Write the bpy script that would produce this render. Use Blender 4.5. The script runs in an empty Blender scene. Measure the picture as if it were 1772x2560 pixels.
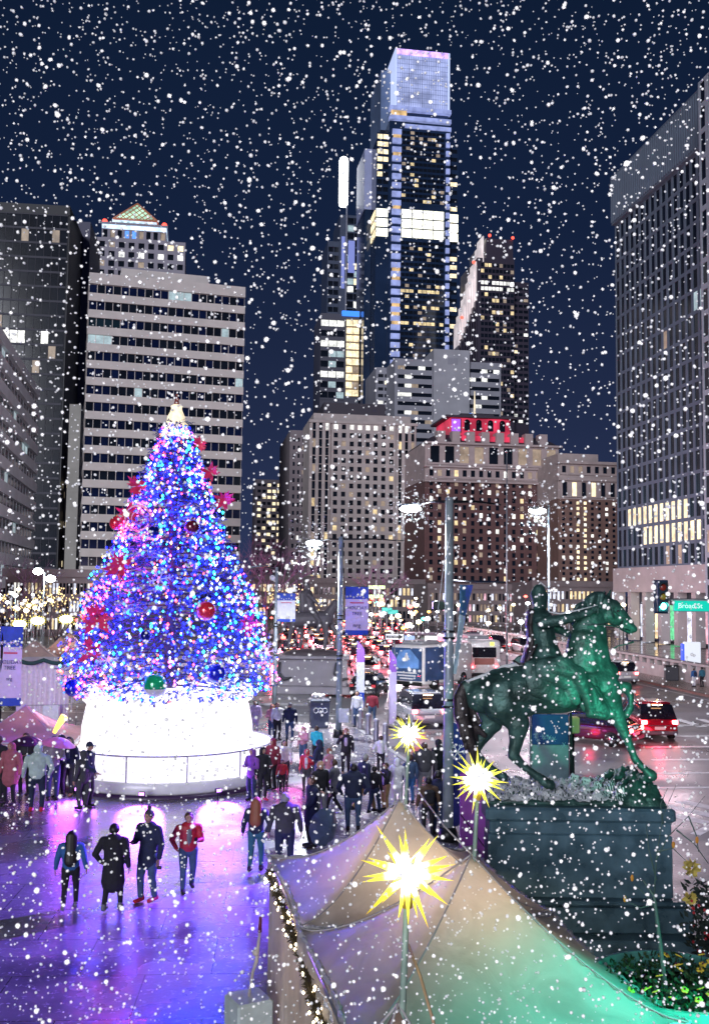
import bpy, math, random
from mathutils import Vector, Matrix, Euler
from math import sin, cos, pi, radians, sqrt, atan2
random.seed(7)
R = random.random
SC = bpy.context.scene
COL = SC.collection

# ---------------------------------------------------------------- camera
CH, FPX = 6.8, 2500.0
PITCH, ROLL = math.atan(195 / 2500.0), radians(0.7)
Fw = Vector((0, cos(PITCH), sin(PITCH)))
R0 = Vector((1, 0, 0)); U0 = Vector((0, -sin(PITCH), cos(PITCH)))
RR = R0 * cos(ROLL) + U0 * sin(ROLL)
UU = U0 * cos(ROLL) - R0 * sin(ROLL)
cam_d = bpy.data.cameras.new('camera'); cam = bpy.data.objects.new('camera', cam_d); COL.objects.link(cam)
M = Matrix((( RR.x, UU.x, -Fw.x, 0), (RR.y, UU.y, -Fw.y, 0), (RR.z, UU.z, -Fw.z, CH), (0, 0, 0, 1)))
cam.matrix_world = M
cam_d.sensor_fit = 'VERTICAL'; cam_d.sensor_height = 24; cam_d.lens = 24 * FPX / 2560
cam_d.clip_start = .2; cam_d.clip_end = 4000
SC.camera = cam
cam_d.dof.use_dof = True; cam_d.dof.focus_distance = 23; cam_d.dof.aperture_fstop = 4.5
SC.view_settings.view_transform = 'Standard'; SC.view_settings.look = 'None'
SC.view_settings.exposure = 0.1; SC.view_settings.gamma = 1

def at(px, py, Y):
    """world point seen at source pixel (px,py) at depth Y"""
    d = Fw * FPX + RR * (px - 886) - UU * (py - 1280)
    t = Y / d.y
    return Vector((d.x * t, Y, CH + d.z * t))
def G(px, py, z=0.0):
    d = Fw * FPX + RR * (px - 886) - UU * (py - 1280)
    t = (z - CH) / d.z
    return Vector((d.x * t, d.y * t, z))

# ---------------------------------------------------------------- world
W = bpy.data.worlds.new('World'); SC.world = W; W.use_nodes = True
nt = W.node_tree; nt.nodes.clear()
wo = nt.nodes.new('ShaderNodeOutputWorld'); bg = nt.nodes.new('ShaderNodeBackground')
tc = nt.nodes.new('ShaderNodeTexCoord'); sx = nt.nodes.new('ShaderNodeSeparateXYZ'); rp = nt.nodes.new('ShaderNodeValToRGB')
nt.links.new(tc.outputs['Generated'], sx.inputs[0]); nt.links.new(sx.outputs['Z'], rp.inputs[0])
nz = nt.nodes.new('ShaderNodeTexNoise'); nz.inputs['Scale'].default_value = 1.6; nz.inputs['Detail'].default_value = 3
nt.links.new(tc.outputs['Generated'], nz.inputs['Vector'])
cr = rp.color_ramp
cr.elements[0].position = 0.0; cr.elements[0].color = (.026, .038, .098, 1)
cr.elements[1].position = .62; cr.elements[1].color = (.003, .009, .026, 1)
e = cr.elements.new(.16); e.color = (.015, .024, .064, 1)
e = cr.elements.new(.34); e.color = (.0065, .014, .042, 1)
mx = nt.nodes.new('ShaderNodeMix'); mx.data_type = 'RGBA'; mx.blend_type = 'MULTIPLY'; mx.inputs['Factor'].default_value = .45
nt.links.new(rp.outputs[0], mx.inputs[6]); nt.links.new(nz.outputs['Fac'], mx.inputs[7])
nt.links.new(mx.outputs[2], bg.inputs[0]); bg.inputs[1].default_value = 1.25
nt.links.new(bg.outputs[0], wo.inputs[0])

# faint glow of the city coming from behind the camera, softly directional
sd = bpy.data.lights.new('city_glow', 'SUN'); so = bpy.data.objects.new('city_glow', sd); COL.objects.link(so)
sd.energy = 1.65; sd.angle = radians(25); sd.color = (.90, .92, 1)
so.rotation_euler = Vector((.30, .93, -.16)).to_track_quat('-Z', 'Y').to_euler()

def lamp(name, kind, loc, power, color, target=None, size=.3, spot=60, blend=.4, parent=None):
    d = bpy.data.lights.new(name, kind); o = bpy.data.objects.new(name, d); COL.objects.link(o)
    d.energy = power; d.color = color; o.location = loc
    if kind in ('POINT', 'SPOT'): d.shadow_soft_size = size
    if kind == 'SPOT': d.spot_size = radians(spot); d.spot_blend = blend
    if kind == 'AREA': d.size = size
    if target is not None: o.rotation_euler = (Vector(target) - Vector(loc)).to_track_quat('-Z', 'Y').to_euler()
    return o
# unseen point light added by the camera to brighten the falling flakes
lamp('added_snow_light', 'POINT', (.25, -.6, CH + .45), 720, (1, .97, 1), size=.05)

# ---------------------------------------------------------------- materials
MAT = {}
def mat(name, col, rough=.6, metal=0, var=.12, scale=6, bump=0, bscale=None, spec=.5, coat=0, trans=0, r_var=0, alpha=None, sss=0):
    if name in MAT: return MAT[name]
    m = bpy.data.materials.new(name); m.use_nodes = True; MAT[name] = m
    n = m.node_tree; b = n.nodes['Principled BSDF']
    b.inputs['Roughness'].default_value = rough; b.inputs['Metallic'].default_value = metal
    b.inputs['Specular IOR Level'].default_value = spec; b.inputs['Coat Weight'].default_value = coat
    b.inputs['Base Color'].default_value = (*col, 1)
    if trans: b.inputs['Transmission Weight'].default_value = trans
    if var or bump or r_var:
        t = n.nodes.new('ShaderNodeTexCoord'); z = n.nodes.new('ShaderNodeTexNoise')
        z.inputs['Scale'].default_value = scale; z.inputs['Detail'].default_value = 5
        n.links.new(t.outputs['Object'], z.inputs['Vector'])
        if var:
            r = n.nodes.new('ShaderNodeValToRGB')
            r.color_ramp.elements[0].position = .3; r.color_ramp.elements[1].position = .72
            r.color_ramp.elements[0].color = (*[c * (1 - var) for c in col], 1)
            r.color_ramp.elements[1].color = (*[min(1, c * (1 + var)) for c in col], 1)
            n.links.new(z.outputs['Fac'], r.inputs[0]); n.links.new(r.outputs[0], b.inputs['Base Color'])
        if r_var:
            q = n.nodes.new('ShaderNodeMapRange'); q.inputs['To Min'].default_value = max(.02, rough - r_var); q.inputs['To Max'].default_value = rough + r_var
            q.inputs['From Min'].default_value = .3; q.inputs['From Max'].default_value = .7
            n.links.new(z.outputs['Fac'], q.inputs['Value']); n.links.new(q.outputs[0], b.inputs['Roughness'])
        if bump:
            z2 = n.nodes.new('ShaderNodeTexNoise'); z2.inputs['Scale'].default_value = bscale or scale * 4; z2.inputs['Detail'].default_value = 4
            n.links.new(t.outputs['Object'], z2.inputs['Vector'])
            bp = n.nodes.new('ShaderNodeBump'); bp.inputs['Strength'].default_value = bump; bp.inputs['Distance'].default_value = .05
            n.links.new(z2.outputs['Fac'], bp.inputs['Height']); n.links.new(bp.outputs[0], b.inputs['Normal'])
    return m
def emit(name, col, s, sample=False, var=0, scale=1.5):
    if name in MAT: return MAT[name]
    m = bpy.data.materials.new(name); m.use_nodes = True; MAT[name] = m
    b = m.node_tree.nodes['Principled BSDF']
    b.inputs['Base Color'].default_value = (*[c * .5 for c in col], 1); b.inputs['Roughness'].default_value = .4
    b.inputs['Emission Color'].default_value = (*col, 1); b.inputs['Emission Strength'].default_value = s
    if var and name.startswith('window'):
        n = m.node_tree; t = n.nodes.new('ShaderNodeObjectInfo'); g_ = n.nodes.new('ShaderNodeNewGeometry'); z = n.nodes.new('ShaderNodeTexNoise'); z.inputs['Scale'].default_value = .37; z.noise_dimensions = '4D'; z.inputs['Detail'].default_value = 4; z.inputs['Roughness'].default_value = .8
        n.links.new(g_.outputs['Position'], z.inputs['Vector']); n.links.new(t.outputs['Random'], z.inputs['W'])
        q = n.nodes.new('ShaderNodeMapRange'); q.inputs['From Min'].default_value = .34; q.inputs['From Max'].default_value = .66
        q.inputs['To Min'].default_value = s * max(.12, 1 - var * 1.6); q.inputs['To Max'].default_value = s * (1 + var)
        n.links.new(z.outputs['Fac'], q.inputs['Value']); n.links.new(q.outputs[0], b.inputs['Emission Strength'])
    elif var:
        n = m.node_tree; t = n.nodes.new('ShaderNodeTexCoord'); z = n.nodes.new('ShaderNodeTexNoise'); z.inputs['Scale'].default_value = scale
        n.links.new(t.outputs['Object'], z.inputs['Vector'])
        q = n.nodes.new('ShaderNodeMapRange'); q.inputs['From Min'].default_value = .35; q.inputs['From Max'].default_value = .65
        q.inputs['To Min'].default_value = s * (1 - var); q.inputs['To Max'].default_value = s * (1 + var)
        n.links.new(z.outputs['Fac'], q.inputs['Value']); n.links.new(q.outputs[0], b.inputs['Emission Strength'])
    m.cycles.emission_sampling = 'AUTO' if sample else 'NONE'
    return m

# ---------------------------------------------------------------- mesh builder
class MB:
    def __init__(s): s.v = []; s.f = []; s.m = []; s.s = []
    def add(s, vs, fs, mi=0, sm=False):
        k = len(s.v); s.v += [tuple(p) for p in vs]
        for f in fs: s.f.append(tuple(i + k for i in f)); s.m.append(mi); s.s.append(sm)
    def box(s, x0, x1, y0, y1, z0, z1, mi=0):
        s.add([(x0, y0, z0), (x1, y0, z0), (x1, y1, z0), (x0, y1, z0), (x0, y0, z1), (x1, y0, z1), (x1, y1, z1), (x0, y1, z1)],
              [(0, 3, 2, 1), (4, 5, 6, 7), (0, 1, 5, 4), (1, 2, 6, 5), (2, 3, 7, 6), (3, 0, 4, 7)], mi)
        return s
    def bbox(s, x0, x1, y0, y1, z0, z1, b=.02, mi=0):
        """box with chamfered vertical and top edges"""
        def ring(i, z): return [(x0 + i + b, y0 + i, z), (x1 - i - b, y0 + i, z), (x1 - i, y0 + i + b, z), (x1 - i, y1 - i - b, z), (x1 - i - b, y1 - i, z), (x0 + i + b, y1 - i, z), (x0 + i, y1 - i - b, z), (x0 + i, y0 + i + b, z)]
        s.loft([ring(b, z0), ring(0, z0 + b), ring(0, z1 - b), ring(b, z1)], mi, False)
        return s
    def loft(s, rings, mi=0, sm=True, cap=True, closed=True):
        n = len(rings[0]); k = len(s.v)
        vs = [p for r in rings for p in r]; fs = []
        for i in range(len(rings) - 1):
            for j in range(n if closed else n - 1):
                a = i * n + j; b = i * n + (j + 1) % n
                fs.append((a, b, b + n, a + n))
        if cap and closed:
            fs.append(tuple(range(n - 1, -1, -1))); fs.append(tuple((len(rings) - 1) * n + j for j in range(n)))
        s.add(vs, fs, mi, sm); return s
    def tube(s, p0, p1, r0, r1=None, n=8, mi=0, sm=True):
        p0 = Vector(p0); p1 = Vector(p1); r1 = r0 if r1 is None else r1
        d = (p1 - p0).normalized(); a = d.orthogonal().normalized(); b = d.cross(a)
        s.loft([[p + (a * cos(2 * pi * j / n) + b * sin(2 * pi * j / n)) * r for j in range(n)] for p, r in ((p0, r0), (p1, r1))], mi, sm); return s
    def path(s, pts, rs, n=6, mi=0):
        pts = [Vector(p) for p in pts]
        if not hasattr(rs, '__len__'): rs = [rs] * len(pts)
        rings = []; a = None
        for i, p in enumerate(pts):
            d = (pts[min(i + 1, len(pts) - 1)] - pts[max(i - 1, 0)]).normalized()
            if a is None: a = d.orthogonal().normalized()
            a = (a - d * a.dot(d)).normalized(); b = d.cross(a)
            rings.append([p + (a * cos(2 * pi * j / n) + b * sin(2 * pi * j / n)) * rs[i] for j in range(n)])
        s.loft(rings, mi); return s
    def lathe(s, prof, n=20, c=(0, 0, 0), mi=0, sm=True, cap=True):
        c = Vector(c)
        s.loft([[c + Vector((r * cos(2 * pi * j / n), r * sin(2 * pi * j / n), z)) for j in range(n)] for r, z in prof], mi, sm, cap); return s
    def ball(s, c, r, n=12, sc=(1, 1, 1), mi=0):
        m = max(3, n // 2); c = Vector(c)
        prof = [(-pi / 2 + pi * (i + .0) / m) for i in range(m + 1)]
        rings = [[c + Vector((r * sc[0] * max(cos(t), .02) * cos(2 * pi * j / n), r * sc[1] * max(cos(t), .02) * sin(2 * pi * j / n), r * sc[2] * sin(t))) for j in range(n)] for t in prof]
        s.loft(rings, mi); return s
    def cap(s, p0, p1, r0, r1=None, n=12, ax=None, sc=1, mi=0):
        """capsule from p0 to p1, tapered, optionally flattened along ax by sc"""
        p0 = Vector(p0); p1 = Vector(p1); r1 = r0 if r1 is None else r1
        d = p1 - p0
        d = d.normalized() if d.length > 1e-6 else Vector((0, 0, 1))
        a = d.orthogonal().normalized(); b = d.cross(a); rings = []
        mid = (p0 + p1) / 2
        for q, r, ts in ((p0, r0, (-85, -60, -30, 0)), (p1, r1, (0, 30, 60, 85))):
            for t in ts:
                t = radians(t); rr = r * cos(t); o = q + d * (r * sin(t))
                ring = [o + (a * cos(2 * pi * j / n) + b * sin(2 * pi * j / n)) * rr for j in range(n)]
                if ax is not None:
                    A = Vector(ax).normalized(); ring = [p + A * ((p - mid).dot(A) * (sc - 1)) for p in ring]
                rings.append(ring)
        s.loft(rings, mi); return s
    def quad(s, a, b, c, d, mi=0): s.add([a, b, c, d], [(0, 1, 2, 3)], mi); return s
    def prism(s, poly, y0, y1, mi=0):
        """poly in x,z extruded along y"""
        n = len(poly)
        s.loft([[(x, y0, z) for x, z in poly], [(x, y1, z) for x, z in poly]], mi, False); return s
    def mesh(s, name, mats):
        me = bpy.data.meshes.new(name); me.from_pydata(s.v, [], s.f)
        for m in (mats if isinstance(mats, (list, tuple)) else [mats]): me.materials.append(m)
        me.polygons.foreach_set('material_index', s.m); me.polygons.foreach_set('use_smooth', s.s); me.update()
        return me
    def build(s, name, mats, parent=None, loc=None, rot=None):
        o = bpy.data.objects.new(name, s.mesh(name, mats)); COL.objects.link(o)
        if parent is not None: o.parent = parent
        if loc is not None: o.location = loc
        if rot is not None: o.rotation_euler = rot
        return o

def blend(name, mb, mats, voxel=.02, smooth=4, parent=None, loc=None, rot=None, disp=0):
    """fuse overlapping volumes into ONE continuous surface"""
    me = mb.mesh('tmp', [mats]) if not isinstance(mats, list) else mb.mesh('tmp', mats[:1])
    o = bpy.data.objects.new('tmp', me); COL.objects.link(o)
    r = o.modifiers.new('r', 'REMESH'); r.mode = 'VOXEL'; r.voxel_size = voxel; r.use_smooth_shade = True
    if smooth: q = o.modifiers.new('s', 'SMOOTH'); q.iterations = smooth; q.factor = .6
    dg = bpy.context.evaluated_depsgraph_get()
    ev = o.evaluated_get(dg); nm = bpy.data.meshes.new_from_object(ev); nm.name = name
    bpy.data.objects.remove(o); bpy.data.meshes.remove(me)
    nm.materials.clear()
    for m in (mats if isinstance(mats, list) else [mats]): nm.materials.append(m)
    if parent == 'mesh': return nm
    o = bpy.data.objects.new(name, nm); COL.objects.link(o)
    if parent is not None: o.parent = parent
    if loc is not None: o.location = loc
    if rot is not None: o.rotation_euler = rot
    return o

def thing(name, label, cat, loc=(0, 0, 0), rz=0, group=None, kind=None):
    o = bpy.data.objects.new(name, None); COL.objects.link(o); o.empty_display_size = .2
    o.location = loc; o.rotation_euler = (0, 0, rz); tag(o, label, cat, group, kind); return o
def tag(o, label=None, cat=None, group=None, kind=None):
    if label: o['label'] = label
    if cat: o['category'] = cat
    if group: o['group'] = group
    if kind: o['kind'] = kind
    return o
def dup(root, loc, rz=None, label=None, group=None, scale=None):
    def cp(o, par):
        c = o.copy(); COL.objects.link(c)
        if par is not None: c.parent = par
        for ch in list(o.children): cp(ch, c)
        return c
    r = cp(root, None); r.location = loc
    if rz is not None: r.rotation_euler = (0, 0, rz)
    if label: r['label'] = label
    if group: r['group'] = group
    if scale: r.scale = (scale,) * 3
    return r
def struct(name, mb, m): return tag(mb.build(name, m), kind='structure')
def text(name, s, size, m, parent, loc, rot=(pi / 2, 0, 0), ex=.004, align='CENTER'):
    c = bpy.data.curves.new('txt', 'FONT'); c.body = s; c.size = size; c.extrude = ex; c.align_x = align; c.align_y = 'CENTER'
    o = bpy.data.objects.new('txt', c); COL.objects.link(o)
    dg = bpy.context.evaluated_depsgraph_get(); me = bpy.data.meshes.new_from_object(o.evaluated_get(dg)); bpy.data.objects.remove(o)
    me.materials.clear(); me.materials.append(m)
    t = bpy.data.objects.new(name, me); COL.objects.link(t); t.parent = parent; t.location = loc; t.rotation_euler = rot
    return t

# shared palette
STEEL = mat('grey_painted_steel', (.16, .18, .19), .4, .6, r_var=.1, scale=3)
BLACKM = mat('black_metal', (.015, .015, .018), .4, .3)
WHITE = mat('white_paint', (.75, .75, .78), .45)
RUBBER = mat('tyre_rubber', (.012, .012, .013), .8)
DGLASS = mat('dark_glass', (.012, .018, .03), .08, 0, var=.3, scale=.3)
CHROME = mat('bright_metal', (.6, .6, .62), .2, 1)
LAMPW = emit('lamp_white', (.85, .93, 1), 40)
BLUEF = mat('banner_blue', (.01, .05, .42), .6)
LILAC = mat('banner_lilac', (.58, .48, .72), .6, var=.06)
PURP = mat('banner_purple', (.26, .05, .5), .6)
SNOWM = mat('snow_dust', (.82, .85, .9), .6, bump=.6, scale=8)
# ================================================================ GROUND
def wet(name, c0, c1, tile=None, r0=.08, r1=.42, bump=.25, nscale=.5, mort=(.02, .02, .025), bs=9):
    m = bpy.data.materials.new(name); m.use_nodes = True; n = m.node_tree; b = n.nodes['Principled BSDF']; L = n.links.new
    g = n.nodes.new('ShaderNodeNewGeometry'); z = n.nodes.new('ShaderNodeTexNoise'); z.inputs['Scale'].default_value = nscale; z.inputs['Detail'].default_value = 6
    L(g.outputs['Position'], z.inputs['Vector'])
    r = n.nodes.new('ShaderNodeValToRGB'); r.color_ramp.elements[0].position = .35; r.color_ramp.elements[1].position = .65
    r.color_ramp.elements[0].color = (*c0, 1); r.color_ramp.elements[1].color = (*c1, 1); L(z.outputs['Fac'], r.inputs[0])
    q = n.nodes.new('ShaderNodeMapRange'); q.inputs['From Min'].default_value = .35; q.inputs['From Max'].default_value = .65
    q.inputs['To Min'].default_value = r0; q.inputs['To Max'].default_value = r1; L(z.outputs['Fac'], q.inputs['Value']); L(q.outputs[0], b.inputs['Roughness'])
    col = r.outputs[0]
    z2 = n.nodes.new('ShaderNodeTexNoise'); z2.inputs['Scale'].default_value = bs; z2.inputs['Detail'].default_value = 5; L(g.outputs['Position'], z2.inputs['Vector'])
    bp = n.nodes.new('ShaderNodeBump'); bp.inputs['Strength'].default_value = bump; bp.inputs['Distance'].default_value = .03
    if tile:
        mp = n.nodes.new('ShaderNodeMapping'); mp.inputs['Rotation'].default_value = (0, 0, radians(-4)); L(g.outputs['Position'], mp.inputs['Vector'])
        k = n.nodes.new('ShaderNodeTexBrick'); k.inputs['Scale'].default_value = 1; k.inputs['Brick Width'].default_value = tile; k.inputs['Row Height'].default_value = tile * .8
        k.inputs['Mortar Size'].default_value = .012; k.inputs['Color1'].default_value = (1, 1, 1, 1); k.inputs['Color2'].default_value = (.72, .72, .76, 1); k.inputs['Mortar'].default_value = (.25, .25, .25, 1)
        L(mp.outputs[0], k.inputs['Vector'])
        x = n.nodes.new('ShaderNodeMix'); x.data_type = 'RGBA'; x.blend_type = 'MULTIPLY'; x.inputs['Factor'].default_value = 1
        L(col, x.inputs[6]); L(k.outputs['Color'], x.inputs[7]); col = x.outputs[2]
    if tile:
        z3 = n.nodes.new('ShaderNodeTexNoise'); z3.inputs['Scale'].default_value = 7; z3.inputs['Detail'].default_value = 8; z3.inputs['Roughness'].default_value = .75; L(g.outputs['Position'], z3.inputs['Vector'])
        r3 = n.nodes.new('ShaderNodeValToRGB'); r3.color_ramp.elements[0].position = .57; r3.color_ramp.elements[1].position = .63; r3.color_ramp.elements[0].color = (0, 0, 0, 1); r3.color_ramp.elements[1].color = (.55, .55, .55, 1); L(z3.outputs['Fac'], r3.inputs[0])
        x3 = n.nodes.new('ShaderNodeMix'); x3.data_type = 'RGBA'; L(r3.outputs[0], x3.inputs['Factor']); L(col, x3.inputs[6]); x3.inputs[7].default_value = (.62, .63, .68, 1); col = x3.outputs[2]
    L(col, b.inputs['Base Color'])
    L(z2.outputs['Fac'], bp.inputs['Height']); L(bp.outputs[0], b.inputs['Normal'])
    b.inputs['Specular IOR Level'].default_value = .6
    return m
ASPH = wet('wet_asphalt', (.10, .10, .11), (.18, .17, .18), None, .24, .52, .4, .25)
PAVE = wet('wet_paving', (.13, .12, .14), (.27, .25, .29), 2.3, .07, .4, .30, .45)
PAVE2 = wet('wet_concrete_paving', (.22, .21, .21), (.34, .33, .33), 1.6, .15, .5, .25, .5)
RAMPW = wet('lower_plaza_paving', (.10, .08, .07), (.17, .13, .11), 3, .05, .2, .1, .3)
PAINT = mat('worn_road_paint', (.62, .62, .64), .4, var=.3, scale=3, bump=.2)
ZR = -.13
def sheet(pts, z0, z1):
    mb = MB(); n = len(pts)
    mb.loft([[(x, y, z0) for x, y in pts], [(x, y, z1) for x, y in pts]], 0, False); return mb
struct('ground', sheet([(-1500, -60), (1500, -60), (1500, 2500), (-1500, 2500)], -1.2, ZR), ASPH)
def curbx(y): return 1.35 - (y - 44.5) * .21
struct('plaza_paving', sheet([(-60, -20), (curbx(-20) - 6, -20), (curbx(3) , 3), (curbx(20), 20), (curbx(30), 30), (curbx(44), 44), (curbx(50), 50), (curbx(50) - 1.2, 51.6), (-60, 51.6)], ZR - .3, 0), PAVE)
cu = MB()
prev = None
ks = [(curbx(y), y) for y in range(6, 51, 4)]
for a, b_ in zip(ks[:-1], ks[1:]):
    cu.loft([[(a[0] + .003, a[1], ZR - .1), (a[0] + .2, a[1], ZR - .1), (a[0] + .2, a[1], .004), (a[0] + .003, a[1], .004)],
             [(b_[0] + .003, b_[1], ZR - .1), (b_[0] + .2, b_[1], ZR - .1), (b_[0] + .2, b_[1], .004), (b_[0] + .003, b_[1], .004)]], 0, False)
struct('kerb', cu, mat('granite_kerb', (.33, .32, .34), .5, bump=.2))
# far pavement on which the second statue stands, beyond the cross street
struct('far_pavement', sheet([(-70, 60.5), (-1.5, 60.5), (-2.2, 62), (-6, 84), (-12, 118), (-70, 118)], ZR - .3, 0.0), PAVE2)
# right hand pavement, a lower plaza beyond the balustrade
AV = Vector((-.126, 1, 0)).normalized()
def rline(x, y, t): return (x + AV.x * t, y + AV.y * t)
struct('right_pavement', sheet([rline(24.2, 68.5, -45), rline(28.4, 68.5, -45), rline(28.4, 68.5, 90), rline(24.2, 68.5, 90)], ZR - .3, 0.0), mat('tan_paving', (.30, .25, .21), .3, r_var=.15, bump=.3))
struct('lower_plaza', sheet([rline(28.7, 68.5, -45), rline(72, 68.5, -45), rline(72, 68.5, 90), rline(28.7, 68.5, 90)], ZR - .3, ZR + .02), RAMPW)
struct('kerb', sheet([rline(23.95, 68.5, -45), rline(24.19, 68.5, -45), rline(24.19, 68.5, 90), rline(23.95, 68.5, 90)], ZR - .1, .02), mat('brown_kerb', (.22, .11, .09), .5))
# painted markings, 4 mm above the asphalt
def marks(name, quads):
    mb = MB()
    for q in quads: mb.loft([[(x, y, ZR + .001) for x, y in q], [(x, y, ZR + .005) for x, y in q]], 0, False)
    struct(name, mb, PAINT)
def bar(cx, cy, l, w, ang):
    c, s = cos(ang), sin(ang); r = []
    for a, b_ in ((-1, -1), (1, -1), (1, 1), (-1, 1)): r.append((cx + a * l / 2 * c - b_ * w / 2 * s, cy + a * l / 2 * s + b_ * w / 2 * c))
    return r
aa = atan2(AV.y, AV.x)
marks('crosswalk_marking', [bar(5.2 + i * 1.15, 32 + i * .12, 3.6, .5, aa + .5) for i in range(16)])
marks('crosswalk_marking', [bar(2.6 + i * 1.3, 53.5 + i * .1, 3.2, .5, aa) for i in range(15)])
marks('lane_marking', [bar(11.5 - (y - 40) * .126, y, 3, .14, aa) for y in range(60, 200, 8)] + [bar(16.2 - (y - 40) * .126, y, 3, .14, aa) for y in range(58, 200, 8)] + [bar(6.6 - (y - 40) * .126, y, 3, .14, aa) for y in range(66, 200, 8)])
marks('edge_marking', [bar(21.6 - (100 - 68.5) * .126 + 1.5, 100, 76, .16, aa), bar(-22, 56, 44, .14, 0)])
marks('junction_marking', [bar(*p) for p in ((19.5, 50, 9, .35, .12), (18, 46.5, 10, .35, .12), (17, 43, 9, .35, .12), (15.5, 39.8, 9, .3, .12), (14, 36.8, 8, .3, .12), (20, 54, 10, .35, .12), (11.5, 31.5, 5, .3, .9), (12.5, 29.0, 5, .3, .9))])

# ================================================================ BUILDINGS
def on_ray(px, X0, Y0, yaw, py=1480):
    d = at(px, py, 1.0); k = d.x; c, s = cos(yaw), sin(yaw)
    return (k * Y0 - X0) / (c - k * s)
class Bld:
    def __init__(s, name, label, pxl, pxr, pyt, Y, yaw, D, wm, cat='building', group=None, base_py=None):
        pm = (pyt + 1470) / 2
        a = at(pxl, pm, Y); s.Y = Y
        s.W = on_ray(pxr, a.x, Y, yaw, pm); s.H = at(pxl, pyt, Y).z; s.D = D; s.yaw = yaw
        s.root = thing(name, label, cat, (a.x, Y, 0), yaw, group)
        s.u = Vector((cos(yaw), sin(yaw), 0)); s.w = Vector((-sin(yaw), cos(yaw), 0)); s.o = Vector((a.x, Y, 0))
        s.wall = MB(); s.wm = wm if isinstance(wm, list) else [wm]; s.win = []
    def zat(s, py, px=None): return at(px or 886, py, s.Y).z
    def pt(s, x, y, z): return s.o + s.u * x + s.w * y + Vector((0, 0, z))
    def core(s, x0=0, x1=None, y0=0, y1=None, z0=-.5, z1=None, mi=0):
        s.wall.box(x0, s.W if x1 is None else x1, y0, s.D if y1 is None else y1, z0, s.H if z1 is None else z1, mi)
    def grid(s, face, a0, a1, z0, z1, cols, rows, fw, fh, pick, off=0., proud=.3, piers=True, spand=True, mi=0, sill=0, pm=None, sm=None, th=.12):
        """windows on a face: F (y=off), L (x=off) or Rr (x=off); piers and spandrels stand proud of the glass"""
        dw = (a1 - a0) / cols; dh = (z1 - z0) / rows; pw = dw * (1 - fw); ph = dh * (1 - fh)
        def bx(p0, p1, q0, q1, d0, d1, m):
            if face == 'F': s.wall.box(p0, p1, off - d1, off - d0, q0, q1, m)
            elif face == 'L': s.wall.box(off - d1, off - d0, p0, p1, q0, q1, m)
            else: s.wall.box(off + d0, off + d1, p0, p1, q0, q1, m)
        if piers:
            for i in range(cols + 1):
                c = a0 + i * dw; bx(max(a0, c - pw / 2), min(a1, c + pw / 2), z0, z1, .001, proud + .02, mi if pm is None else pm)
        if spand:
            for j in range(rows + 1):
                c = z0 + j * dh; bx(a0, a1, max(z0, c - ph / 2), min(z1, c + ph / 2), .001, proud, mi if sm is None else sm)
        for j in range(rows):
            for i in range(cols):
                m = pick(i, j)
                if m is None: continue
                s.win.append((face, a0 + (i + .5) * dw, z0 + (j + .5) * dh, dw * fw - .004, dh * fh - .004, off, m, th))
    def finish(s, wname='window', limit=100):
        s.wall.build('wall', s.wm, s.root)
        def wpos(w):
            f, a, z, ww, hh, off, m, th = w
            return s.pt(a, off, z) if f == 'F' else s.pt(off, a, z)
        def key(w):
            p = wpos(w); q = p - Vector((0, 0, CH)); d = q.length
            px = q.dot(RR) / max(q.dot(Fw), .1) * FPX; py = q.dot(UU) / max(q.dot(Fw), .1) * FPX
            out = abs(px) > 886 or abs(py) > 1280
            return (out, -w[3] * w[4] / d / d * (1.0 if w[0] == 'F' else .5))
        ws = sorted(s.win, key=key)
        def boxof(mb, w, center=False):
            f, a, z, ww, hh, off, m, th = w
            a_, z_ = (0, 0) if center else (a, z)
            o_ = 0 if center else off
            if f == 'F': mb.box(a_ - ww / 2, a_ + ww / 2, o_ - th, o_ - .002, z_ - hh / 2, z_ + hh / 2)
            elif f == 'L': mb.box(o_ - th, o_ - .002, a_ - ww / 2, a_ + ww / 2, z_ - hh / 2, z_ + hh / 2)
            else: mb.box(o_ + .002, o_ + th, a_ - ww / 2, a_ + ww / 2, z_ - hh / 2, z_ + hh / 2)
        cache = {}
        for w in ws[:limit]:
            k = (w[0], round(w[3], 2), round(w[4], 2), w[6].name, w[7])
            if k not in cache:
                mb = MB(); boxof(mb, w, True); cache[k] = mb.mesh(wname, w[6])
            o = bpy.data.objects.new(wname, cache[k]); COL.objects.link(o); o.parent = s.root
            o.location = (w[1], w[5], w[2]) if w[0] == 'F' else (w[5], w[1], w[2])
        rest = ws[limit:]
        if rest:
            ms = []; mb = MB()
            for w in rest:
                if w[6] not in ms: ms.append(w[6])
                k = len(mb.m); boxof(mb, w)
                for i in range(k, len(mb.m)): mb.m[i] = ms.index(w[6])
            tag(mb.build(wname, ms, s.root), kind='stuff')
WD = mat('window_dark', (.010, .014, .024), .12, 0, var=.4, scale=.15)
WD2 = mat('window_dark_teal', (.012, .03, .045), .15, 0, var=.4, scale=.15)
WN = mat('window_navy', (.006, .012, .05), .12, 0, var=.4, scale=.2)
WL = emit('window_lit_warm', (1, .83, .52), 1.25, var=.45)
WL2 = emit('window_lit_pale', (.95, .95, .88), 1.15, var=.5)
WL3 = emit('window_lit_cool', (.62, .82, .86), .42, var=.4)
WLD = emit('window_dim', (.8, .62, .45), .22, var=.6)
WB = emit('window_blue', (.1, .3, 1), 1.2, var=.3)
WLM = emit('window_lit_amber', (1, .78, .42), .7, var=.7, scale=.5)
WLW = emit('window_bright', (1, .98, .8), 1.7, var=.25, scale=.6)
def pk(p, lit=None, dark=WD):
    lit = lit or [WL, WL2, WLD]
    return lambda i, j: random.choice(lit) if R() < p else dark
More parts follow.
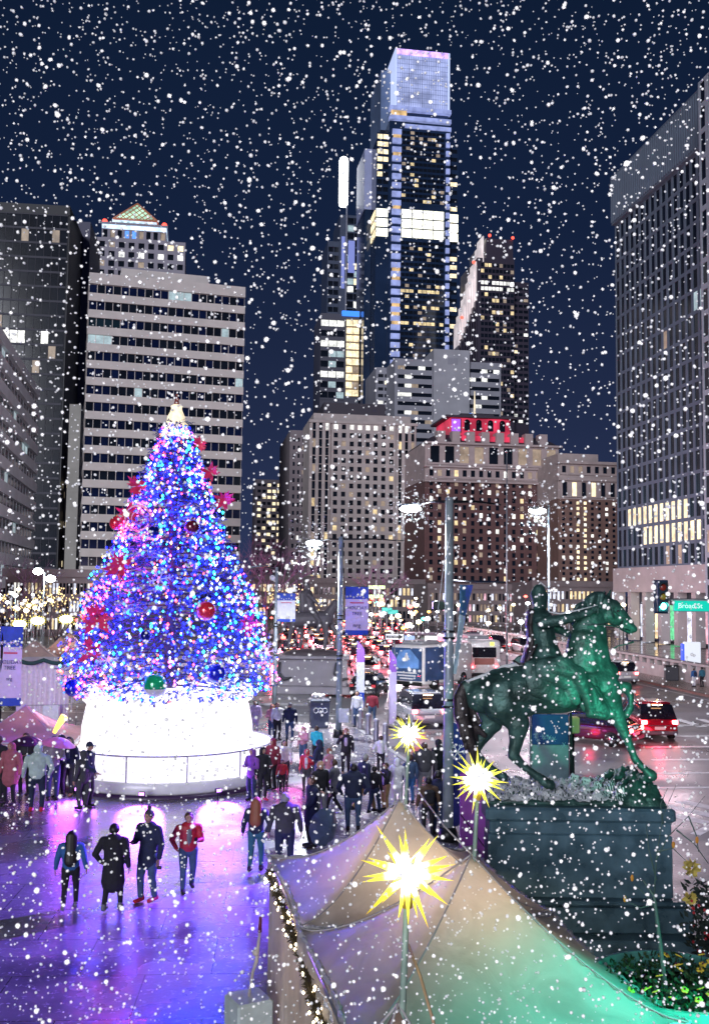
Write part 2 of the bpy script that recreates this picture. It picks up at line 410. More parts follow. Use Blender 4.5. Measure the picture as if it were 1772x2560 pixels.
Y10, Y17 = radians(9), radians(16)

# --- white slab tower with continuous window bands
b = Bld('slab_office_tower', 'pale slab office tower of wide bands and dark ribbon windows behind the christmas tree', 212, 605, 690, 250, Y17, 18, [mat('pale_spandrel', (.74, .67, .64), .7, scale=.3, var=.08), mat('slab_side', (.3, .27, .28), .7)])
nb = 19; zt = b.H; dh = (zt - 2) / nb * .985
b.core(.15, b.W - .15, .3, b.D)
b.wall.box(-.1, b.W + .1, -.35, b.D + .2, zt - 1.9, zt + .9)
for j in range(nb + 1):
    z = zt - 2 - j * dh - dh * .0
    if j: b.wall.box(-.1, b.W + .1, -.35, b.D + .2, z, z + dh * .47)
def slabpick(i, j):
    if j == 15 and i < 3: return WL3
    if j == 16 and i < 4: return WLD if R() < .0 else WD2
    if j == 18 and 10 <= i <= 12: return WL3
    if j in (6, 7) and 4 <= i < 8: return WN
    return WL3 if R() < .012 else (WN if R() < .45 else WD)
z0 = zt - 2 - nb * dh
b.grid('F', 0, b.W, z0, z0 + nb * dh, 20, nb, .93, 1.0, slabpick, off=.3, spand=False, proud=.12, th=.05)
# panes only show in the gap between the bands
b.win = [(f, a, z + dh * .235, w, dh * .525, o_, m, t) for f, a, z, w, h, o_, m, t in b.win]
b.wall.box(8, b.W - 9, 5, b.D - 3, zt + .9, zt + 4.5)
b.finish(limit=100)

# --- near left banded building, receding
ya = atan2(.982, -.187)
P0 = at(83, 1400, 170)
b = Bld('banded_office_building', 'low office building of slanting pale and teal bands at the left edge', 83, 83, 977, 170, ya, 20, [mat('grey_teal_spandrel', (.42, .52, .54), .6, scale=.3)])
b.W = 45; oo = Vector((P0.x, 170, 0)) - b.u * 45; b.root.location = oo; b.o = oo
b.core(.1, 44.9, .4, 20)
nb = 12; dh = (b.H - 1.5) / nb
for j in range(nb + 1):
    z = b.H - 1.5 - j * dh
    b.wall.box(0, 45, -.2, 20.2, z, z + (dh * .5 if j else 1.6))
b.grid('F', 0, 45, b.H - 1.5 - nb * dh, b.H - 1.5, 14, nb, .94, 1, lambda i, j: WL3 if (R() < .05 or (j == 8 and i in (9, 10))) else WD2, off=.4, spand=False, proud=.1, th=.05)
b.win = [(f, a, z + dh * .25, w, dh * .5, o_, m, t) for f, a, z, w, h, o_, m, t in b.win]
b.finish()

# --- dark gridded tower on the left
b = Bld('dark_glass_tower', 'tall dark tower with a thin grid of pale mullions in the left background', -120, 160, 500, 300, radians(7), 30, [mat('dusk_mullion', (.05, .05, .075), .6), mat('dark_body', (.014, .016, .026), .5)])
b.core(mi=1)
def dp(i, j): return WL2 if (j == 17 and i > 3 and R() < .5) else (WLD if R() < .02 else WD)
b.grid('F', 0, b.W - .5, 3, b.H - 3, 14, 26, .95, .86, dp, proud=.25, th=.1)
b.wall.box(-.3, b.W, -.3, b.D, b.H - 3, b.H, 1)
b.finish()
b = Bld('dark_side_tower', 'narrow dark tower with faint scattered lights beside the gridded tower', 155, 212, 552, 330, radians(7), 26, [mat('dusk_blue_wall', (.10, .10, .16), .6), MAT['dark_body']])
b.core()
b.grid('F', b.W * .05, b.W * .5, 4, b.H - 5, 3, 30, .8, .6, lambda i, j: WLD if R() < .06 else (WL2 if R() < .03 else WD), proud=.2)
b.finish()
b = Bld('concrete_shaft', 'plain pale concrete shaft rising left of the slab office tower', 167, 196, 1010, 290, radians(7), 12, mat('pale_concrete', (.42, .40, .37), .8, scale=.2, bump=.2))
b.core(); b.grid('F', 0, b.W, 0, b.H, 1, 14, .995, .9, lambda i, j: None, piers=False, proud=.1); b.finish()
b = Bld('lit_infill_building', 'dark low block with many small lit windows between shaft and slab', 60, 236, 1100, 310, radians(7), 12, mat('infill_wall', (.09, .08, .11), .8))
b.core(); b.grid('F', 0, b.W, 3, b.H, 12, 16, .7, .6, pk(.22, [WL, WL2, WLD, WLD]), proud=.15); b.finish()

# --- tower with the lit pyramid top
b = Bld('pyramid_roof_tower', 'stepped tower with a glowing lattice pyramid on its roof', 228, 452, 690, 420, Y10, 40, [mat('mauve_stone', (.36, .33, .40), .6, scale=.2), emit('cornice_glow', (.62, .8, 1), 1.1, var=.3, scale=.4)])
zz = b.zat
def Xp(px, Yq=None): return on_ray(px, b.o.x, b.o.y, b.yaw, 600)
b.core(0, b.W, 0, 40, z1=zz(600))
b.grid('F', 0, b.W, zz(700), zz(605), 9, 4, .6, .6, pk(.25, [WL, WL2, WLD]), proud=.4)
x0, x1 = Xp(254), Xp(416)
b.core(x0, x1, 1, 36, zz(600), zz(575))
b.core(x0, x1, 1, 36, zz(575), zz(562), 1)
b.grid('F', x0, x1, zz(600), zz(576), 9, 1, .6, .8, lambda i, j: WB if i in (3, 4) else WLD if R() < .4 else WD, off=1, proud=.5)
x2, x3 = Xp(278), Xp(390)
b.core(x2, x3, 3, 34, zz(562), zz(546), 1)
b.grid('F', x2 + 3, x3 - 3, zz(560), zz(549), 5, 1, .5, .7, lambda i, j: WL3, off=3, proud=.4, mi=1)
b.wall.box(x0 - .5, x1 + .5, .4, 37, zz(562) - .4, zz(562) + .5)
b.finish()
# pyramid: lattice faces
x2, x3 = Xp(281), Xp(392); cx = (x2 + x3) / 2; hw = (x3 - x2) / 2; za = zz(546) + .1; zp = zz(484)
py = MB(); base = [(cx - hw, 3), (cx + hw, 3), (cx + hw, 3 + 2 * hw), (cx - hw, 3 + 2 * hw)]; ap = (cx, 3 + hw, zp)
bv = [(x, y, za) for x, y in base]
py.add(bv + [ap], [(0, 1, 4), (1, 2, 4), (2, 3, 4), (3, 0, 4), (3, 2, 1, 0)], 0)
pyr = py.build('roof', emit('pyramid_panel_glow', (.55, .95, .68), .8, var=.6, scale=.12), b.root)
lat = MB()
for f in range(4):
    A = Vector(bv[f]); B = Vector(bv[(f + 1) % 4]); C = Vector(ap)
    nrm = (B - A).cross(C - A).normalized() * .25
    for k in range(8):
        t = k / 7
        lat.tube(A.lerp(B, t) + nrm, C.lerp(B, t) + nrm, .2, n=4); lat.tube(B.lerp(A, t) + nrm, C.lerp(A, t) + nrm, .2, n=4)
for i in range(4): lat.tube(bv[i], ap, .5, n=5); lat.tube(bv[i], bv[(i + 1) % 4], .5, n=5)
lat.build('lattice', emit('lattice_copper', (.75, .30, .18), .22), pyr)
for sx_ in (x0 + 1, x1 - 1): MB().ball((sx_, 2, zz(556)), 1.2, 8).build('beacon', emit('beacon_red', (1, .08, .05), 3), b.root)

# --- the tall central tower
b = Bld('glass_skyscraper', 'tallest glass skyscraper with a lit crown box and a band of three bright floors', 968, 1122, 262, 500, Y10, 46, [mat('tower_glass', (.018, .036, .085), .12, 0, var=.3, scale=.05), mat('tower_ice_metal', (.42, .46, .72), .35, scale=.2), emit('lift_glow', (.42, .5, .95), .5, var=.3, scale=.3), emit('amber_floor', (1, .66, .3), .5, var=.5, scale=.3)])
zz = b.zat; W_ = b.W
b.core(0, W_, 0, 46, z1=zz(300))
b.core(1.5, W_ - .5, 2, 40, zz(300), b.H)
# horizontal glowing fins under the crown
for py0, py1, xa in ((262, 272, 0), (286, 296, 0), (306, 316, 8)):
    b.wall.box(xa, W_ + .5, -.6, 3, zz(py1), zz(py0), 2)
b.wall.box(1, 9, -.2, 2, zz(284), zz(273), 3)
b.win = []
nf = 44; z0, z1 = zz(905), zz(320); fh = (z1 - z0) / nf
litf = {}
def tp(i, j):
    y = z0 + (j + .5) * fh
    if zz(592) < y < zz(508): return None
    k = j
    if k in (7, 10, 13) and R() < .6: return WLM
    if k > 38 and R() < .25: return WLD
    return WLM if R() < .03 else (WLD if R() < .05 else WD)
b.grid('F', 6.5, W_ - 3, z0, z1, 10, nf, .9, .6, tp, proud=.1, th=.06)
# three bright floors
for r in range(3):
    za, zb = zz(518 + (r + 1) * 24.5), zz(518 + r * 24.5)
    n_ = 4
    for i in range(n_):
        w0 = 6.5 + (W_ - 9.5) / n_ * i; w1 = 6.5 + (W_ - 9.5) / n_ * (i + 1)
        b.win.append(('F', (w0 + w1) / 2, (za + zb) / 2, w1 - w0 - .5, zb - za - .8, 0, WLW, .5))
    b.win.append(('F', 3.2 - 6.5, (za + zb) / 2, 6, zb - za - 1, 1.0, WLW, .5))
    b.win.append(('F', W_ + 2.6, (za + zb) / 2, 4.6, zb - za - 1, 2.0, WLW, .5))
    b.win.append(('L', 14, (za + zb) / 2 , 24, zb - za - 2, -6.5, WL, .4))
# edge shafts of stacked ice boxes
k = 0
for i in range(27):
    py0 = 322 + i * 22.2
    if 15 <= py0: 
        za, zb = zz(py0 + 13), zz(py0)
        b.wall.box(1.5, 6.2, -1.3, 2.5, za, zb, 2)
        b.wall.box(W_ - 2.2, W_ - .2, -1.0, 2.0, za, zb, 2)
        if R() < .3: b.wall.box(2, 6, -.9, 2, zz(py0 + 21), za - .01, 3)
# wings
b.core(-6.5, 0, 1.0, 40, 0, zz(320) - 6); b.core(W_, W_ + 5, 2.0, 40, 0, zz(345))
b.grid('F', -6.2, -.2, zz(500), zz(330), 2, 9, .9, .62, lambda i, j: WL if j > 4 else (WL if R() < .2 else WD), off=1.0, proud=.1)
b.grid('F', W_ + .3, W_ + 4.8, zz(900), zz(350), 1, 26, .8, .5, lambda i, j: WL if R() < .22 else WD, off=2.0, proud=.1)
b.wall.box(-10.5, -6.52, 14, 40, zz(500), zz(345), 1); b.wall.box(-10.0, -6.6, 14, 40, 0, zz(500) - .01, 0)
b.finish()
# crown: a lit ribbed box
cr_ = MB(); c0, c1 = 3.0, W_ - .6; zc0, zc1 = b.H + .05, zz(118)
cr_.box(c0, c1, .5, 44, zc0, zc1)
cro = cr_.build('crown', emit('crown_screen', (.40, .46, .78), .75, var=.45, scale=.12), b.root)
rb = MB()
for i in range(25):
    x = c0 + (c1 - c0) * i / 24; rb.box(x - .09, x + .09, .3, .499, zc0, zc1, 1 if i % 6 else 0)
for i in range(13): rb.box(c0 - .01, c1 + .01, .36, .498, zc0 + (zc1 - zc0) * i / 12 - .06, zc0 + (zc1 - zc0) * i / 12 + .06, 1)
rb.build('rib', [mat('crown_rib_dark', (.03, .05, .12), .5), mat('crown_rib', (.3, .38, .6), .5)], cro)
ex = MB(); ex.box(c0 + .5, c1 - .5, -.0, .28, zc1 - 3.0, zc1 + .05); ex.build('top_glow', emit('crown_violet', (.55, .35, 1), 1.5, var=.5, scale=.3), cro)
ex = MB(); ex.box(c0 - .35, c0 + .6, .0, 44, zc0, zc1); ex.box(c1 - .6, c1 + .35, 0, 1.5, zc0, zc1); ex.build('edge', emit('crown_edge', (.55, .65, 1), .8), cro)
ls = MB(); ls.box(c0 - 5.5, c0 - .36, 12, 44, zc0 - 8, zc1 - 6); ls.build('side_screen', mat('crown_side', (.14, .20, .34), .4, var=.2, scale=.1), cro)

# --- slim tower with the white lantern mast
b = Bld('lantern_tower', 'slim tower topped by a glowing white vertical lantern', 815, 898, 528, 560, Y10, 30, [mat('slate_wall', (.07, .09, .15), .4), emit('lantern_blue', (.35, .42, 1), .4), mat('grey_mast', (.35, .36, .45), .5)])
zz = b.zat; W_ = b.W
b.core(0, W_ * .62, 2, 30, z1=zz(600)); b.core(W_ * .35, W_, 0, 30, z1=zz(535))
b.core(W_ * .53, W_ * .56, -1, 1, zz(800), zz(512), 2)
def lp(i, j): return random.choice([WL2, WL, WL3]) if R() < .38 else WD
b.grid('F', W_ * .58, W_ - .4, zz(1000), zz(540), 2, 24, .93, .8, lp, off=0, proud=.2)
b.wall.box(W_ * .40, W_ * .50, -.5, .5, zz(720), zz(590), 1); b.wall.box(W_ * .6, W_ * .8, -.9, -.5, zz(680), zz(600), 1)
b.grid('F', .3, W_ * .34, zz(1000), zz(610), 2, 18, .9, .6, lambda i, j: WL2 if R() < .1 else WD, off=2, proud=.15)
lan = MB(); xa = W_ * .30; 
lan.lathe([(2.4, zz(508)), (2.7, zz(500)), (2.7, zz(395)), (2.2, zz(388)), (1.2, zz(385))], 16, (W_ * .46, 3, 0))
b.finish()
lan.build('lantern', emit('lantern_white', (.93, .97, 1), 4.5), b.root)
# low part of it, wide lit floors
b = Bld('lit_floor_block', 'block of wide bright office floors in front of the lantern tower', 797, 894, 782, 520, Y10, 30, [mat('block_wall', (.10, .10, .14), .5), emit('cobalt_strip', (.05, .25, 1), 1.2), mat('gold_wall', (.55, .40, .22), .5)])
zz = b.zat; W_ = b.W
b.core(0, W_, 0, 30)
b.grid('F', 0, W_ * .62, zz(1000), zz(795), 3, 8, .93, .6, lambda i, j: WL2 if j in (2, 5, 7) else (WL3 if R() < .3 else WD), proud=.3)
b.grid('F', W_ * .66, W_, zz(990), zz(795), 2, 10, .96, .8, lambda i, j: WL if j > 3 or R() < .6 else WLD, proud=.5, mi=2)
b.wall.box(W_ * .55, W_, -.7, 2, zz(788), zz(775), 1)
b.finish()

# --- stepped tower right of centre
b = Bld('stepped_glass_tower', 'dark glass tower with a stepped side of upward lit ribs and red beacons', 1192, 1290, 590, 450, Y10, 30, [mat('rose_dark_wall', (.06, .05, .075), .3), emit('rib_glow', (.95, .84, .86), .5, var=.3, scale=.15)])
zz = b.zat; W_ = b.W
b.core(0, W_ * .95, 0, 30, z1=zz(640)); b.core(W_ * .25, W_ * .95, 2, 30, zz(640), b.H); b.core(W_ * .9, W_ + 7, 3, 30, z1=zz(690))
# stepped left wing, ribs
n_ = 11
for i in range(n_):
    t = i / (n_ - 1)
    x = -8.5 + 9.5 * t + (1.5 * t)
    top = zz(800 - 215 * t) if t < .75 else zz(640 - 55 * (t - .75) / .25)
    bot = zz(860 - 160 * t)
    b.wall.box(x, x + .65, 1.5 - 1.6 * t, 14, 0, bot - .01, 0)
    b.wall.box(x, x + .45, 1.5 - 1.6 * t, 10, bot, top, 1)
b.grid('F', 1.5, W_ * .94, zz(1050), zz(650), 9, 27, .85, .62, lambda i, j: (WL2 if j in (22, 23) and R() < .85 else (WLM if R() < (.05 if j < 18 else .2) else (WLD if R() < .1 else WD))), proud=.15)
b.grid('F', W_ * .96, W_ + 6.8, zz(1050), zz(700), 3, 24, .8, .5, pk(.05), off=3, proud=.1)
for i, (x, pyy) in enumerate(((-7.5, 795), (-2, 655), (W_ * .3, 585), (W_ * .9, 587))):
    MB().ball((x + .5, 1, zz(pyy) + .8), .75, 8).build('beacon', MAT['beacon_red'], b.root)
b.finish()

# --- grey white block
b = Bld('grey_slab_block', 'plain grey block with a windowless white lift core and dark strip windows', 985, 1252, 895, 330, Y10, 22, [mat('white_grey_render', (.34, .34, .40), .8, scale=.2), mat('pale_core', (.42, .42, .47), .8, scale=.2)])
zz = b.zat; xs = lambda px: on_ray(px, b.o.x, b.o.y, b.yaw, 1200)
b.core(0, b.W, .3, 22)
b.core(xs(1080), xs(1170), -1.2, 15, z1=zz(868), mi=1)
b.wall.box(xs(1115), xs(1140), -1.26, -1.19, zz(905), zz(888), 0)
b.grid('F', 1, xs(1078), zz(1130), zz(905), 5, 10, .99, .42, lambda i, j: WL2 if R() < .16 else (WLD if R() < .1 else WD), off=.3, proud=.2, piers=False)
b.grid('F', xs(1173), b.W - .6, zz(1130), zz(905), 5, 10, .99, .42, lambda i, j: (WB if j == 4 and i < 2 else WL2) if R() < .16 else WD, off=.3, proud=.2, piers=False)
b.finish()
b = Bld('grey_side_wing', 'dim narrow wing with slanted windows left of the grey block', 937, 990, 918, 345, Y10, 22, MAT['white_grey_render'])
b.core(); b.grid('F', .5, b.W, b.zat(1130), b.zat(930), 3, 12, .8, .5, pk(.12), proud=.2); b.finish()

# --- old stone high-rise, centre left
b = Bld('stone_highrise', 'tan stone high-rise with tall window strips and a bright top row behind the banner', 772, 1040, 1000, 260, Y10, 30, [mat('tan_stone', (.50, .44, .43), .8, scale=.4, bump=.2), mat('brown_roof', (.06, .055, .075), .7)])
zz = b.zat; W_ = b.W; fl = W_ * .19; fr = W_ * .80
b.core(.0, W_, .3, 30, z1=zz(1050)); b.core(1.2, W_ - 1.2, 2, 28, zz(1050), zz(1030)); b.core(4, W_ * .72, 3, 26, zz(1030), zz(1000), 1)
def sp(i, j):
    if j == 20: return WL2 if R() < .7 else WD
    return random.choice([WLM, WLM, WLD, WLD]) if R() < .14 else WD
b.grid('F', .3, fl, 4, zz(1055), 3, 21, .5, .92, sp, off=.3, proud=.5)
b.grid('F', fl + .4, fr, 4, zz(1055), 8, 21, .52, .58, sp, off=.3, proud=.35)
b.grid('F', fr + .4, W_ - .2, 4, zz(1055), 3, 21, .5, .92, sp, off=.3, proud=.5)
for xa, xb in ((.2, W_ - .2),): b.wall.box(xa - .4, xb + .4, -.45, 1.5, zz(1057), zz(1050))
b.wall.box(0, W_, -.4, .31, 0, 4)
b.finish()
b = Bld('stone_shaded_side', 'left side of the tan stone high-rise, its shade painted as darker stone', 722, 775, 1075, 275, Y10, 34, mat('shaded_stone', (.22, .19, .21), .8, scale=.4))  # side of the high-rise, its shade put into a darker stone colour
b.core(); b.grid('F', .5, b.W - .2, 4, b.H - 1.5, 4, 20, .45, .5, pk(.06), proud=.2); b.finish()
b = Bld('small_lit_building', 'small distant block with rows of yellow lit windows above the bare trees', 637, 705, 1198, 400, Y10, 20, mat('dim_block', (.20, .17, .2), .8))
b.core(); b.grid('F', .5, b.W - .5, 10, b.H - 1, 5, 16, .7, .5, lambda i, j: WL if (j > 6 and R() < .55) or R() < .1 else WD, proud=.2); b.finish()

# --- brick hotel with the mansard and red lit penthouse
b = Bld('brick_hotel', 'ornate brick hotel with stone top storeys and a penthouse lit red', 1062, 1398, 1102, 240, Y10, 28, [mat('dark_red_brick', (.14, .07, .07), .8, scale=1), mat('hotel_stone', (.46, .37, .37), .7, scale=.5), mat('mansard_slate', (.055, .045, .065), .6), emit('red_wash', (1, .06, .14), .40, var=.6, scale=.25)])
zz = b.zat; W_ = b.W
b.core(0, W_, .3, 28, z1=zz(1195)); b.core(0, W_, .3, 28, zz(1195), zz(1102), 1)
def hp(i, j): return random.choice([WLM, WL2, WLD, WLD]) if R() < .2 else WD
b.grid('F', .5, W_ - .3, 9, zz(1195), 16, 13, .42, .6, hp, off=.3, proud=.22)
b.grid('F', .5, W_ - .3, zz(1192), zz(1165), 16, 1, .5, .6, hp, off=.3, proud=.3, mi=1)
b.grid('F', .5, W_ - .3, zz(1158), zz(1106), 9, 1, .62, .8, lambda i, j: WLD if R() < .3 else WD, off=.3, proud=.45, mi=1)
for pyy, o_ in ((1198, .9), (1161, .8), (1103, 1.2)): b.wall.box(-.4, W_ + .4, -o_, 1, zz(pyy + 4), zz(pyy - 1), 1)
b.core(0, W_, .3, 28, -.2, 8.9, 1)
# mansard
zm0, zm1 = zz(1101), zz(1075)
def ring(i, z): return [(i, .5 + i, z), (W_ - i, .5 + i, z), (W_ - i, 27 - i, z), (i, 27 - i, z)]
b.wall.loft([ring(0, zm0), ring(1.6, zm0 + (zm1 - zm0) * .5), ring(4.2, zm1)], 2, False)
for i in range(8):
    x = 4 + i * (W_ - 8) / 7; b.wall.box(x - 1, x + 1, .2, 3, zm0, zm0 + 2.8, 1)
xs = lambda px: on_ray(px, b.o.x, b.o.y, b.yaw, 1200)
b.wall.box(xs(1158), xs(1312), 1.2, 20, zz(1094), zz(1081), 3)
b.wall.box(xs(1138), xs(1290), 5, 20, zz(1078), zz(1030), 3)
b.wall.box(xs(1140), xs(1165), 4.8, 5.0, zz(1068), zz(1032), 2)
b.wall.box(xs(1125), xs(1302), 4.2, 21, zz(1029), zz(1024), 2); b.wall.box(xs(1170), xs(1255), 7, 18, zz(1024), zz(1014), 2)
b.finish()
pw = MB()
for i in range(4):
    x = xs(1180 + i * 30); pw.box(x - .7, x + .7, 4.85, 4.99, zz(1062), zz(1040)); pw.tube((x, 4.85, zz(1040)), (x, 4.99, zz(1040)), .7, n=14)
pw.build('arched_window', WD, b.root)
MB().box(xs(1140), xs(1162), 4.6, 4.8, zz(1066), zz(1034)).build('violet_panel', emit('violet_wash', (.45, .12, 1), .9), b.root)
fp = MB(); fp.tube((xs(1219), 12, zz(1014)), (xs(1219), 12, zz(945)), .35, .1, 8); fp.build('roof_spire', emit('spire_gold', (1, .85, .6), .8), b.root)

# --- brown building on the right
b = Bld('brown_brick_highrise', 'brown brick high-rise with a pale arcaded top right of the hotel', 1396, 1545, 1148, 230, Y10, 25, [mat('brown_brick', (.22, .13, .11), .8, scale=1), mat('cream_terracotta', (.46, .38, .37), .7, scale=.6)])
zz = b.zat; W_ = b.W
b.core(0, W_, .3, 25, z1=zz(1240)); b.core(0, W_, .3, 25, zz(1240), zz(1148), 1); b.core(1, W_ * .75, 3, 20, zz(1148), zz(1122), 1)
b.grid('F', .3, W_ - .2, 8, zz(1243), 8, 16, .4, .55, lambda i, j: WL if i in (2, 3) and R() < .75 else (WL2 if R() < .15 else WD), off=.3, proud=.2)
b.grid('F', .3, W_ - .2, zz(1236), zz(1195), 6, 1, .5, .85, lambda i, j: WL if i in (1, 3) else WD, off=.3, proud=.45, mi=1)
b.grid('F', .3, W_ - .2, zz(1180), zz(1152), 7, 1, .5, .6, lambda i, j: WLD if R() < .5 else WD, off=.3, proud=.35, mi=1)
for pyy in (1190, 1148): b.wall.box(-.3, W_ + .3, -.9, 1, zz(pyy + 5), zz(pyy - 2), 1)
b.core(0, W_, .3, 25, -.2, 7.8, 1)
b.finish()
MB

# --- right hand office slab, receding
yl = atan2(-.989, .146)
b = Bld('concrete_office_block', 'big grey office block of tall narrow windows filling the right edge', 1535, 1535, 444, 153, yl, 30, [mat('cool_concrete', (.12, .155, .21), .7, scale=.3, var=.1, bump=.1), mat('shop_stone', (.42, .38, .38), .6, scale=.5), mat('office_body', (.06, .065, .09), .5)])
b.W = 30; zz = b.zat
b.core(0, 30, .4, 30, 7, mi=2); zb, ztp = 10.6, b.H - 7.8
# louvred top storey
b.wall.box(0, 30, -.3, 30, ztp, b.H, 0)
for i in range(46): x = .3 + i * 29.4 / 45; b.wall.box(x - .08, x + .08, -.5, -.301, ztp + .3, b.H - .4, 0)
def rp_(i, j):
    if j == 2 and 2 <= i <= 12: return WL
    if j == 1 and 5 <= i <= 14: return WL
    if j == 11 and i in (14, 15): return WL3
    return WLD if R() < .012 else (WD2 if j < 4 and R() < .3 else WD)
b.grid('F', 0, 30, zb, ztp, 17, 18, .68, .84, rp_, off=.4, proud=.12, th=.03)
b.wall.box(0, 30, -.5, 3, 7, 10.55, 1); b.wall.box(29.8, 30.8, -.7, 30, 0, b.H, 1)
for i in range(7): b.wall.box(i * 4.9, i * 4.9 + 1.1, -.3, 1.0, 0, 7, 1)
b.core(0, 30, 3.5, 30, 0, 7, 2)
b.finish()
sg = MB()
for i, m in enumerate((0, 1, 2, 0, 3, 0)):
    sg.box(1.3 + i * 4.9, 4.7 + i * 4.9, 3.3, 3.48, .3, 5.2, m)
sg.build('shopfront', [emit('shop_cool', (.8, .85, 1), .9, var=.6, scale=.8), emit('shop_warm', (1, .75, .42), 1.1, var=.6, scale=.8), emit('shop_green', (.2, 1, .45), .6, var=.6), emit('shop_rose', (.9, .5, .6), .7, var=.7, scale=.8)], b.root)
b = Bld('pale_corner_tower', 'sliver of a pale tower at the upper right edge behind the office block', 1757, 1900, 208, 118, yl, 12, mat('cool_pale', (.32, .36, .42), .6)); b.W = 8
b.core(0, 8, 0, 12); b.grid('F', 0, 8, 5, b.H, 4, 20, .6, .8, pk(.05), proud=.2); b.finish()

# --- low podium buildings behind the crossing
def podium(px0, px1, pyt, Y, label, cols, mats_, nm='low_shop_building'):
    b = Bld(nm, label, px0, px1, pyt, Y, Y10, 14, [mat('podium_stone', (.20, .165, .17), .7, scale=.6), mat('podium_dark', (.08, .07, .09), .6)], cat='shop building')
    b.core(z0=-.2); b.wall.box(-.2, b.W + .2, -.5, 1, b.H - .8, b.H + .3, 0)
    b.grid('F', .4, b.W - .4, .3, b.H - 1.2, cols * 3, 3, .7, .62, lambda i, j: random.choice(mats_ + [WD, WD, WLD, WLM]), proud=.6, th=.15); b.finish(); return b
MP = [MAT['shop_cool'], MAT['shop_warm'], WL2, WD]
podium(1070, 1330, 1462, 200, 'low pale shop building with tall lit bays under the brick hotel', 9, [MAT['shop_cool'], WLD, MAT['shop_rose'], WD, WLD])
podium(1330, 1560, 1455, 190, 'low shop building with warm lit windows behind the horse head', 7, [MAT['shop_warm'], WLD, MAT['shop_cool'], WD])
podium(770, 1060, 1448, 215, 'dark low frontage with lit shop windows under the stone high-rise', 9, MP)
podium(560, 790, 1440, 230, 'shop row glowing pink beyond the traffic left of the banner pole', 8, MP)
podium(-60, 270, 1425, 140, 'low market building with lit windows behind the left stalls', 12, [MAT['shop_cool'], WL2, WD, WD, WLD])
# lit fascia signs on the stone high-rise
sg = thing('lit_fascia_sign', 'pair of glowing yellow-green sign bars beside the holiday banner', 'sign', at(886, 1480, 190).xy.to_3d())
o = sg.location
for (px0, px1, pyy) in ((921, 962, 1468), (922, 957, 1491)):
    a = at(px0, pyy + 4, 190) - o; c = at(px1, pyy - 4, 190) - o
    MB().box(a.x, c.x, -.3, 0, a.z, c.z).build('sign_bar', emit('sign_lime', (.75, 1, .45), 1.6), sg)
a = at(940, 1490, 190) - o; MB().box(a.x - .15, a.x + .15, .02, .3, 0, a.z + 3).build('post', STEEL, sg)
# ================================================================ CHRISTMAS TREE
TY = 36.6
tp_ = at(424, 1700, TY); TX = tp_.x
TREE = (TX, TY, 0)
# round lit base
tb = thing('lit_stage', 'brilliant white lit round drum under the christmas tree', 'stage', TREE)
m = MB(); m.lathe([(3.05, .95), (3.02, 1.9), (2.9, 2.55), (2.7, 3.05), (2.4, 3.2)], 56)
for i in range(46):
    a = i * 2 * pi / 46
    m.ball((2.82 * cos(a), 2.82 * sin(a), 3.0 + .12 * sin(i * 2.3)), .26, 7)
m.build('snow_skirt', emit('base_white_glow', (1, .95, 1), 1.25, True, var=.12, scale=.6), tb)
m = MB(); m.lathe([(0, .5), (3.75, .5), (3.8, .45), (3.8, .18), (3.75, .1)], 72); m.lathe([(3.06, .92), (3.4, .92), (3.42, .5)], 72, cap=False)
m.build('platform', mat('white_stage', (.8, .78, .82), .25, var=.05), tb)
m = MB(); m.lathe([(3.86, -.02), (3.86, .12), (3.8, .12)], 72, cap=False); m.build('plinth_ring', mat('dark_plum_ring', (.05, .02, .08), .4), tb)
gl = MB(); gl.lathe([(3.72, .5), (3.72, 1.32)], 72, cap=False)
gl.build('fence_panel', emit('fence_backlit_panel', (.95, .92, 1), 1.1, True, var=.2, scale=.5), tb)
rl = MB()
for j in range(72):
    a = j * 2 * pi / 72; c = (j + 1) * 2 * pi / 72
    rl.tube((3.76 * cos(a), 3.76 * sin(a), 1.34), (3.76 * cos(c), 3.76 * sin(c), 1.34), .03, n=5)
rl.build('handrail', mat('rail_lilac', (.4, .36, .5), .4), tb)
for j in range(12):
    a = j * pi / 6 + .35
    MB().box(-.02, .02, -.02, .02, .5, 1.33).build('fence_post', MAT['rail_lilac'], tb, (3.76 * cos(a), 3.76 * sin(a), 0), (0, 0, a))

prof = [(3.0, 3.15), (3.25, 3.62), (4.2, 3.62), (5.2, 3.42), (6.2, 3.1), (7.2, 2.66), (8.2, 2.18), (9.2, 1.78), (10.2, 1.42), (11.2, 1.04), (12.0, .72), (12.7, .5)]
prof = [(z_, r_ * .965) for z_, r_ in prof]
def rad(z):
    for (z0, r0), (z1, r1) in zip(prof[:-1], prof[1:]):
        if z0 <= z <= z1: return r0 + (r1 - r0) * (z - z0) / (z1 - z0)
    return .4
tree = thing('christmas_tree', 'towering christmas tree covered in blue and white lights on a white drum', 'christmas tree', TREE)
m = MB(); m.tube((0, 0, 2.6), (0, 0, 12.8), .26, .06, 10)
rn = random.Random(3)
for i in range(150):
    z = 3.0 + 9.4 * (i / 150) ** 1.1; a = i * 2.39996; r = rad(z) * .93
    m.path([(0, 0, z + .3), (r * .5 * cos(a), r * .5 * sin(a), z + .25), (r * cos(a), r * sin(a), z - .05)], [.05, .035, .015], 4)
m.build('trunk', mat('tree_bark', (.06, .035, .025), .9), tree)
cr = MB()
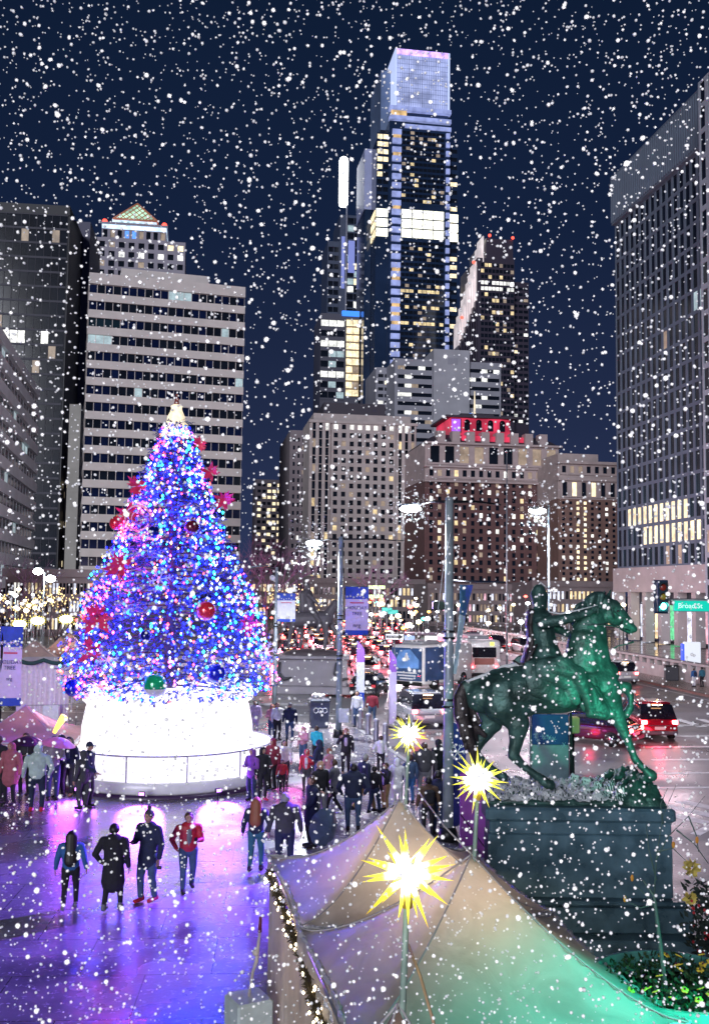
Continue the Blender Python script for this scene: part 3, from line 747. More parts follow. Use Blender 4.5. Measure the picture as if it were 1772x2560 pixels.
for i in range(5600):
    z = 2.95 + 9.9 * (rn.random() ** 1.45); a = rn.random() * 2 * pi
    lobe = 1 + .07 * sin(a * 7 + z * 2.1) + .05 * sin(a * 13 - z * 3.3)
    q = rn.random(); rr = rad(z) * lobe * (1 - .42 * (q ** 2.0)) + (rn.random() * .22 if rn.random() < .3 else 0)
    c = Vector((rr * cos(a), rr * sin(a), z + rn.uniform(-.12, .12)))
    out = Vector((cos(a), sin(a), rn.uniform(-.45, .35))).normalized()
    tw = Vector((rn.uniform(-.6, .6), rn.uniform(-.6, .6), rn.uniform(-.3, .3)))
    d = (out + tw * .7).normalized(); L_ = rn.uniform(.22, .42)
    s_ = d.orthogonal().normalized(); u_ = d.cross(s_)
    mi = 0 if rn.random() < .8 else 1
    for k in range(8):
        t = k / 8; w = rn.random() * 2 * pi
        b0 = c + d * (L_ * (t - .5)); sd_ = (s_ * cos(w) + u_ * sin(w)) 
        tip = b0 + (sd_ * .8 + d * .9).normalized() * (.13 * (1.15 - t) + .03)
        pv = d.cross(sd_) * .02
        cr.add([b0 + pv, b0 - pv, tip], [(0, 1, 2)], mi)
cr.build('crown', [mat('needles_blue_green', (.015, .045, .15), .6, var=.3, scale=3), mat('needles_light', (.05, .09, .24), .6)], tree)

# strings of bulbs
sl = thing('string_lights', 'thousands of small blue, white, teal and red bulbs strung over the christmas tree', 'string lights', TREE)
m = MB(); pts = []
for i in range(900):
    t = i / 900; z = 12.6 - 9.4 * t; a = t * 2 * pi * 17; r = rad(z) * (1.0 + .03 * sin(a * 7))
    pts.append((r * cos(a), r * sin(a), z))
m.path(pts, .008, 3); m.build('cable', mat('green_cable', (.01, .03, .015), .6), sl)
BC = [('bulb_blue', (.006, .012, 1), 9, .44), ('bulb_azure', (.02, .10, 1), 8, .17), ('bulb_white', (.5, .65, 1), 4.5, .09), ('bulb_teal', (.03, .8, .85), 6, .12), ('bulb_pink', (1, .12, .6), 7, .07), ('bulb_red', (1, .07, .05), 7, .06), ('bulb_amber', (1, .55, .12), 6, .04)]
BM = [emit(n, c, s, True) for n, c, s, w in BC]
def bulbmesh(mb, c, r, mi=0):
    c = Vector(c)
    mb.add([c + Vector(v) * r for v in ((1, 0, 0), (-1, 0, 0), (0, 1, 0), (0, -1, 0), (0, 0, 1.25), (0, 0, -1.25))], [(0, 2, 4), (2, 1, 4), (1, 3, 4), (3, 0, 4), (2, 0, 5), (1, 2, 5), (3, 1, 5), (0, 3, 5)], mi, True)
proto = []
for k_, m_ in enumerate(BM):
    q = MB(); bulbmesh(q, (0, 0, 0), 1); proto.append(q.mesh('bulb', m_))
rest = MB(); n1 = 0
for i in range(3300):
    z = 2.98 + 9.8 * (rn.random() ** 1.32); a = rn.random() * 2 * pi
    if sin(a) > .45 and rn.random() < .6: a = -a
    lobe = 1 + .07 * sin(a * 7 + z * 2.1) + .05 * sin(a * 13 - z * 3.3)
    r = rad(z) * lobe * rn.uniform(.93, 1.05)
    u = rn.random(); 
    # the left flank has swathes of red and pink bulbs, the right flank is paler
    if cos(a) < -.45 and sin(2.1 * z + 1) > .1 and u < .45: k = rn.choice((4, 5, 4))
    elif cos(a) > .55 and u < .35: k = rn.choice((2, 4, 2, 3))
    else:
        u = rn.random(); k = 0
        for k in range(len(BC)):
            u -= BC[k][3]
            if u < 0: break
    p = (r * cos(a), r * sin(a), z); s_ = rn.choice((.030, .038, .046, .058))
    if n1 < 100 and sin(a) < -.3 and z < 10 and i % 11 == 0:
        o = bpy.data.objects.new('bulb', proto[k]); COL.objects.link(o); o.parent = sl; o.location = p; o.scale = (.048,) * 3; n1 += 1
    else: bulbmesh(rest, p, s_, k)
tag(rest.build('bulb', BM, sl), kind='stuff')

# point lights added inside the crown to tint the foliage blue and pink
for i in range(22):
    z = 3.6 + 8.4 * (i / 22) ** 1.15; a = -pi / 2 + (i * 2.4 % 3.3) - 1.65; r = rad(z) * .80
    c_ = (.012, .03, 1) if cos(a) > -.6 or i % 2 else (1, .05, .45)
    lamp('added_crown_light', 'POINT', (TX + r * cos(a), TY + r * sin(a), z), 260 * rad(z) / 2.4, c_, size=.12)
# topper: a cream lit tower model with a small figure
tt = thing('tree_topper', 'glowing cream bell-shaped tower model with a small dark red figure on the tree top', 'tree topper', (TX, TY, 12.3))
prof_t = [(.62, .0), (.60, .12), (.50, .16), (.52, .30), (.42, .36), (.44, .52), (.36, .58), (.33, .78), (.24, .98), (.19, 1.12), (.21, 1.15), (.21, 1.2), (.12, 1.26), (.0, 1.28)]
MB().lathe(prof_t, 20).build('tower', emit('topper_cream', (1, .84, .58), .95, True, var=.25, scale=5), tt)
ar = MB()
for j in range(8):
    a = j * pi / 4 + .2; ar.tube((.45 * cos(a), .45 * sin(a), .2), (.58 * cos(a), .58 * sin(a), .2), .09, n=8)
ar.build('clock', emit('topper_white', (1, .97, .9), 2.5), tt)
fg = MB(); fg.cap((0, 0, 1.3), (0, 0, 1.5), .10, .06, 10); fg.ball((0, 0, 1.62), .055, 8); fg.cap((.05, -.03, 1.5), (.12, -.08, 1.42), .025, .02, 6)
blend('figure', fg, mat('dark_red_bronze', (.18, .03, .02), .4), .02, 2, tt)
lamp('topper_light', 'POINT', (TX, TY - 1.2, 13.0), 40, (1, .85, .6), size=.2)

# ornaments hang on the outside of the crown
def bauble(px, py, rpx, label, mats_, cap_=True, gloss=True):
    # front surface depth of the tree at that pixel
    p = at(px, py, TY - 2.5)
    rr = rad(p.z); dx = p.x - TX; rr = max(rr, abs(dx) + .05)
    Y = TY - sqrt(max(rr * rr - dx * dx, .05)) - .12; p = at(px, py, Y); r = rpx * Y / FPX
    t = thing('bauble', label, 'ornament', p, 0, 'giant baubles hung on the christmas tree')
    b_ = MB(); b_.ball((0, 0, 0), r, 20)
    if len(mats_) > 1:
        n0 = 20; mm = 10
        for i in range(len(b_.f) - 2): b_.m[i] = 1 if (i // n0) < 4 else 0
    b_.build('ball', mats_, t)
    c_ = MB(); c_.tube((0, 0, r * .94), (0, 0, r * 1.16), r * .22, n=10); c_.build('cap', mat('gold_cap', (.6, .42, .12), .3, 1), t)
    l_ = MB(); l_.path([(0, 0, r * 1.16), (r * .1, 0, r * 1.3), (0, 0, r * 1.4), (-r * .1, 0, r * 1.3), (0, 0, r * 1.16)], r * .025, 4); l_.build('hook', MAT['gold_cap'], t)
    return t, r
RB = mat('bauble_red', (.75, .03, .06), .15, .2, coat=1, var=.1); GB = mat('bauble_green', (.01, .42, .17), .15, .2, coat=1, var=.2, scale=3); BB = mat('bauble_blue', (.01, .02, .55), .12, .2, coat=1, var=.15)
WBm = mat('bauble_pearl', (.7, .7, .72), .2); MBm = mat('bauble_maroon', (.16, .01, .03), .12, .2, coat=1)
bauble(515, 1527, 25, 'large glossy red bauble on the right half of the christmas tree', [RB])
bauble(388, 1712, 30, 'largest bauble, green with a pearl lower half, at the foot of the tree', [GB, WBm])
bauble(541, 1683, 24, 'glossy blue bauble low on the right of the tree above the drum', [BB])
bauble(292, 1308, 18, 'small red bauble sticking out on the upper left edge of the tree', [RB])
bauble(184, 1720, 22, 'blue bauble at the lower left corner of the tree', [BB])
bauble(386, 1330, 17, 'small dark blue bauble near the middle of the upper tree', [mat('bauble_navy', (.005, .01, .2), .12, .2, coat=1)])
bauble(480, 1318, 20, 'dark maroon bauble on the upper right of the tree', [MBm])
bauble(365, 1590, 15, 'deep blue bauble among the lights in the middle of the tree', [MAT['bauble_navy']])
def flake_orn(px, py, r, label):
    p = at(px, py, TY - 2.5); rr = max(rad(p.z), abs(p.x - TX) + .05); dx = p.x - TX
    p = at(px, py, TY - sqrt(max(rr * rr - dx * dx, .05)) - .15)
    q = MB()
    for k in range(6):
        a = k * pi / 3 + .2; d = Vector((cos(a), 0, sin(a))); q.tube((0, 0, 0), d * r, r * .05, n=5)
        for t in (.45, .7):
            for s_ in (-.9, .9):
                e_ = Vector((cos(a + s_), 0, sin(a + s_))); q.tube(d * r * t, d * r * t + e_ * r * .28, r * .04, n=4)
    o = q.build('snowflake_ornament', mat('glitter_lilac', (.75, .72, .95), .3), None, p)
    tag(o, label, 'ornament')
flake_orn(400, 1448, .42, 'white six-armed snowflake ornament in the middle of the christmas tree')
flake_orn(268, 1650, .40, 'white snowflake ornament low on the left side of the tree')
flake_orn(668, 1630, .40, 'white snowflake ornament on the right rim of the tree')
def wreath(px, py, r, label):
    p = at(px, py, TY - 2.5); rr = max(rad(p.z), abs(p.x - TX) + .05); dx = p.x - TX
    p = at(px, py, TY - sqrt(max(rr * rr - dx * dx, .05)) - .15)
    q = MB(); q.path([(r * cos(t * pi / 12), 0, r * sin(t * pi / 12)) for t in range(25)], r * .09, 6)
    q.path([(r * .5 * cos(t * pi / 6), -.02, r * .5 * sin(t * pi / 6)) for t in range(13)], r * .06, 5)
    for k in range(5):
        a = k * 2 * pi / 5; q.tube((r * .5 * cos(a), -.01, r * .5 * sin(a)), (r * cos(a), -.01, r * sin(a)), r * .05, n=4)
    tag(q.build('ring_ornament', mat('rose_metal', (.75, .3, .35), .3, .6), None, p), label, 'ornament')
wreath(345, 1295, .44, 'rose coloured double ring ornament on the upper left of the tree')
def poins(px, py, r, label, back=.1):
    p = at(px, py, TY - 2.5); rr = max(rad(p.z), abs(p.x - TX) + .05); dx = p.x - TX
    p = at(px, py, TY - sqrt(max(rr * rr - dx * dx, .05)) - back)
    q = MB(); w = random.Random(px)
    for k in range(26):
        a = w.random() * 2 * pi; l = r * w.uniform(.5, 1.2); d = Vector((cos(a), -w.uniform(.1, .8), sin(a))); s_ = Vector((-sin(a), 0, cos(a))) * l * .17
        q.add([(0, 0, 0), d * l * .5 + s_, d * l, d * l * .5 - s_], [(0, 1, 2, 3)])
    tag(q.build('red_spray', mat('spray_red', (.75, .03, .12), .5, var=.2), None, p), label, 'ornament', 'red leaf sprays tucked into the christmas tree')
for px, py, r, lb in ((300, 1418, .5, 'red leaf spray on the left edge of the tree above the snowflake'), (247, 1545, .6, 'largest red leaf spray low on the left side of the tree'), (232, 1628, .5, 'red leaf spray near the bottom left of the tree'),
                      (345, 1215, .4, 'red leaf spray high on the left edge of the tree'), (527, 1180, .35, 'red leaf spray high on the right edge of the tree'), (500, 1110, .3, 'topmost red leaf spray on the right edge near the topper'), (560, 1250, .4, 'red leaf spray on the right edge at mid height'), (318, 1285, .45, 'red leaf spray beside the rose ring ornament'), (620, 1560, .4, 'red leaf spray low on the right edge of the tree')):
    poins(px, py, r, lb)
# low violet floodlights added round the drum, aimed outward to colour the paving
for k, (a, cc, pw_) in enumerate(((-2.75, (.5, .06, 1), 260), (-2.1, (.45, .09, 1), 380), (-1.57, (.48, .10, 1), 420), (-1.0, (.42, .09, 1), 420), (-.3, (.8, .12, .55), 260))):
    x, y = TX + 4.3 * cos(a), TY + 4.3 * sin(a)
    f = thing('added_floodlight', ('leftmost', 'second from left', 'middle', 'second from right', 'rightmost')[k] + ' of the small added violet floodlights at the foot of the white drum', 'floodlight', (x, y, 0), a + pi / 2, 'added violet floodlights round the drum')
    MB().bbox(-.1, .1, -.06, .06, .22, .35).build('housing', BLACKM, f)
    MB().box(-.08, .08, -.075, -.062, .24, .33).build('lens', emit('violet_lens', (.6, .2, 1), 5), f)
    MB().tube((0, .02, 0), (0, .02, 0.3), .02, n=6).build('stand', BLACKM, f)
    lamp('violet_light', 'SPOT', (x + .25 * cos(a), y + .25 * sin(a), .45), pw_ * 1.7, cc, (x + 4 * cos(a), y + 4 * sin(a), 0), .8, 155, .8)
# ================================================================ TENTS AND STARS
def fabric(name, col):
    m = bpy.data.materials.new(name); m.use_nodes = True; n = m.node_tree; n.nodes.clear(); L = n.links.new
    o = n.nodes.new('ShaderNodeOutputMaterial'); d = n.nodes.new('ShaderNodeBsdfPrincipled'); t = n.nodes.new('ShaderNodeBsdfTranslucent'); x = n.nodes.new('ShaderNodeMixShader')
    d.inputs['Base Color'].default_value = (*col, 1); d.inputs['Roughness'].default_value = .35; t.inputs['Color'].default_value = (*col, 1); x.inputs[0].default_value = .35
    z = n.nodes.new('ShaderNodeTexNoise'); z.inputs['Scale'].default_value = 1.7; z.inputs['Distortion'].default_value = 1.2; z.inputs['Detail'].default_value = 5; c = n.nodes.new('ShaderNodeTexCoord'); L(c.outputs['Object'], z.inputs['Vector'])
    b = n.nodes.new('ShaderNodeBump'); b.inputs['Strength'].default_value = .55; b.inputs['Distance'].default_value = .05; L(z.outputs['Fac'], b.inputs['Height']); L(b.outputs[0], d.inputs['Normal'])
    r = n.nodes.new('ShaderNodeValToRGB'); r.color_ramp.elements[0].color = (*[q * .68 for q in col], 1); r.color_ramp.elements[1].color = (*col, 1); r.color_ramp.elements[0].position = .3; r.color_ramp.elements[1].position = .6
    L(z.outputs['Fac'], r.inputs[0]); L(r.outputs[0], d.inputs['Base Color'])
    L(d.outputs[0], x.inputs[1]); L(t.outputs[0], x.inputs[2]); L(x.outputs[0], o.inputs[0]); MAT[name] = m; return m
TENTF = fabric('tent_fabric', (.66, .61, .60)); TENTP = fabric('tent_fabric_peach', (.75, .55, .48)); TENTB = fabric('tent_fabric_brown', (.42, .3, .26))
def tent(label, c, rz, h, ez, pz, mt, group=None, wall_l=True, k=1.7, legs=True, inner=None, warm=(1, .72, .4), off=(0, 0)):
    t = thing('market_tent', label, 'tent', (c[0], c[1], 0), rz, group)
    N = 28; m = MB(); vs = []; fs = []
    for i in range(N + 1):
        for j in range(N + 1):
            u = -1 + 2 * i / N; v = -1 + 2 * j / N
            r = max(abs(u), abs(v)); e = (abs(u) ** 5 + abs(v) ** 5) ** .2; r = .55 * r + .45 * e
            r = min(r, 1.15)
            eave = ez - .16 * (1 - min(abs(u), abs(v)) ** 2) * 0 
            z = ez + (pz - ez) * max(0, 1 - r) ** k + .05 * (min(abs(u), abs(v)) / max(.001, max(abs(u), abs(v)))) ** 3 * max(abs(u), abs(v))
            inn = 1 - .06 * (1 - min(abs(u), abs(v)) ** 2) * (1 if max(abs(u), abs(v)) > .99 else 0)
            vs.append((u * h * inn + off[0] * (1 - r), v * h * inn + off[1] * (1 - r), z))
    for i in range(N):
        for j in range(N):
            a = i * (N + 1) + j; fs.append((a, a + N + 1, a + N + 2, a + 1))
    m.add(vs, fs, 0, True); m.build('canopy', mt, t)
    if ez > 1:
        va = MB(); rr = random.Random(5)
        for s_ in range(4):
            a0 = s_ * pi / 2; R_ = Matrix.Rotation(a0, 3, 'Z')
            n_ = 24; top = []; bot = []
            for q in range(n_ + 1):
                u = -1 + 2 * q / n_; ii = 1 - .06 * (1 - u * u)
                top.append(R_ @ Vector((u * h, -h * ii, ez - .0))); bot.append(R_ @ Vector((u * h, -h * ii - .02 + rr.uniform(-.02, .02), ez - .26 + rr.uniform(-.015, .015))))
            va.loft([top, bot], 0, True, False, False)
        va.build('valance', mt, t)
        for s_ in range(4):
            R_ = Matrix.Rotation(s_ * pi / 2, 3, 'Z'); pts_ = []
            for q in range(25):
                u = q / 24; r_ = u; z = ez + (pz - ez) * max(0, 1 - (.55 * r_ + .45 * (2 ** .2) * r_)) ** k + .05 * u
                pts_.append(R_ @ Vector((u * h, -u * h, z + .006)))
            MB().path(pts_, .011, 5).build('seam', mat('seam_tape', (.42, .40, .42), .5), t)
            pts_ = []; rad_ = []
            for q in range(61):
                u = -1 + q / 30; ii = 1 - .06 * (1 - u * u)
                pts_.append(R_ @ Vector((u * h + rr.uniform(-.01, .01), -h * ii - .012 + rr.uniform(-.014, .014), ez + .055 * u ** 6 + rr.uniform(-.012, .012)))); rad_.append(rr.uniform(.016, .042))
            MB().path(pts_, rad_, 7).build('edge_roll', mat('crumpled_edge', (.55, .54, .58), .35, bump=.8, scale=10), t)
    fr = MB()
    for sx_, sy_ in ((-1, -1), (1, -1), (1, 1), (-1, 1)):
        if legs: MB().bbox(-.035, .035, -.035, .035, 0, ez, .01).build('leg', mat('tent_alu', (.6, .6, .62), .35, .8), t, (sx_ * (h - .06), sy_ * (h - .06), 0))
    for a, b_ in (((-1, -1), (1, -1)), ((1, -1), (1, 1)), ((1, 1), (-1, 1)), ((-1, 1), (-1, -1))):
        fr.tube((a[0] * (h - .06), a[1] * (h - .06), ez - .08), (b_[0] * (h - .06), b_[1] * (h - .06), ez - .08), .025, n=6)
    fr.tube((0, 0, ez - .5), (0, 0, pz - .03), .03, n=6)
    fr.build('frame', mat('tent_alu', (.6, .6, .62), .35, .8), t)
    if wall_l:
        w = MB(); n_ = 30; top = []; bot = []
        for q in range(n_ + 1):
            y = -h + 2 * h * q / n_; x = -h + .05 + .03 * sin(q * 1.9)
            top.append((x, y, ez - .24)); bot.append((x + .03 * sin(q * 2.3), y, .05))
        w.loft([top, bot], 0, True, False, False); w.build('side_wall', mt, t)
    if inner: lamp('tent_lamp', 'POINT', (c[0] + inner[1], c[1] + inner[2], inner[3]), inner[0], warm, size=.2)
    return t
U_ = Vector((.2, -.98, 0)); V_ = Vector((.98, .2, 0)); trz = atan2(V_.y, V_.x)
C0 = Vector((-1.36, 16.7, 0)); hT = 1.75
c1 = C0 + U_ * 1.75 + V_ * 1.73; c2 = c1 + U_ * 3.5; c2 = Vector((1.40, 11.85, 0))
c1 = Vector((.72, 15.3, 0))
p1 = at(1012, 1998, 15.3); p2 = at(1182, 2137, 11.85); p3 = at(1003, 2510, 7.7)
MOFF = .12
tent('off-white peaked market tent behind the biggest star, glowing brown inside, second in the row', c1, trz, 1.74, 2.42, p1.z, TENTF, 'market tents in the foreground row', inner=(75, .3, -.6, 2.3))
tent('nearest large peaked market tent, its front slope lit green', c2, trz, 1.74, 2.42, p2.z, TENTF, 'market tents in the foreground row', inner=(48, .0, .1, 2.8), k=1.45)
tent('market tent of which only the brown peak tip shows at the bottom edge', (.37, 7.7), trz, 1.7, 2.3, p3.z, TENTB, 'market tents in the foreground row', k=2.0, wall_l=False, inner=(6, 0, 0, 2.2))

def star_mat():
    m = bpy.data.materials.new('star_glow'); m.use_nodes = True; n = m.node_tree; b = n.nodes['Principled BSDF']; L = n.links.new
    t = n.nodes.new('ShaderNodeTexCoord'); v = n.nodes.new('ShaderNodeVectorMath'); v.operation = 'LENGTH'; L(t.outputs['Object'], v.inputs[0])
    r = n.nodes.new('ShaderNodeValToRGB'); r.color_ramp.elements[0].position = .11; r.color_ramp.elements[0].color = (1, 1, .95, 1)
    r.color_ramp.elements[1].position = .42; r.color_ramp.elements[1].color = (.80, .55, .004, 1)
    e = r.color_ramp.elements.new(.19); e.color = (.80, .86, .08, 1)
    L(v.outputs['Value'], r.inputs[0]); L(r.outputs[0], b.inputs['Emission Color']); L(r.outputs[0], b.inputs['Base Color'])
    q = n.nodes.new('ShaderNodeMapRange'); q.inputs['From Min'].default_value = .08; q.inputs['From Max'].default_value = .21; q.inputs['To Min'].default_value = 6; q.inputs['To Max'].default_value = 1.05
    L(v.outputs['Value'], q.inputs['Value']); L(q.outputs[0], b.inputs['Emission Strength']); b.inputs['Roughness'].default_value = .4
    m.cycles.emission_sampling = 'AUTO'; return m
STM = star_mat(); POLEC = mat('star_pole_paint', (.30, .42, .36), .4, var=.3, scale=5)
def star(px, py, Y, r, peak, seed, label, sag=0):
    c = at(px, py, Y); t = thing('star_lantern', label, 'star lantern', (peak[0], peak[1], peak[2]), 0, 'glowing star lanterns on the tent peaks')
    q = MB(); w = random.Random(seed); lc = c - Vector(peak); n_ = 18
    core_r = r * .2
    rings_dirs = []
    for k in range(n_):
        z = 1 - 2 * (k + .5) / n_; a = k * 2.39996 + seed; d = Vector((sqrt(1 - z * z) * cos(a), sqrt(1 - z * z) * sin(a), z)); rings_dirs.append((d, r * w.uniform(.72, 1.0)))
    for k in range(11):   # a fan of long points in the plane across the pole
        a = k * 2 * pi / 11 + .12 * w.uniform(-1, 1) + pi / 2; rings_dirs.append((Vector((cos(a), w.uniform(-.3, .3) - .1, sin(a))).normalized(), r * w.uniform(.82, 1.08)))
    for d, l in rings_dirs:
        a_ = d.orthogonal().normalized(); b_ = d.cross(a_); bw = r * .092
        base = [a_ * bw, b_ * bw, -a_ * bw, -b_ * bw]
        q.add([d * core_r * .6 + v for v in base] + [d * l], [(0, 1, 4), (1, 2, 4), (2, 3, 4), (3, 0, 4)])
    q.ball((0, 0, 0), core_r, 12)
    q.build('star', STM, t, lc, None).scale = (1, 1, 1)
    MB().tube((0, 0, -.3), lc - Vector((0, 0, r * .25)), .028, .022, 8).build('pole', POLEC, t)
    MB().tube(lc - Vector((0, 0, r * .62)), lc - Vector((0, 0, r * .2)), .04, .04, 8).build('socket', mat('amber_socket', (.6, .38, .08), .4), t)
    return c
s3 = star(1018, 2182, 7.7, .41, p3, 4, 'largest nearest yellow star lantern in front of the two tents')
s2 = star(1194, 1948, 11.85, .38, p2, 9, 'yellow star lantern on a pole left of the horse statue, middle in size')
s1 = star(1022, 1836, 15.3, .35, p1, 14, 'smallest star lantern of the foreground row, above the crowd')
# guy ropes
def rope(label, pts, r=.012, m=None):
    q = MB(); q.path(pts, r, 5); return tag(q.build('guy_rope', m or mat('pale_rope', (.55, .52, .55), .6), None), label, 'rope')
rope('pale guy rope running from the small star pole down to the middle tent peak', [at(1035, 1965, 15.0), at(1110, 2065, 13.6), at(1178, 2135, 12.2)])
rope('orange guy rope dropping beside the pole of the largest star', [at(1020, 2362, 7.8), at(1050, 2440, 7.4), at(1084, 2560, 7.0), at(1110, 2700, 6.9)], .012, mat('tan_rope', (.5, .33, .2), .6))
# light garland along the left eaves
ga = thing('light_garland', 'brown fir garland with gold lights along the left eaves of the two near tents', 'garland', (0, 0, 0))
gp = []
ptsg = [(672, 2178, 15.9), (690, 2230, 15.2), (716, 2290, 14.4), (733, 2345, 13.7), (752, 2385, 13.2), (768, 2440, 12.6), (780, 2490, 12.1), (800, 2540, 11.6), (822, 2620, 11.0)]
gpts = [at(*p) for p in ptsg]
gb = MB(); gm = MB(); w = random.Random(6)
gb.path(gpts, .035, 6)
for i in range(len(gpts) - 1):
    for k in range(150):
        t = w.random(); p = gpts[i].lerp(gpts[i + 1], t); d = Vector((w.uniform(-1, 1), w.uniform(-1, 1), w.uniform(-1, 1))).normalized(); s_ = d.orthogonal() * .012
        gb.add([p + s_, p - s_, p + d * .11], [(0, 1, 2)])
gb.build('garland', mat('garland_brown', (.06, .045, .02), .7), ga)
gq = MB(); bulbmesh(gq, (0, 0, 0), .02); gme = gq.mesh('bulb', emit('bulb_gold', (1, .8, .5), 9, True))
for i in range(len(gpts) - 1):
    for k in range(9):
        p = gpts[i].lerp(gpts[i + 1], w.random()) + Vector((w.uniform(-.09, .09), w.uniform(-.12, 0), w.uniform(-.09, .09)))
        o = bpy.data.objects.new('bulb', gme); COL.objects.link(o); o.parent = ga; o.location = p
# weighted flag base bottom left of the tents
fb = G(620, 2500); fb.z = 0
an = thing('anchor_block', 'pale block weight with a slim pole standing at the bottom left of the tents', 'weight', at(622, 2520, 15.2) * 1)
hz = .0
o_ = Vector((an.location.x, an.location.y, 0)); zt_ = at(622, 2490, 15.2).z
an.location = o_
MB().bbox(-.28, .28, -.28, .28, 0, max(.3, zt_ - .0), .03).build('block', mat('pale_block', (.5, .58, .58), .5), an, None, (0, 0, .5))
ph = at(648, 2330, 15.2).z
q = MB(); q.path([(.0, 0, zt_), (.05, 0, zt_ + .35), (.10, 0, zt_ + .5), (.14, 0, ph)], [.02, .022, .03, .02], 7); q.ball((.09, 0, zt_ + .62), .055, 8); q.build('pole', mat('bone_pole', (.5, .45, .42), .5), an)
MB().tube((.14, 0, ph), (.15, 0, ph + .22), .03, .022, 8).build('tip', mat('tip_red', (.15, .02, .03), .5), an)
# green floodlight for statue and tent (on a mast out to the right)
fm = thing('floodlight_mast', 'mast with a green floodlight standing right of the tents', 'floodlight', (5.2, 9.3, 0))
MB().tube((0, 0, 0), (0, 0, 5.2), .06, .045).build('mast', BLACKM, fm)
MB().bbox(-.2, .2, -.1, .1, 5.1, 5.4).build('housing', BLACKM, fm)
GRN = (.02, 1, .45)
lamp('green_spot', 'SPOT', (4.9, 9.6, 5.1), 3300, (.0, .9, .5), (5.0, 18, 4.9), .12, 27, 1)
lamp('green_spot', 'SPOT', (4.9, 9.4, 5.0), 1150, (.0, .9, .58), (2.75, 10.4, 2.2), .12, 60, 1)
# ================================================================ EQUESTRIAN STATUE
def SP(zx, zy, dy=0.0): return at(1100 + zx / 2.956, 1420 + zy / 2.956, 18.0) + Vector((0, dy, 0))
KS = 18.0 / FPX / 2.956
ped_o = Vector((2.25, 17.0, 0))
def bronze(name, col, rough=.47):
    return mat(name, col, rough, .35, var=.6, scale=3.2, bump=.5, bscale=11, spec=.5)
BRZ = bronze('dark_green_bronze', (.045, .11, .10))
BRZ2 = bronze('dark_brown_bronze', (.05, .042, .045))
st = thing('equestrian_statue', 'dark bronze statue of a rider on a striding horse lit green from the front', 'statue', SP(800, 1540))
so_ = Vector(st.location)
YA = (0, 1, 0)
def P(zx, zy, dy=0): return SP(zx, zy, dy) - so_
h = MB(); k = KS
def C(a, b_, ra, rb, sc=1, da=0, db=None, ax=YA):
    db = da if db is None else db
    h.cap(P(a[0], a[1], da), P(b_[0], b_[1], db), ra * k, rb * k, 14, ax, sc)
# trunk
C((470, 935), (570, 935), 205, 185, .9)
C((560, 905), (900, 900), 178, 172, 1.0)
C((900, 890), (1120, 860), 160, 160, .95)
C((1120, 830), (1200, 790), 150, 120, .9)
C((310, 950), (430, 930), 125, 190, .9)
C((200, 885), (420, 850), 62, 100, .6)
C((1190, 860), (1240, 960), 90, 80, 1.2)
# neck and head
C((1085, 740), (1085, 560), 185, 150, .62)
C((1090, 570), (1115, 360), 150, 105, .5)
C((1110, 340), (1185, 265), 98, 74, .55)
C((1020, 300), (1130, 260), 40, 55, .45)      # mane
C((1000, 400), (1020, 300), 46, 38, .45)
C((1200, 255), (1290, 300), 60, 58, .72)
C((1285, 300), (1395, 420), 54, 34, .72)
C((1240, 350), (1290, 390), 56, 42, .7)
C((1390, 420), (1432, 452), 34, 27, .8)
C((1340, 440), (1405, 478), 24, 18, .7)
C((1300, 250), (1420, 400), 16, 12, .7)
# ears
C((1195, 215), (1212, 158), 17, 5, 1, -.03)
C((1240, 215), (1270, 152), 20, 5, 1, .05)
# near hind leg
C((470, 1000), (545, 1110), 165, 95, .55, -.22)
C((560, 1140), (545, 1270), 84, 52, .7, -.24, -.24)
C((545, 1270), (520, 1365), 52, 42, .8, -.24)
C((520, 1368), (600, 1450), 40, 29, .9, -.24)
C((600, 1450), (692, 1518), 28, 30, 1, -.24)
C((692, 1518), (745, 1545), 32, 30, 1, -.24)
C((745, 1560), (790, 1585), 34, 42, 1, -.24)
# far hind leg
C((400, 1020), (395, 1150), 150, 85, .5, .2)
C((390, 1160), (300, 1300), 76, 46, .7, .22)
C((300, 1300), (262, 1370), 46, 38, .8, .22)
C((262, 1370), (350, 1470), 34, 27, .9, .22)
C((350, 1470), (430, 1525), 27, 28, 1, .22)
C((430, 1530), (480, 1560), 32, 36, 1, .22)
# near foreleg, planted far forward
C((1200, 880), (1270, 1050), 110, 62, .7, -.18)
C((1275, 1060), (1345, 1225), 58, 40, .8, -.18)
C((1340, 1215), (1358, 1255), 42, 38, .9, -.18)
C((1355, 1250), (1415, 1395), 32, 26, .9, -.18)
C((1415, 1395), (1440, 1430), 30, 27, 1, -.18)
C((1440, 1430), (1505, 1490), 27, 28, 1, -.18)
C((1505, 1495), (1535, 1520), 36, 44, 1, -.18)
# raised far foreleg
C((1240, 900), (1345, 890), 80, 48, .8, .2)
C((1345, 888), (1400, 885), 46, 38, .9, .2)
C((1400, 890), (1428, 960), 36, 26, .9, .2)
C((1428, 960), (1428, 1030), 26, 25, 1, .2)
C((1426, 1040), (1395, 1090), 30, 34, 1, .2)
hb = blend('horse', h, [BRZ], .022, 5, st)
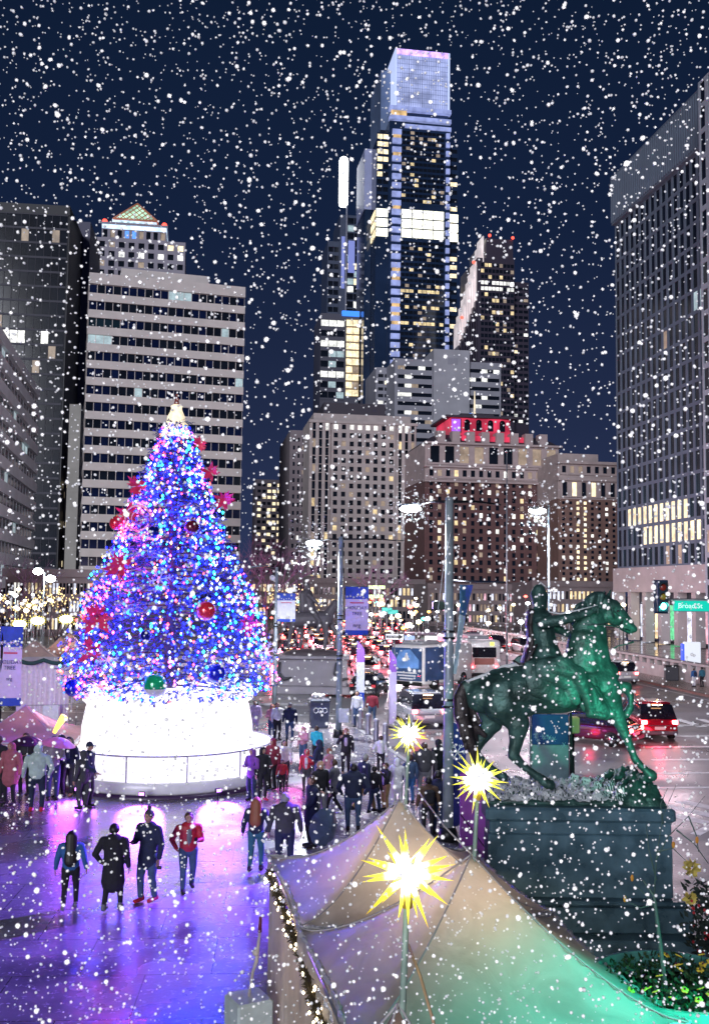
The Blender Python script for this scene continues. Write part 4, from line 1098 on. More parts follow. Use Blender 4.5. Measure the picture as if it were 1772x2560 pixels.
# tail
h = MB()
C((175, 880), (150, 960), 40, 52, .8)
C((150, 960), (155, 1080), 55, 58, .8)
C((155, 1080), (195, 1220), 56, 50, .8)
C((190, 1200), (240, 1350), 46, 36, .8)
C((240, 1350), (265, 1470), 34, 14, .8)
C((150, 1060), (185, 1330), 34, 14, .6, -.06)
C((230, 1150), (330, 1240), 34, 20, .6, .05)
C((200, 1000), (300, 1150), 26, 12, .6, .06)
for i in range(9):
    x = 108 + i * 14; C((x + 14, 960), (x + 40 + i * 3, 1260 + 20 * (i % 3)), 12, 6, 1, -.08 + .02 * i)
blend('tail', h, [BRZ2], .018, 2, hb)
# mane locks and bridle
h = MB()
for i in range(14):
    t = i / 13; x0, y0 = 1010 + 170 * t, 330 - 130 * sin(min(1, t * 1.2) * pi / 2)
    C((x0, y0), (x0 - 40 + 25 * t, y0 + 95), 22, 9, 1, -.12 - .03 * sin(i))
    C((x0 + 5, y0 - 5), (x0 - 30, y0 + 30), 24, 14, 1, -.03)
blend('mane', h, [BRZ], .016, 1, hb)
br = MB()
for pts in ([(1225, 225), (1250, 300), (1270, 370)], [(1250, 300), (1340, 380), (1400, 410)], [(1345, 365), (1330, 430), (1350, 470)]):
    br.path([P(x, y, -.17) for x, y in pts], .012, 5)
br.path([P(1390, 460, -.1), P(1230, 420, -.2), P(1060, 420, -.3)], .014, 5)
br.path([P(1255, 602, -.1), P(1300, 570, -.14), P(1345, 562, -.16), P(1405, 540, -.2)], [.02, .012, .012, .02], 5)
br.build('bridle', BRZ, hb)
ey = MB(); ey.ball(P(1298, 318, -.145), .022, 8); ey.build('eye', BRZ2, hb)
# the rider
h = MB()
C((738, 210), (735, 250), 60, 50, .95)     # head
C((728, 168), (728, 205), 50, 62, 1.0)     # hair
C((700, 190), (705, 260), 36, 24, 1.1)
C((765, 250), (772, 285), 22, 20, 1)       # jaw/beard
C((783, 232), (788, 240), 9, 9, 1)         # nose
C((728, 270), (725, 330), 38, 44, .9)      # neck
C((715, 370), (765, 370), 68, 62, 1.9)     # shoulders
C((735, 385), (770, 560), 92, 90, 1.15)    # chest
C((765, 560), (780, 680), 92, 128, 1.1)
C((720, 715), (860, 745), 105, 105, 1.35)     # coat skirt
C((690, 720), (880, 860), 70, 60, .9, -.22)
C((740, 400), (880, 378), 46, 40, 1, -.26, -.3)   # near arm
C((880, 378), (1030, 340), 40, 30, 1, -.3, -.28)
C((1030, 340), (1090, 318), 30, 24, 1, -.28)
C((730, 390), (900, 460), 44, 34, 1, .28, .26)    # far arm
C((900, 460), (980, 500), 32, 28, 1, .26, .1)
C((790, 720), (980, 770), 76, 62, .8, -.36, -.42)   # thigh
C((980, 780), (1040, 920), 58, 46, .9, -.44, -.42)
C((1040, 920), (1070, 1040), 48, 38, .9, -.42)
C((1060, 1050), (1160, 1068), 36, 26, .9, -.42, -.46)
C((790, 720), (980, 770), 70, 60, .8, .36, .42)
C((980, 780), (1060, 1040), 54, 36, .9, .42)
C((1060, 1050), (1150, 1068), 34, 24, .9, .42)
C((740, 740), (960, 850), 90, 70, .45, -.40); C((860, 700), (1000, 800), 70, 60, .5, -.42)
C((1010, 850), (1150, 1040), 66, 60, .35, -.44); C((640, 760), (760, 860), 66, 66, .45, -.36)
rd = blend('rider', h, [BRZ], .018, 4, st)
h = MB()   # hand with fingers closed on the rein
C((1080, 322), (1112, 305), 24, 22, .8, -.28)
for i in range(4): C((1108, 292 + i * 11), (1135, 290 + i * 12), 8, 7, 1, -.30 + .01 * i); C((1135, 290 + i * 12), (1128, 302 + i * 12), 7, 6, 1, -.33)
C((1095, 296), (1118, 284), 9, 7, 1, -.31)
blend('hand', h, [BRZ], .008, 1, rd)
# cloak, coat tails, saddle cloth, scabbard, boots flap
h = MB()
C((665, 330), (655, 420), 34, 30, 2.6); C((655, 420), (670, 560), 28, 26, 2.6); C((665, 560), (640, 690), 30, 46, 2.4)
blend('cloak', h, [BRZ2], .02, 2, rd)
h = MB()
C((640, 730), (690, 850), 60, 90, .3, -.40); C((690, 850), (880, 960), 90, 60, .25, -.42); C((900, 760), (960, 960), 60, 40, .25, -.44)
C((1050, 1000), (1230, 1060), 60, 30, .3, -.40); C((1100, 900), (1180, 1050), 50, 55, .3, -.38)
C((640, 730), (880, 960), 80, 60, .25, .42)
blend('saddle_cloth', h, [BRZ], .018, 2, hb)
h = MB(); h.path([P(520, 672, -.3), P(560, 700, -.33), P(615, 692, -.35), P(650, 620, -.35), P(690, 555, -.33)], [.014, .02, .024, .024, .02], 7); h.build('scabbard', BRZ2, rd)
# snow lying on back, arm and shoulder: thin relief along the top
h = MB()
h.path([P(190, 838, -.05), P(330, 790, -.05), P(440, 738, -.02), P(560, 712, 0), P(630, 712, 0)], [.02, .035, .04, .035, .02], 8)
h.path([P(780, 322, -.27), P(860, 336, -.3), P(960, 316, -.3), P(1130, 274, -.28)], [.012, .014, .014, .010], 6)
h.path([P(700, 148, -.05), P(740, 108, 0), P(785, 145, 0)], [.014, .02, .014], 6)
h.build('snow_cover', SNOWM, st)
# rock base of the statue
def zat18(py, Y): return at(1400, py, Y).z
pt = P(790, 1600)[2] + so_.z - .20
bx0, bx1 = at(1222, 1990, 17.2).x, at(1668, 1990, 17.2).x
rk = MB(); N1, N2 = 150, 60; w = random.Random(2); vs = []; fs = []
hoof_z = P(790, 1600)[2] + so_.z
def rz_(u, v):
    e = min(1, min(u, 1 - u) * 14) * min(1, min(v, 1 - v) * 7)
    base = hoof_z - pt - .03
    bump_ = .04 * sin(u * 31 + v * 9) + .03 * sin(u * 57 - v * 23) + .02 * sin(u * 17 + v * 41)
    rise = .28 * max(0, (u - .72) / .28) ** .8 * (1 if u < .97 else .8) - .06 * (1 - u)
    return pt + e ** .5 * (base + rise + bump_ + .025 * sin(u * 131 + v * 47) * sin(v * 83 - u * 29) + .012 * w.uniform(-1, 1))
for i in range(N1 + 1):
    for j in range(N2 + 1):
        u, v = i / N1, j / N2; vs.append((bx0 + (bx1 - bx0) * u, 17.22 + 1.95 * v, rz_(u, v)))
for i in range(N1):
    for j in range(N2):
        a = i * (N2 + 1) + j; q = (u := (i + .5) / N1)
        rk.m.append(0); rk.s.append(True); rk.f.append((a, a + N2 + 1, a + N2 + 2, a + 1))
rk.v = vs
for n_, f in enumerate(rk.f): rk.m[n_] = 1 if (n_ // N2) / N1 < .74 + .05 * sin(n_ * .37) and 1 < n_ % N2 < N2 - 2 and w.random() < .86 else 0
k0 = len(rk.v)
rk.box(bx0 + .02, bx1 - .02, 17.24, 19.15, pt - .02, pt + .05, 0)
rkb = rk.build('rock_base', [BRZ, SNOWM], st); rkb.location = -so_
# pedestal
pd = thing('statue_pedestal', 'dark stepped granite pedestal carrying the green lit horse statue', 'pedestal', (0, 0, 0))
PG = mat('dark_granite', (.075, .15, .20), .35, 0, var=.35, scale=3, bump=.15, r_var=.12)
xl, xr = at(1217, 2010, 17).x, at(1690, 2030, 17).x
pm = MB()
z1 = zat18(2056, 17.0); 
pm.bbox(xl - .02, xr, 17.0, 19.35, z1, pt, .04)
pm.bbox(xl + .05, xr - .06, 17.08, 19.25, z1 - .22, z1 - .003, .02)
pm.build('cornice', PG, pd)
z2 = at(1400, 2245, 17.1).z
pm = MB(); pm.bbox(xl + .03, xr - .04, 17.1, 19.2, z2, z1 - .225, .02); pm.build('die', PG, pd)
z3 = at(1400, 2330, 16.9).z
pm = MB(); pm.bbox(xl - .12, xr + .14, 16.92, 19.35, z2 - .08, z2 - .003, .03); pm.bbox(xl - .18, xr + .22, 16.84, 19.45, z3, z2 - .083, .02); pm.bbox(xl - .5, xr + .62, 16.5, 19.8, z3 - .5, z3 - .003, .03); pm.bbox(xl - .8, xr + 1.0, 16.2, 20.1, -.01, z3 - .503, .03)
pm.build('plinth', PG, pd)

# --- second, distant statue beyond the cross street, with its wide pedestal
d2 = 66.0
sc2 = at(782, 1640, d2)
ps = thing('statue_pedestal', 'long grey pedestal with carved consoles carrying the distant horse statue', 'pedestal', (sc2.x, d2, 0))
w0, w1 = at(695, 1700, d2).x - sc2.x, at(868, 1700, d2).x - sc2.x; ztop = at(782, 1648, d2).z
GS = mat('grey_granite', (.26, .24, .27), .6, scale=1.5, bump=.2)
q = MB(); q.bbox(w0, w1, 0, 2.6, .5, ztop, .04); q.bbox(w0 - .35, w1 + .35, -.35, 2.95, 0, .5, .04); q.bbox(w0 - .2, w1 + .2, -.25, 2.8, ztop + .002, ztop + .22, .04)
q.build('body', GS, ps)
for sx_ in (w0 + .1, w1 - .7):
    q = MB(); q.path([(sx_, -.15, ztop - .2), (sx_ - .1, -.2, ztop - .9), (sx_ + .3, -.2, ztop - 1.3), (sx_ + .8, -.15, ztop - 1.2)], [.1, .13, .13, .06], 7); q.build('console', mat('dark_relief', (.05, .05, .06), .5), ps)
q = MB(); q.ball((0, 1.3, ztop + .2), 1.0, 16, (2.1, 1.1, .42)); q.build('rock', mat('rock_brown', (.10, .08, .09), .8, bump=.5), ps)
hs = thing('equestrian_statue', 'distant grey statue of a rider on a small horse left of the banner pole', 'statue', (sc2.x, d2 + 1.3, ztop + .62))
zz_ = at(740, 1500, d2).z - hs.location.z
h = MB()
def D(a, b_, ra, rb, da=0): h.cap((a[0], da, a[1]), (b_[0], da, b_[1]), ra, rb, 12)
D((-1.3, 2.1), (.9, 2.2), .62, .55); D((.9, 2.3), (1.5, 3.2), .42, .3); D((1.5, 3.3), (2.1, 2.8), .28, .18)
for x, xx, y in ((-1.5, -1.7, -.3), (-1.2, -.9, .3), (.8, .9, -.3), (1.1, 1.7, .3)): D((x, 1.9), (xx, 1.0), .3, .16, y); D((xx, 1.0), (xx - .1, .05), .15, .13, y)
D((-1.8, 2.3), (-2.3, 1.2), .16, .12)
blend('horse', h, [mat('grey_bronze', (.12, .11, .13), .5)], .06, 3, hs)
h = MB(); D((-.2, 2.7), (-.5, 3.9), .38, .42); D((-.5, 4.4), (-.55, 4.6), .22, .2); D((-.4, 3.9), (.3, 3.2), .16, .12, -.4); D((.3, 3.2), (.9, 3.3), .12, .1, -.4); D((-.1, 2.7), (.4, 2.0), .22, .18, -.5); D((.4, 2.0), (.3, 1.2), .16, .12, -.5); D((-.1, 2.7), (.4, 2.0), .22, .18, .5); D((.4, 2.0), (.3, 1.2), .16, .12, .5); D((-.9, 3.9), (-.8, 2.8), .25, .3)
blend('rider', h, [mat('grey_bronze', (.12, .11, .13), .5)], .05, 3, hs)
hs.scale = (.92,) * 3
# ================================================================ PEOPLE
def cloth(name, col, rough=.85): return mat('cloth_' + name, col, rough, var=.18, scale=9, bump=.3, bscale=25)
CL = dict(black=(.012, .012, .018), navy=(.015, .022, .06), blue=(.03, .11, .30), jean=(.05, .09, .18), dkjean=(.02, .035, .09), teal=(.03, .13, .19), grey=(.17, .17, .19), dkgrey=(.05, .05, .06),
          white=(.62, .62, .66), cream=(.5, .46, .4), red=(.5, .02, .04), dkred=(.22, .02, .04), pink=(.5, .22, .28), lilac=(.42, .34, .5), turq=(.02, .38, .48), tan=(.35, .22, .10), brown=(.10, .06, .04), mint=(.42, .52, .5), rose=(.36, .10, .14), purple=(.2, .06, .35))
SK = mat('skin', (.45, .26, .19), .55, var=.08); SKD = mat('skin_brown', (.18, .09, .06), .55, var=.08)
HC = dict(black=mat('hair_black', (.012, .01, .01), .5), brown=mat('hair_brown', (.07, .035, .02), .55), blond=mat('hair_blond', (.38, .24, .11), .55), auburn=mat('hair_auburn', (.26, .08, .03), .55), grey=mat('hair_grey', (.3, .3, .3), .6))
FACE = mat('face_dark', (.03, .015, .015), .5); LIP = mat('lips', (.30, .08, .07), .5)
def person(px, py, H, face, label, top='navy', pants='dkjean', hair='black', hairlen=0, coat=0, walk=0., arms=('hang', 'hang'), hat=None, shoes='black', skin=None, lod=1, group=None, wide=1., bag=None, lean=0, trim=None, z=0.0, scarf=None):
    loc = G(px, py, z); s = H / 1.75
    t = thing('person', label, 'person', loc, face, group); t.scale = (s * 1.1, s * 1.1, s)
    skin = skin or SK; tm = cloth(top, CL[top]); pm = cloth(pants, CL[pants]); w = wide
    V = Vector
    vx = .014 if lod == 0 else (.018 if lod == 1 else .026)
    ang = walk
    hip = [V((-.09 * w, 0, .92)), V((.09 * w, 0, .92))]
    kn, an = [], []
    for i, sg_ in enumerate((-1, 1)):
        a = ang * sg_; back = max(0, -a)
        kn.append(V((sg_ * .10 * w, .42 * sin(a) * .75 + .05, .92 - .43 * cos(a))))
        an.append(V((sg_ * .10 * w, .84 * sin(a) * .8 - .10 * back, .085 + .17 * back)))
    ln = V((0, lean, 0))
    sh = [V((-.185 * w, 0, 1.42)) + ln, V((.185 * w, 0, 1.42)) + ln]
    el, wr = [], []
    for i, sg_ in enumerate((-1, 1)):
        md = arms[i]; S = sh[i]
        if md == 'hang': e = S + V((sg_ * .06, -.03, -.29)); q = e + V((sg_ * .015, .07, -.25))
        elif md == 'out': e = S + V((sg_ * .075, -.05, -.27)); q = e + V((sg_ * .035, .07, -.24))
        elif md == 'swing': e = S + V((sg_ * .07, -.12, -.26)); q = e + V((sg_ * .0, .02, -.25))
        elif md == 'fwd': e = S + V((sg_ * .05, .10, -.27)); q = e + V((-sg_ * .03, .2, -.14))
        elif md == 'pocket': e = S + V((sg_ * .13, -.07, -.27)); q = e + V((-sg_ * .09, .10, -.19))
        elif md == 'hold': e = S + V((sg_ * .06, .05, -.28)); q = e + V((-sg_ * .12, .22, .04))
        elif md == 'phone': e = S + V((sg_ * .10, .14, -.22)); q = e + V((-sg_ * .10, .16, .22))
        elif md == 'up': e = S + V((sg_ * .12, .10, -.12)); q = e + V((-sg_ * .04, .05, .25))
        el.append(e); wr.append(q)
    hd = V((0, .02, 1.635)) + ln * 1.2
    # ---- the body, one continuous surface
    b = MB()
    b.cap(V((0, 0, .95)), V((0, 0, 1.05)), .135, .125, 12, (0, 1, 0), .72)
    b.cap(V((0, 0, 1.05)), V((0, 0, 1.32)) + ln, .125, .155, 12, (0, 1, 0), .66)
    b.cap(sh[0] * .8 + V((0, 0, .28)), sh[1] * .8 + V((0, 0, .28)), .07, .07, 10)
    b.cap(V((0, 0, 1.43)) + ln, V((0, .01, 1.54)) + ln * 1.1, .062, .052, 10)
    for i in (0, 1):
        b.cap(hip[i], kn[i], .088, .058, 10); b.cap(kn[i], an[i], .056, .036, 10)
        b.cap(sh[i], el[i], .052, .040, 8); b.cap(el[i], wr[i], .039, .027, 8)
        d = (wr[i] - el[i]).normalized(); b.cap(wr[i] + d * .01, wr[i] + d * .075, .026, .032, 8, (1 if arms[i] in ('hang', 'swing', 'out') else 0, 0, 0 if arms[i] in ('hang', 'swing', 'out') else 1), .55)
        b.cap(an[i] + V((0, -.03, -.04)), an[i] + V((0, .13, -.055)), .04, .034, 8)
    b.cap(hd + V((0, -.012, .015)), hd + V((0, .0, .02)), .094, .094, 12, (1, 0, 0), .9)
    b.cap(hd + V((0, .02, -.055)), hd + V((0, .03, -.02)), .05, .066, 10)
    b.cap(hd + V((0, .088, -.025)), hd + V((0, .095, -.012)), .018, .012, 6)
    for sx_ in (-1, 1): b.cap(hd + V((sx_ * .082, -.005, -.02)), hd + V((sx_ * .084, -.01, .02)), .014, .017, 6)
    body = blend('body', b, [skin], vx, 2, t)
    # fingers and thumb
    if lod <= 1:
        for i, sg_ in enumerate((-1, 1)):
            f = MB()
            d = (wr[i] - el[i]).normalized(); hang = arms[i] in ('hang', 'swing', 'out')
            ac = V((0, 1, 0)) if hang else V((sg_, 0, 0)); ac = (ac - d * ac.dot(d)).normalized(); nrm = d.cross(ac) * (sg_ if hang else 1)
            if arms[i] == 'pocket': continue
            for k in range(4):
                p0 = wr[i] + d * .085 + ac * ((k - 1.5) * .019); l = (.038, .044, .041, .032)[k]
                c1_ = p0 + d * l - nrm * .008; c2_ = c1_ + (d * .8 - nrm * .6).normalized() * l * .8
                f.cap(p0, c1_, .0095, .0085, 6); f.cap(c1_, c2_, .0085, .007, 6)
            p0 = wr[i] + d * .03 + ac * .028; c1_ = p0 + (d * .7 + ac * .7).normalized() * .035; f.cap(p0, c1_, .0115, .010, 6); f.cap(c1_, c1_ + (d + ac * .2).normalized() * .028, .010, .008, 6)
            f.build('fingers', skin, t)
        e_ = MB()
        for sx_ in (-1, 1): e_.ball(hd + V((sx_ * .031, .079, .012)), .0105, 6); e_.cap(hd + V((sx_ * .018, .086, .034)), hd + V((sx_ * .046, .078, .034)), .005, .005, 5)
        e_.build('eyes', FACE, t)
        MB().cap(hd + V((-.02, .082, -.052)), hd + V((.02, .082, -.052)), .006, .006, 5).build('mouth', LIP, t)
    # ---- trousers
    b = MB()
    b.cap(V((0, 0, .93)), V((0, 0, 1.0)), .15 * w, .14 * w, 12, (0, 1, 0), .72)
    for i in (0, 1):
        r_ = 1.0 if pants not in ('teal', 'black') else .9
        b.cap(hip[i], kn[i], .108 * r_, .075 * r_, 10); b.cap(kn[i], an[i] + V((0, 0, .03)), .072 * r_, .055 * r_, 10)
    blend('trousers', b, [pm], vx, 2, t)
    # ---- shoes
    smt = cloth(shoes, CL[shoes], .5)
    for i in (0, 1):
        b = MB(); b.cap(an[i] + V((0, -.045, -.03)), an[i] + V((0, .145, -.045)), .05, .042, 10, (0, 0, 1), .9); b.cap(an[i] + V((0, -.02, .02)), an[i] + V((0, -.02, -.03)), .048, .048, 8)
        b.build('shoe', smt, t)
    # ---- jacket with sleeves
    b = MB(); hem = .90 if not coat else (.92 - coat)
    b.cap(V((0, -.005, 1.08)), V((0, -.01, 1.36)) + ln, .165 * w, .185 * w, 14, (0, 1, 0), .68)
    b.cap(sh[0] * .86 + V((0, 0, .20)), sh[1] * .86 + V((0, 0, .20)), .085, .085, 10)
    b.cap(V((0, 0, max(hem + .1, .98))), V((0, 0, 1.15)), .168 * w + coat * .06, .16 * w, 14, (0, 1, 0), .74)
    if coat: b.cap(V((0, .0, hem + .08)), V((0, 0, 1.05)), .185 * w + coat * .05, .165 * w, 14, (0, 1, 0), .82)
    b.cap(V((0, -.01, 1.45)) + ln, V((0, .0, 1.50)) + ln, .088, .072, 10)
    for i in (0, 1):
        b.cap(sh[i], el[i], .075 * w ** .5, .062, 10); b.cap(el[i], el[i].lerp(wr[i], .93), .060, .046, 10)
    blend('jacket', b, [tm], vx, 2, t)
    if trim:   # a contrasting lower panel or open front
        b = MB(); b.cap(V((0, .075 * w, 1.0)), V((0, .085 * w, 1.36)) + ln, .075, .07, 10, (0, 1, 0), .65); b.build('shirt', cloth(trim, CL[trim]), t)
    if scarf: b = MB(); b.path([V((.085 * cos(a * pi / 5), .075 * sin(a * pi / 5), 1.5)) + ln for a in range(11)], .03, 6); b.build('scarf', cloth(scarf, CL[scarf]), t)
    # ---- hair / hat
    b = MB(); nm = 'hair'; hm = HC[hair]
    if hat == 'hood':
        nm = 'hood'; hm = tm; b.cap(hd + V((0, -.03, .0)), hd + V((0, -.02, .03)), .112, .108, 12); b.cap(hd + V((0, -.05, -.12)), hd + V((0, -.04, -.02)), .10, .10, 10)
    elif hat in ('beanie', 'bobble'):
        nm = 'hat'; hm = cloth('grey' if hat == 'beanie' else 'dkgrey', CL['lilac'] if hat == 'beanie' else CL['dkgrey']); b.cap(hd + V((0, -.012, .045)), hd + V((0, -.012, .075)), .099, .085, 12)
        if hat == 'bobble': b.ball(hd + V((0, -.01, .19)), .048, 8)
    elif hat == 'cap':
        nm = 'hat'; hm = cloth('navy', CL['navy']); b.cap(hd + V((0, -.01, .045)), hd + V((0, -.01, .06)), .098, .088, 12); b.cap(hd + V((0, .09, .045)), hd + V((0, .14, .038)), .05, .05, 8, (0, 0, 1), .25)
    else:
        b.cap(hd + V((0, -.030, .02)), hd + V((0, -.022, .045)), .105, .097, 12, (1, 0, 0), .96)
    if hair and hairlen and hat != 'hood':
        if nm == 'hair':
            b.cap(hd + V((0, -.06, .0)), V((0, -.11, 1.52 - hairlen)) + ln, .125, .135, 10, (0, 1, 0), .62)
        else:
            q = MB(); q.cap(hd + V((0, -.06, .0)), V((0, -.11, 1.52 - hairlen)) + ln, .09, .075, 10, (0, 1, 0), .7); blend('hair', q, [HC[hair]], vx, 1, t)
    blend(nm, b, [hm], vx, 2, t)
    if bag:
        b = MB(); b.bbox(-.14, .14, -.30, -.12, 1.02, 1.42, .05); b.build('backpack', cloth(bag, CL[bag]), t)
    t['hand'] = 0; del t['hand']
    M_ = Matrix.Translation(loc) @ Matrix.Rotation(face, 4, 'Z') @ Matrix.Diagonal((s * 1.1, s * 1.1, s, 1))
    return t, [M_ @ (wr[i] + (wr[i] - el[i]).normalized() * .08) for i in (0, 1)], M_
def hgt(py_head, py_feet, px=886):
    g = G(px, py_feet); return at(px, py_head, g.y).z
AWAY, CAM = 0.0, pi
def per(x, head, feet, face, label, org=None, **k):
    if org: x = org[0] + x / org[2]; head = org[1] + head / org[2]; feet = org[1] + feet / org[2]
    H = hgt(head, feet, x); H = max(1.0, min(1.98, H / 1.0))
    return person(x, feet, H, face, label, **k)
DSP = (0, 0, 1 / 1.11028)
# the four walkers on the plaza
per(157, 1872, 2048, .15, 'person with long black hair in a blue sweater and black trousers walking away', DSP, top='blue', pants='black', hair='black', hairlen=.42, walk=.22, arms=('out', 'out'), lod=0, shoes='grey', wide=1.08)
per(253, 1856, 2050, -.05, 'person in a long black coat walking away on the violet paving', DSP, top='black', pants='black', hair='black', coat=.42, walk=.2, arms=('pocket', 'hang'), lod=0, shoes='grey', wide=1.12)
pC = per(332, 1826, 2030, pi - .5, 'person in a bobble hat, dark jacket, jeans and red shoes looking down at the hands', DSP, top='navy', pants='jean', hair='brown', coat=.18, walk=.08, arms=('hang', 'hold'), hat='bobble', lod=0, shoes='red', wide=1.1)
pD = per(422, 1830, 2005, pi + .3, 'person in an open red and navy jacket, grey shirt and jeans walking towards the camera', DSP, top='red', pants='jean', hair='brown', walk=.2, arms=('hold', 'pocket'), lod=0, trim='grey', shoes='black', wide=1.12)
nv = MB(); nv.cap((0, -.01, 1.36), (0, -.005, 1.40), .20, .17, 14, (0, 1, 0), .66); blend('jacket_yoke', nv, [cloth('navy', CL['navy'])], .016, 2, pD[0])
per(575, 1796, 1962, -.1, 'person with long auburn hair, navy jacket and teal jeans walking away left of the tents', DSP, top='navy', pants='teal', hair='auburn', hairlen=.32, walk=.18, arms=('out', 'pocket'), lod=0, wide=1.02)
per(640, 1786, 1965, .1, 'person in a black leather jacket and dark jeans standing behind the left tent corner', DSP, top='dkgrey', pants='navy', hair='grey', walk=.06, arms=('out', 'out'), lod=0, wide=1.2)
Z2 = (550, 1700, 2.455)
per(560, 590, 1025, pi / 2 + .4, 'person in a long navy coat holding a lowered grey umbrella', Z2, top='navy', pants='black', hair='brown', coat=.3, arms=('fwd', 'hang'), lod=0, wide=1.1)
per(815, 515, 925, .1, 'big person in a navy jacket and blue jeans seen from behind in the crowd', Z2, top='navy', pants='jean', hair='black', walk=.06, arms=('pocket', 'pocket'), lod=0, wide=1.3)
per(610, 500, 880, -2.4, 'blond person in a black short jacket beside the navy coat', Z2, top='black', pants='grey', hair='blond', arms=('hang', 'fwd'), wide=1.1)
per(695, 490, 830, 1.2, 'person in a grey coat and black leggings striding left across the wet paving', Z2, top='grey', pants='black', hair='brown', coat=.2, walk=.42, arms=('fwd', 'swing'), shoes='white')
per(885, 455, 810, -1.0, 'person in a dark coat and tan trousers walking right through the crowd', Z2, top='navy', pants='tan', hair='grey', walk=.4, arms=('swing', 'hang'), coat=.12)
per(945, 530, 820, -.5, 'person in a black jacket half hidden behind the striding tan trousers', Z2, top='black', pants='dkjean', hair='black', walk=.3, arms=('hang', 'hang'))
per(1015, 510, 800, 2.2, 'person in a white and black top raising a hand to the face', Z2, top='black', pants='tan', hair='brown', trim='white', arms=('phone', 'hang'))
per(1085, 480, 790, -.3, 'person in a white hooded coat and pale scarf left of the small star pole', Z2, top='white', pants='white', hair='blond', hat='hood', coat=.25, arms=('hang', 'fwd'))
per(1165, 460, 760, .4, 'person in a blue and white jacket right of the small star pole', Z2, top='jean', pants='blue', hair='brown', arms=('hang', 'hang'))
per(1250, 385, 740, .1, 'broad person in a dark grey jacket below the small star', Z2, top='dkgrey', pants='grey', hair='brown', wide=1.3, arms=('out', 'out'))
per(1337, 365, 690, .6, 'person in a black hoodie standing behind the main lamp post', Z2, top='black', pants='black', hat='hood')
per(1275, 598, 960, .1, 'person with a dark backpack in front of the main lamp post', Z2, top='brown', pants='black', hair='black', bag='black', arms=('out', 'out'), wide=1.1, lod=0)
per(1335, 560, 950, -.4, 'dark haired person between the backpack wearer and the lamp post', Z2, top='navy', pants='dkjean', hair='black', arms=('hang', 'fwd'))
per(985, 343, 570, .1, 'person in a white hoodie and black trousers seen from behind above the crowd', Z2, top='white', pants='black', hair='brown', arms=('pocket', 'hang'))
per(770, 298, 575, pi, 'person with long hair, dark coat, lilac top and tan boots standing by the lamp base', Z2, top='black', pants='black', hair='auburn', hairlen=.3, trim='lilac', coat=.12, shoes='tan', arms=('hang', 'phone'))
per(510, 287, 520, pi - .6, 'person in a pink hooded coat and blue jeans at the left of the crowd', Z2, top='pink', pants='jean', hat='hood', arms=('hold', 'hang'))
per(590, 284, 530, -.3, 'person in a turquoise shirt behind the pink hood', Z2, top='turq', pants='black', hair='brown', arms=('fwd', 'hang'))
per(605, 368, 690, 1.2, 'person in a navy hoodie holding something in both hands', Z2, top='navy', pants='jean', hat='hood', arms=('hold', 'hold'))
per(530, 425, 680, pi - .2, 'child in a red and white top with a red hat', Z2, top='red', pants='dkgrey', trim='white', hat='hood', arms=('hold', 'hang'))
per(195, 420, 740, pi - .6, 'person in a dark purple hooded coat looking at a phone right beside the lit drum', Z2, top='purple', pants='dkjean', hat='hood', arms=('hold', 'hold'), coat=.1)
per(258, 413, 740, pi + .6, 'person in a black hooded jacket and red shoes facing the purple hooded coat', Z2, top='black', pants='black', hat='hood', arms=('hold', 'hang'), shoes='red')
per(320, 358, 670, 2.6, 'person in a long red hooded coat beside the lit drum', Z2, top='dkred', pants='black', hat='hood', coat=.1, arms=('hang', 'fwd'))
per(392, 370, 650, pi + .2, 'person with long black hair in a white top and dark trousers', Z2, top='white', pants='dkgrey', hair='black', hairlen=.3, arms=('fwd', 'out'))
per(380, 490, 680, pi, 'small child in a red plaid jacket in front of the white top', Z2, top='red', pants='black', hair='brown', arms=('out', 'out'))
per(665, 420, 700, 1.0, 'person in a pale pink jacket among the crowd behind the blond person', Z2, top='pink', pants='white', hair='auburn', arms=('fwd', 'hang'))
per(215, 125, 345, pi - .2, 'person with long hair in lilac clothes at the right edge of the drum', Z2, top='lilac', pants='lilac', hair='black', hairlen=.25, lod=2)
per(318, 150, 362, pi, 'person in a pale pink jacket and blue jeans behind the drum', Z2, top='pink', pants='jean', hair='auburn', hairlen=.25, lod=2, arms=('hold', 'hold'))
per(350, 138, 368, pi + .5, 'person in a white top and black trousers just behind the pale pink jacket', Z2, top='white', pants='black', hair='brown', lod=2)
per(427, 143, 375, .1, 'person in a black jacket, lilac beanie and jeans seen from behind near the litter bin', Z2, top='navy', pants='jean', hat='beanie', hair='brown', lod=2, wide=1.15)
per(840, 70, 290, 2.8, 'person in a white jacket between the bollards and the feather flag', Z2, top='white', pants='jean', hair='brown', lod=2)
per(933, 70, 270, 0, 'person in a dark jacket standing at the kerb left of the silver car', Z2, top='dkred', pants='jean', hair='black', lod=2, wide=1.1)
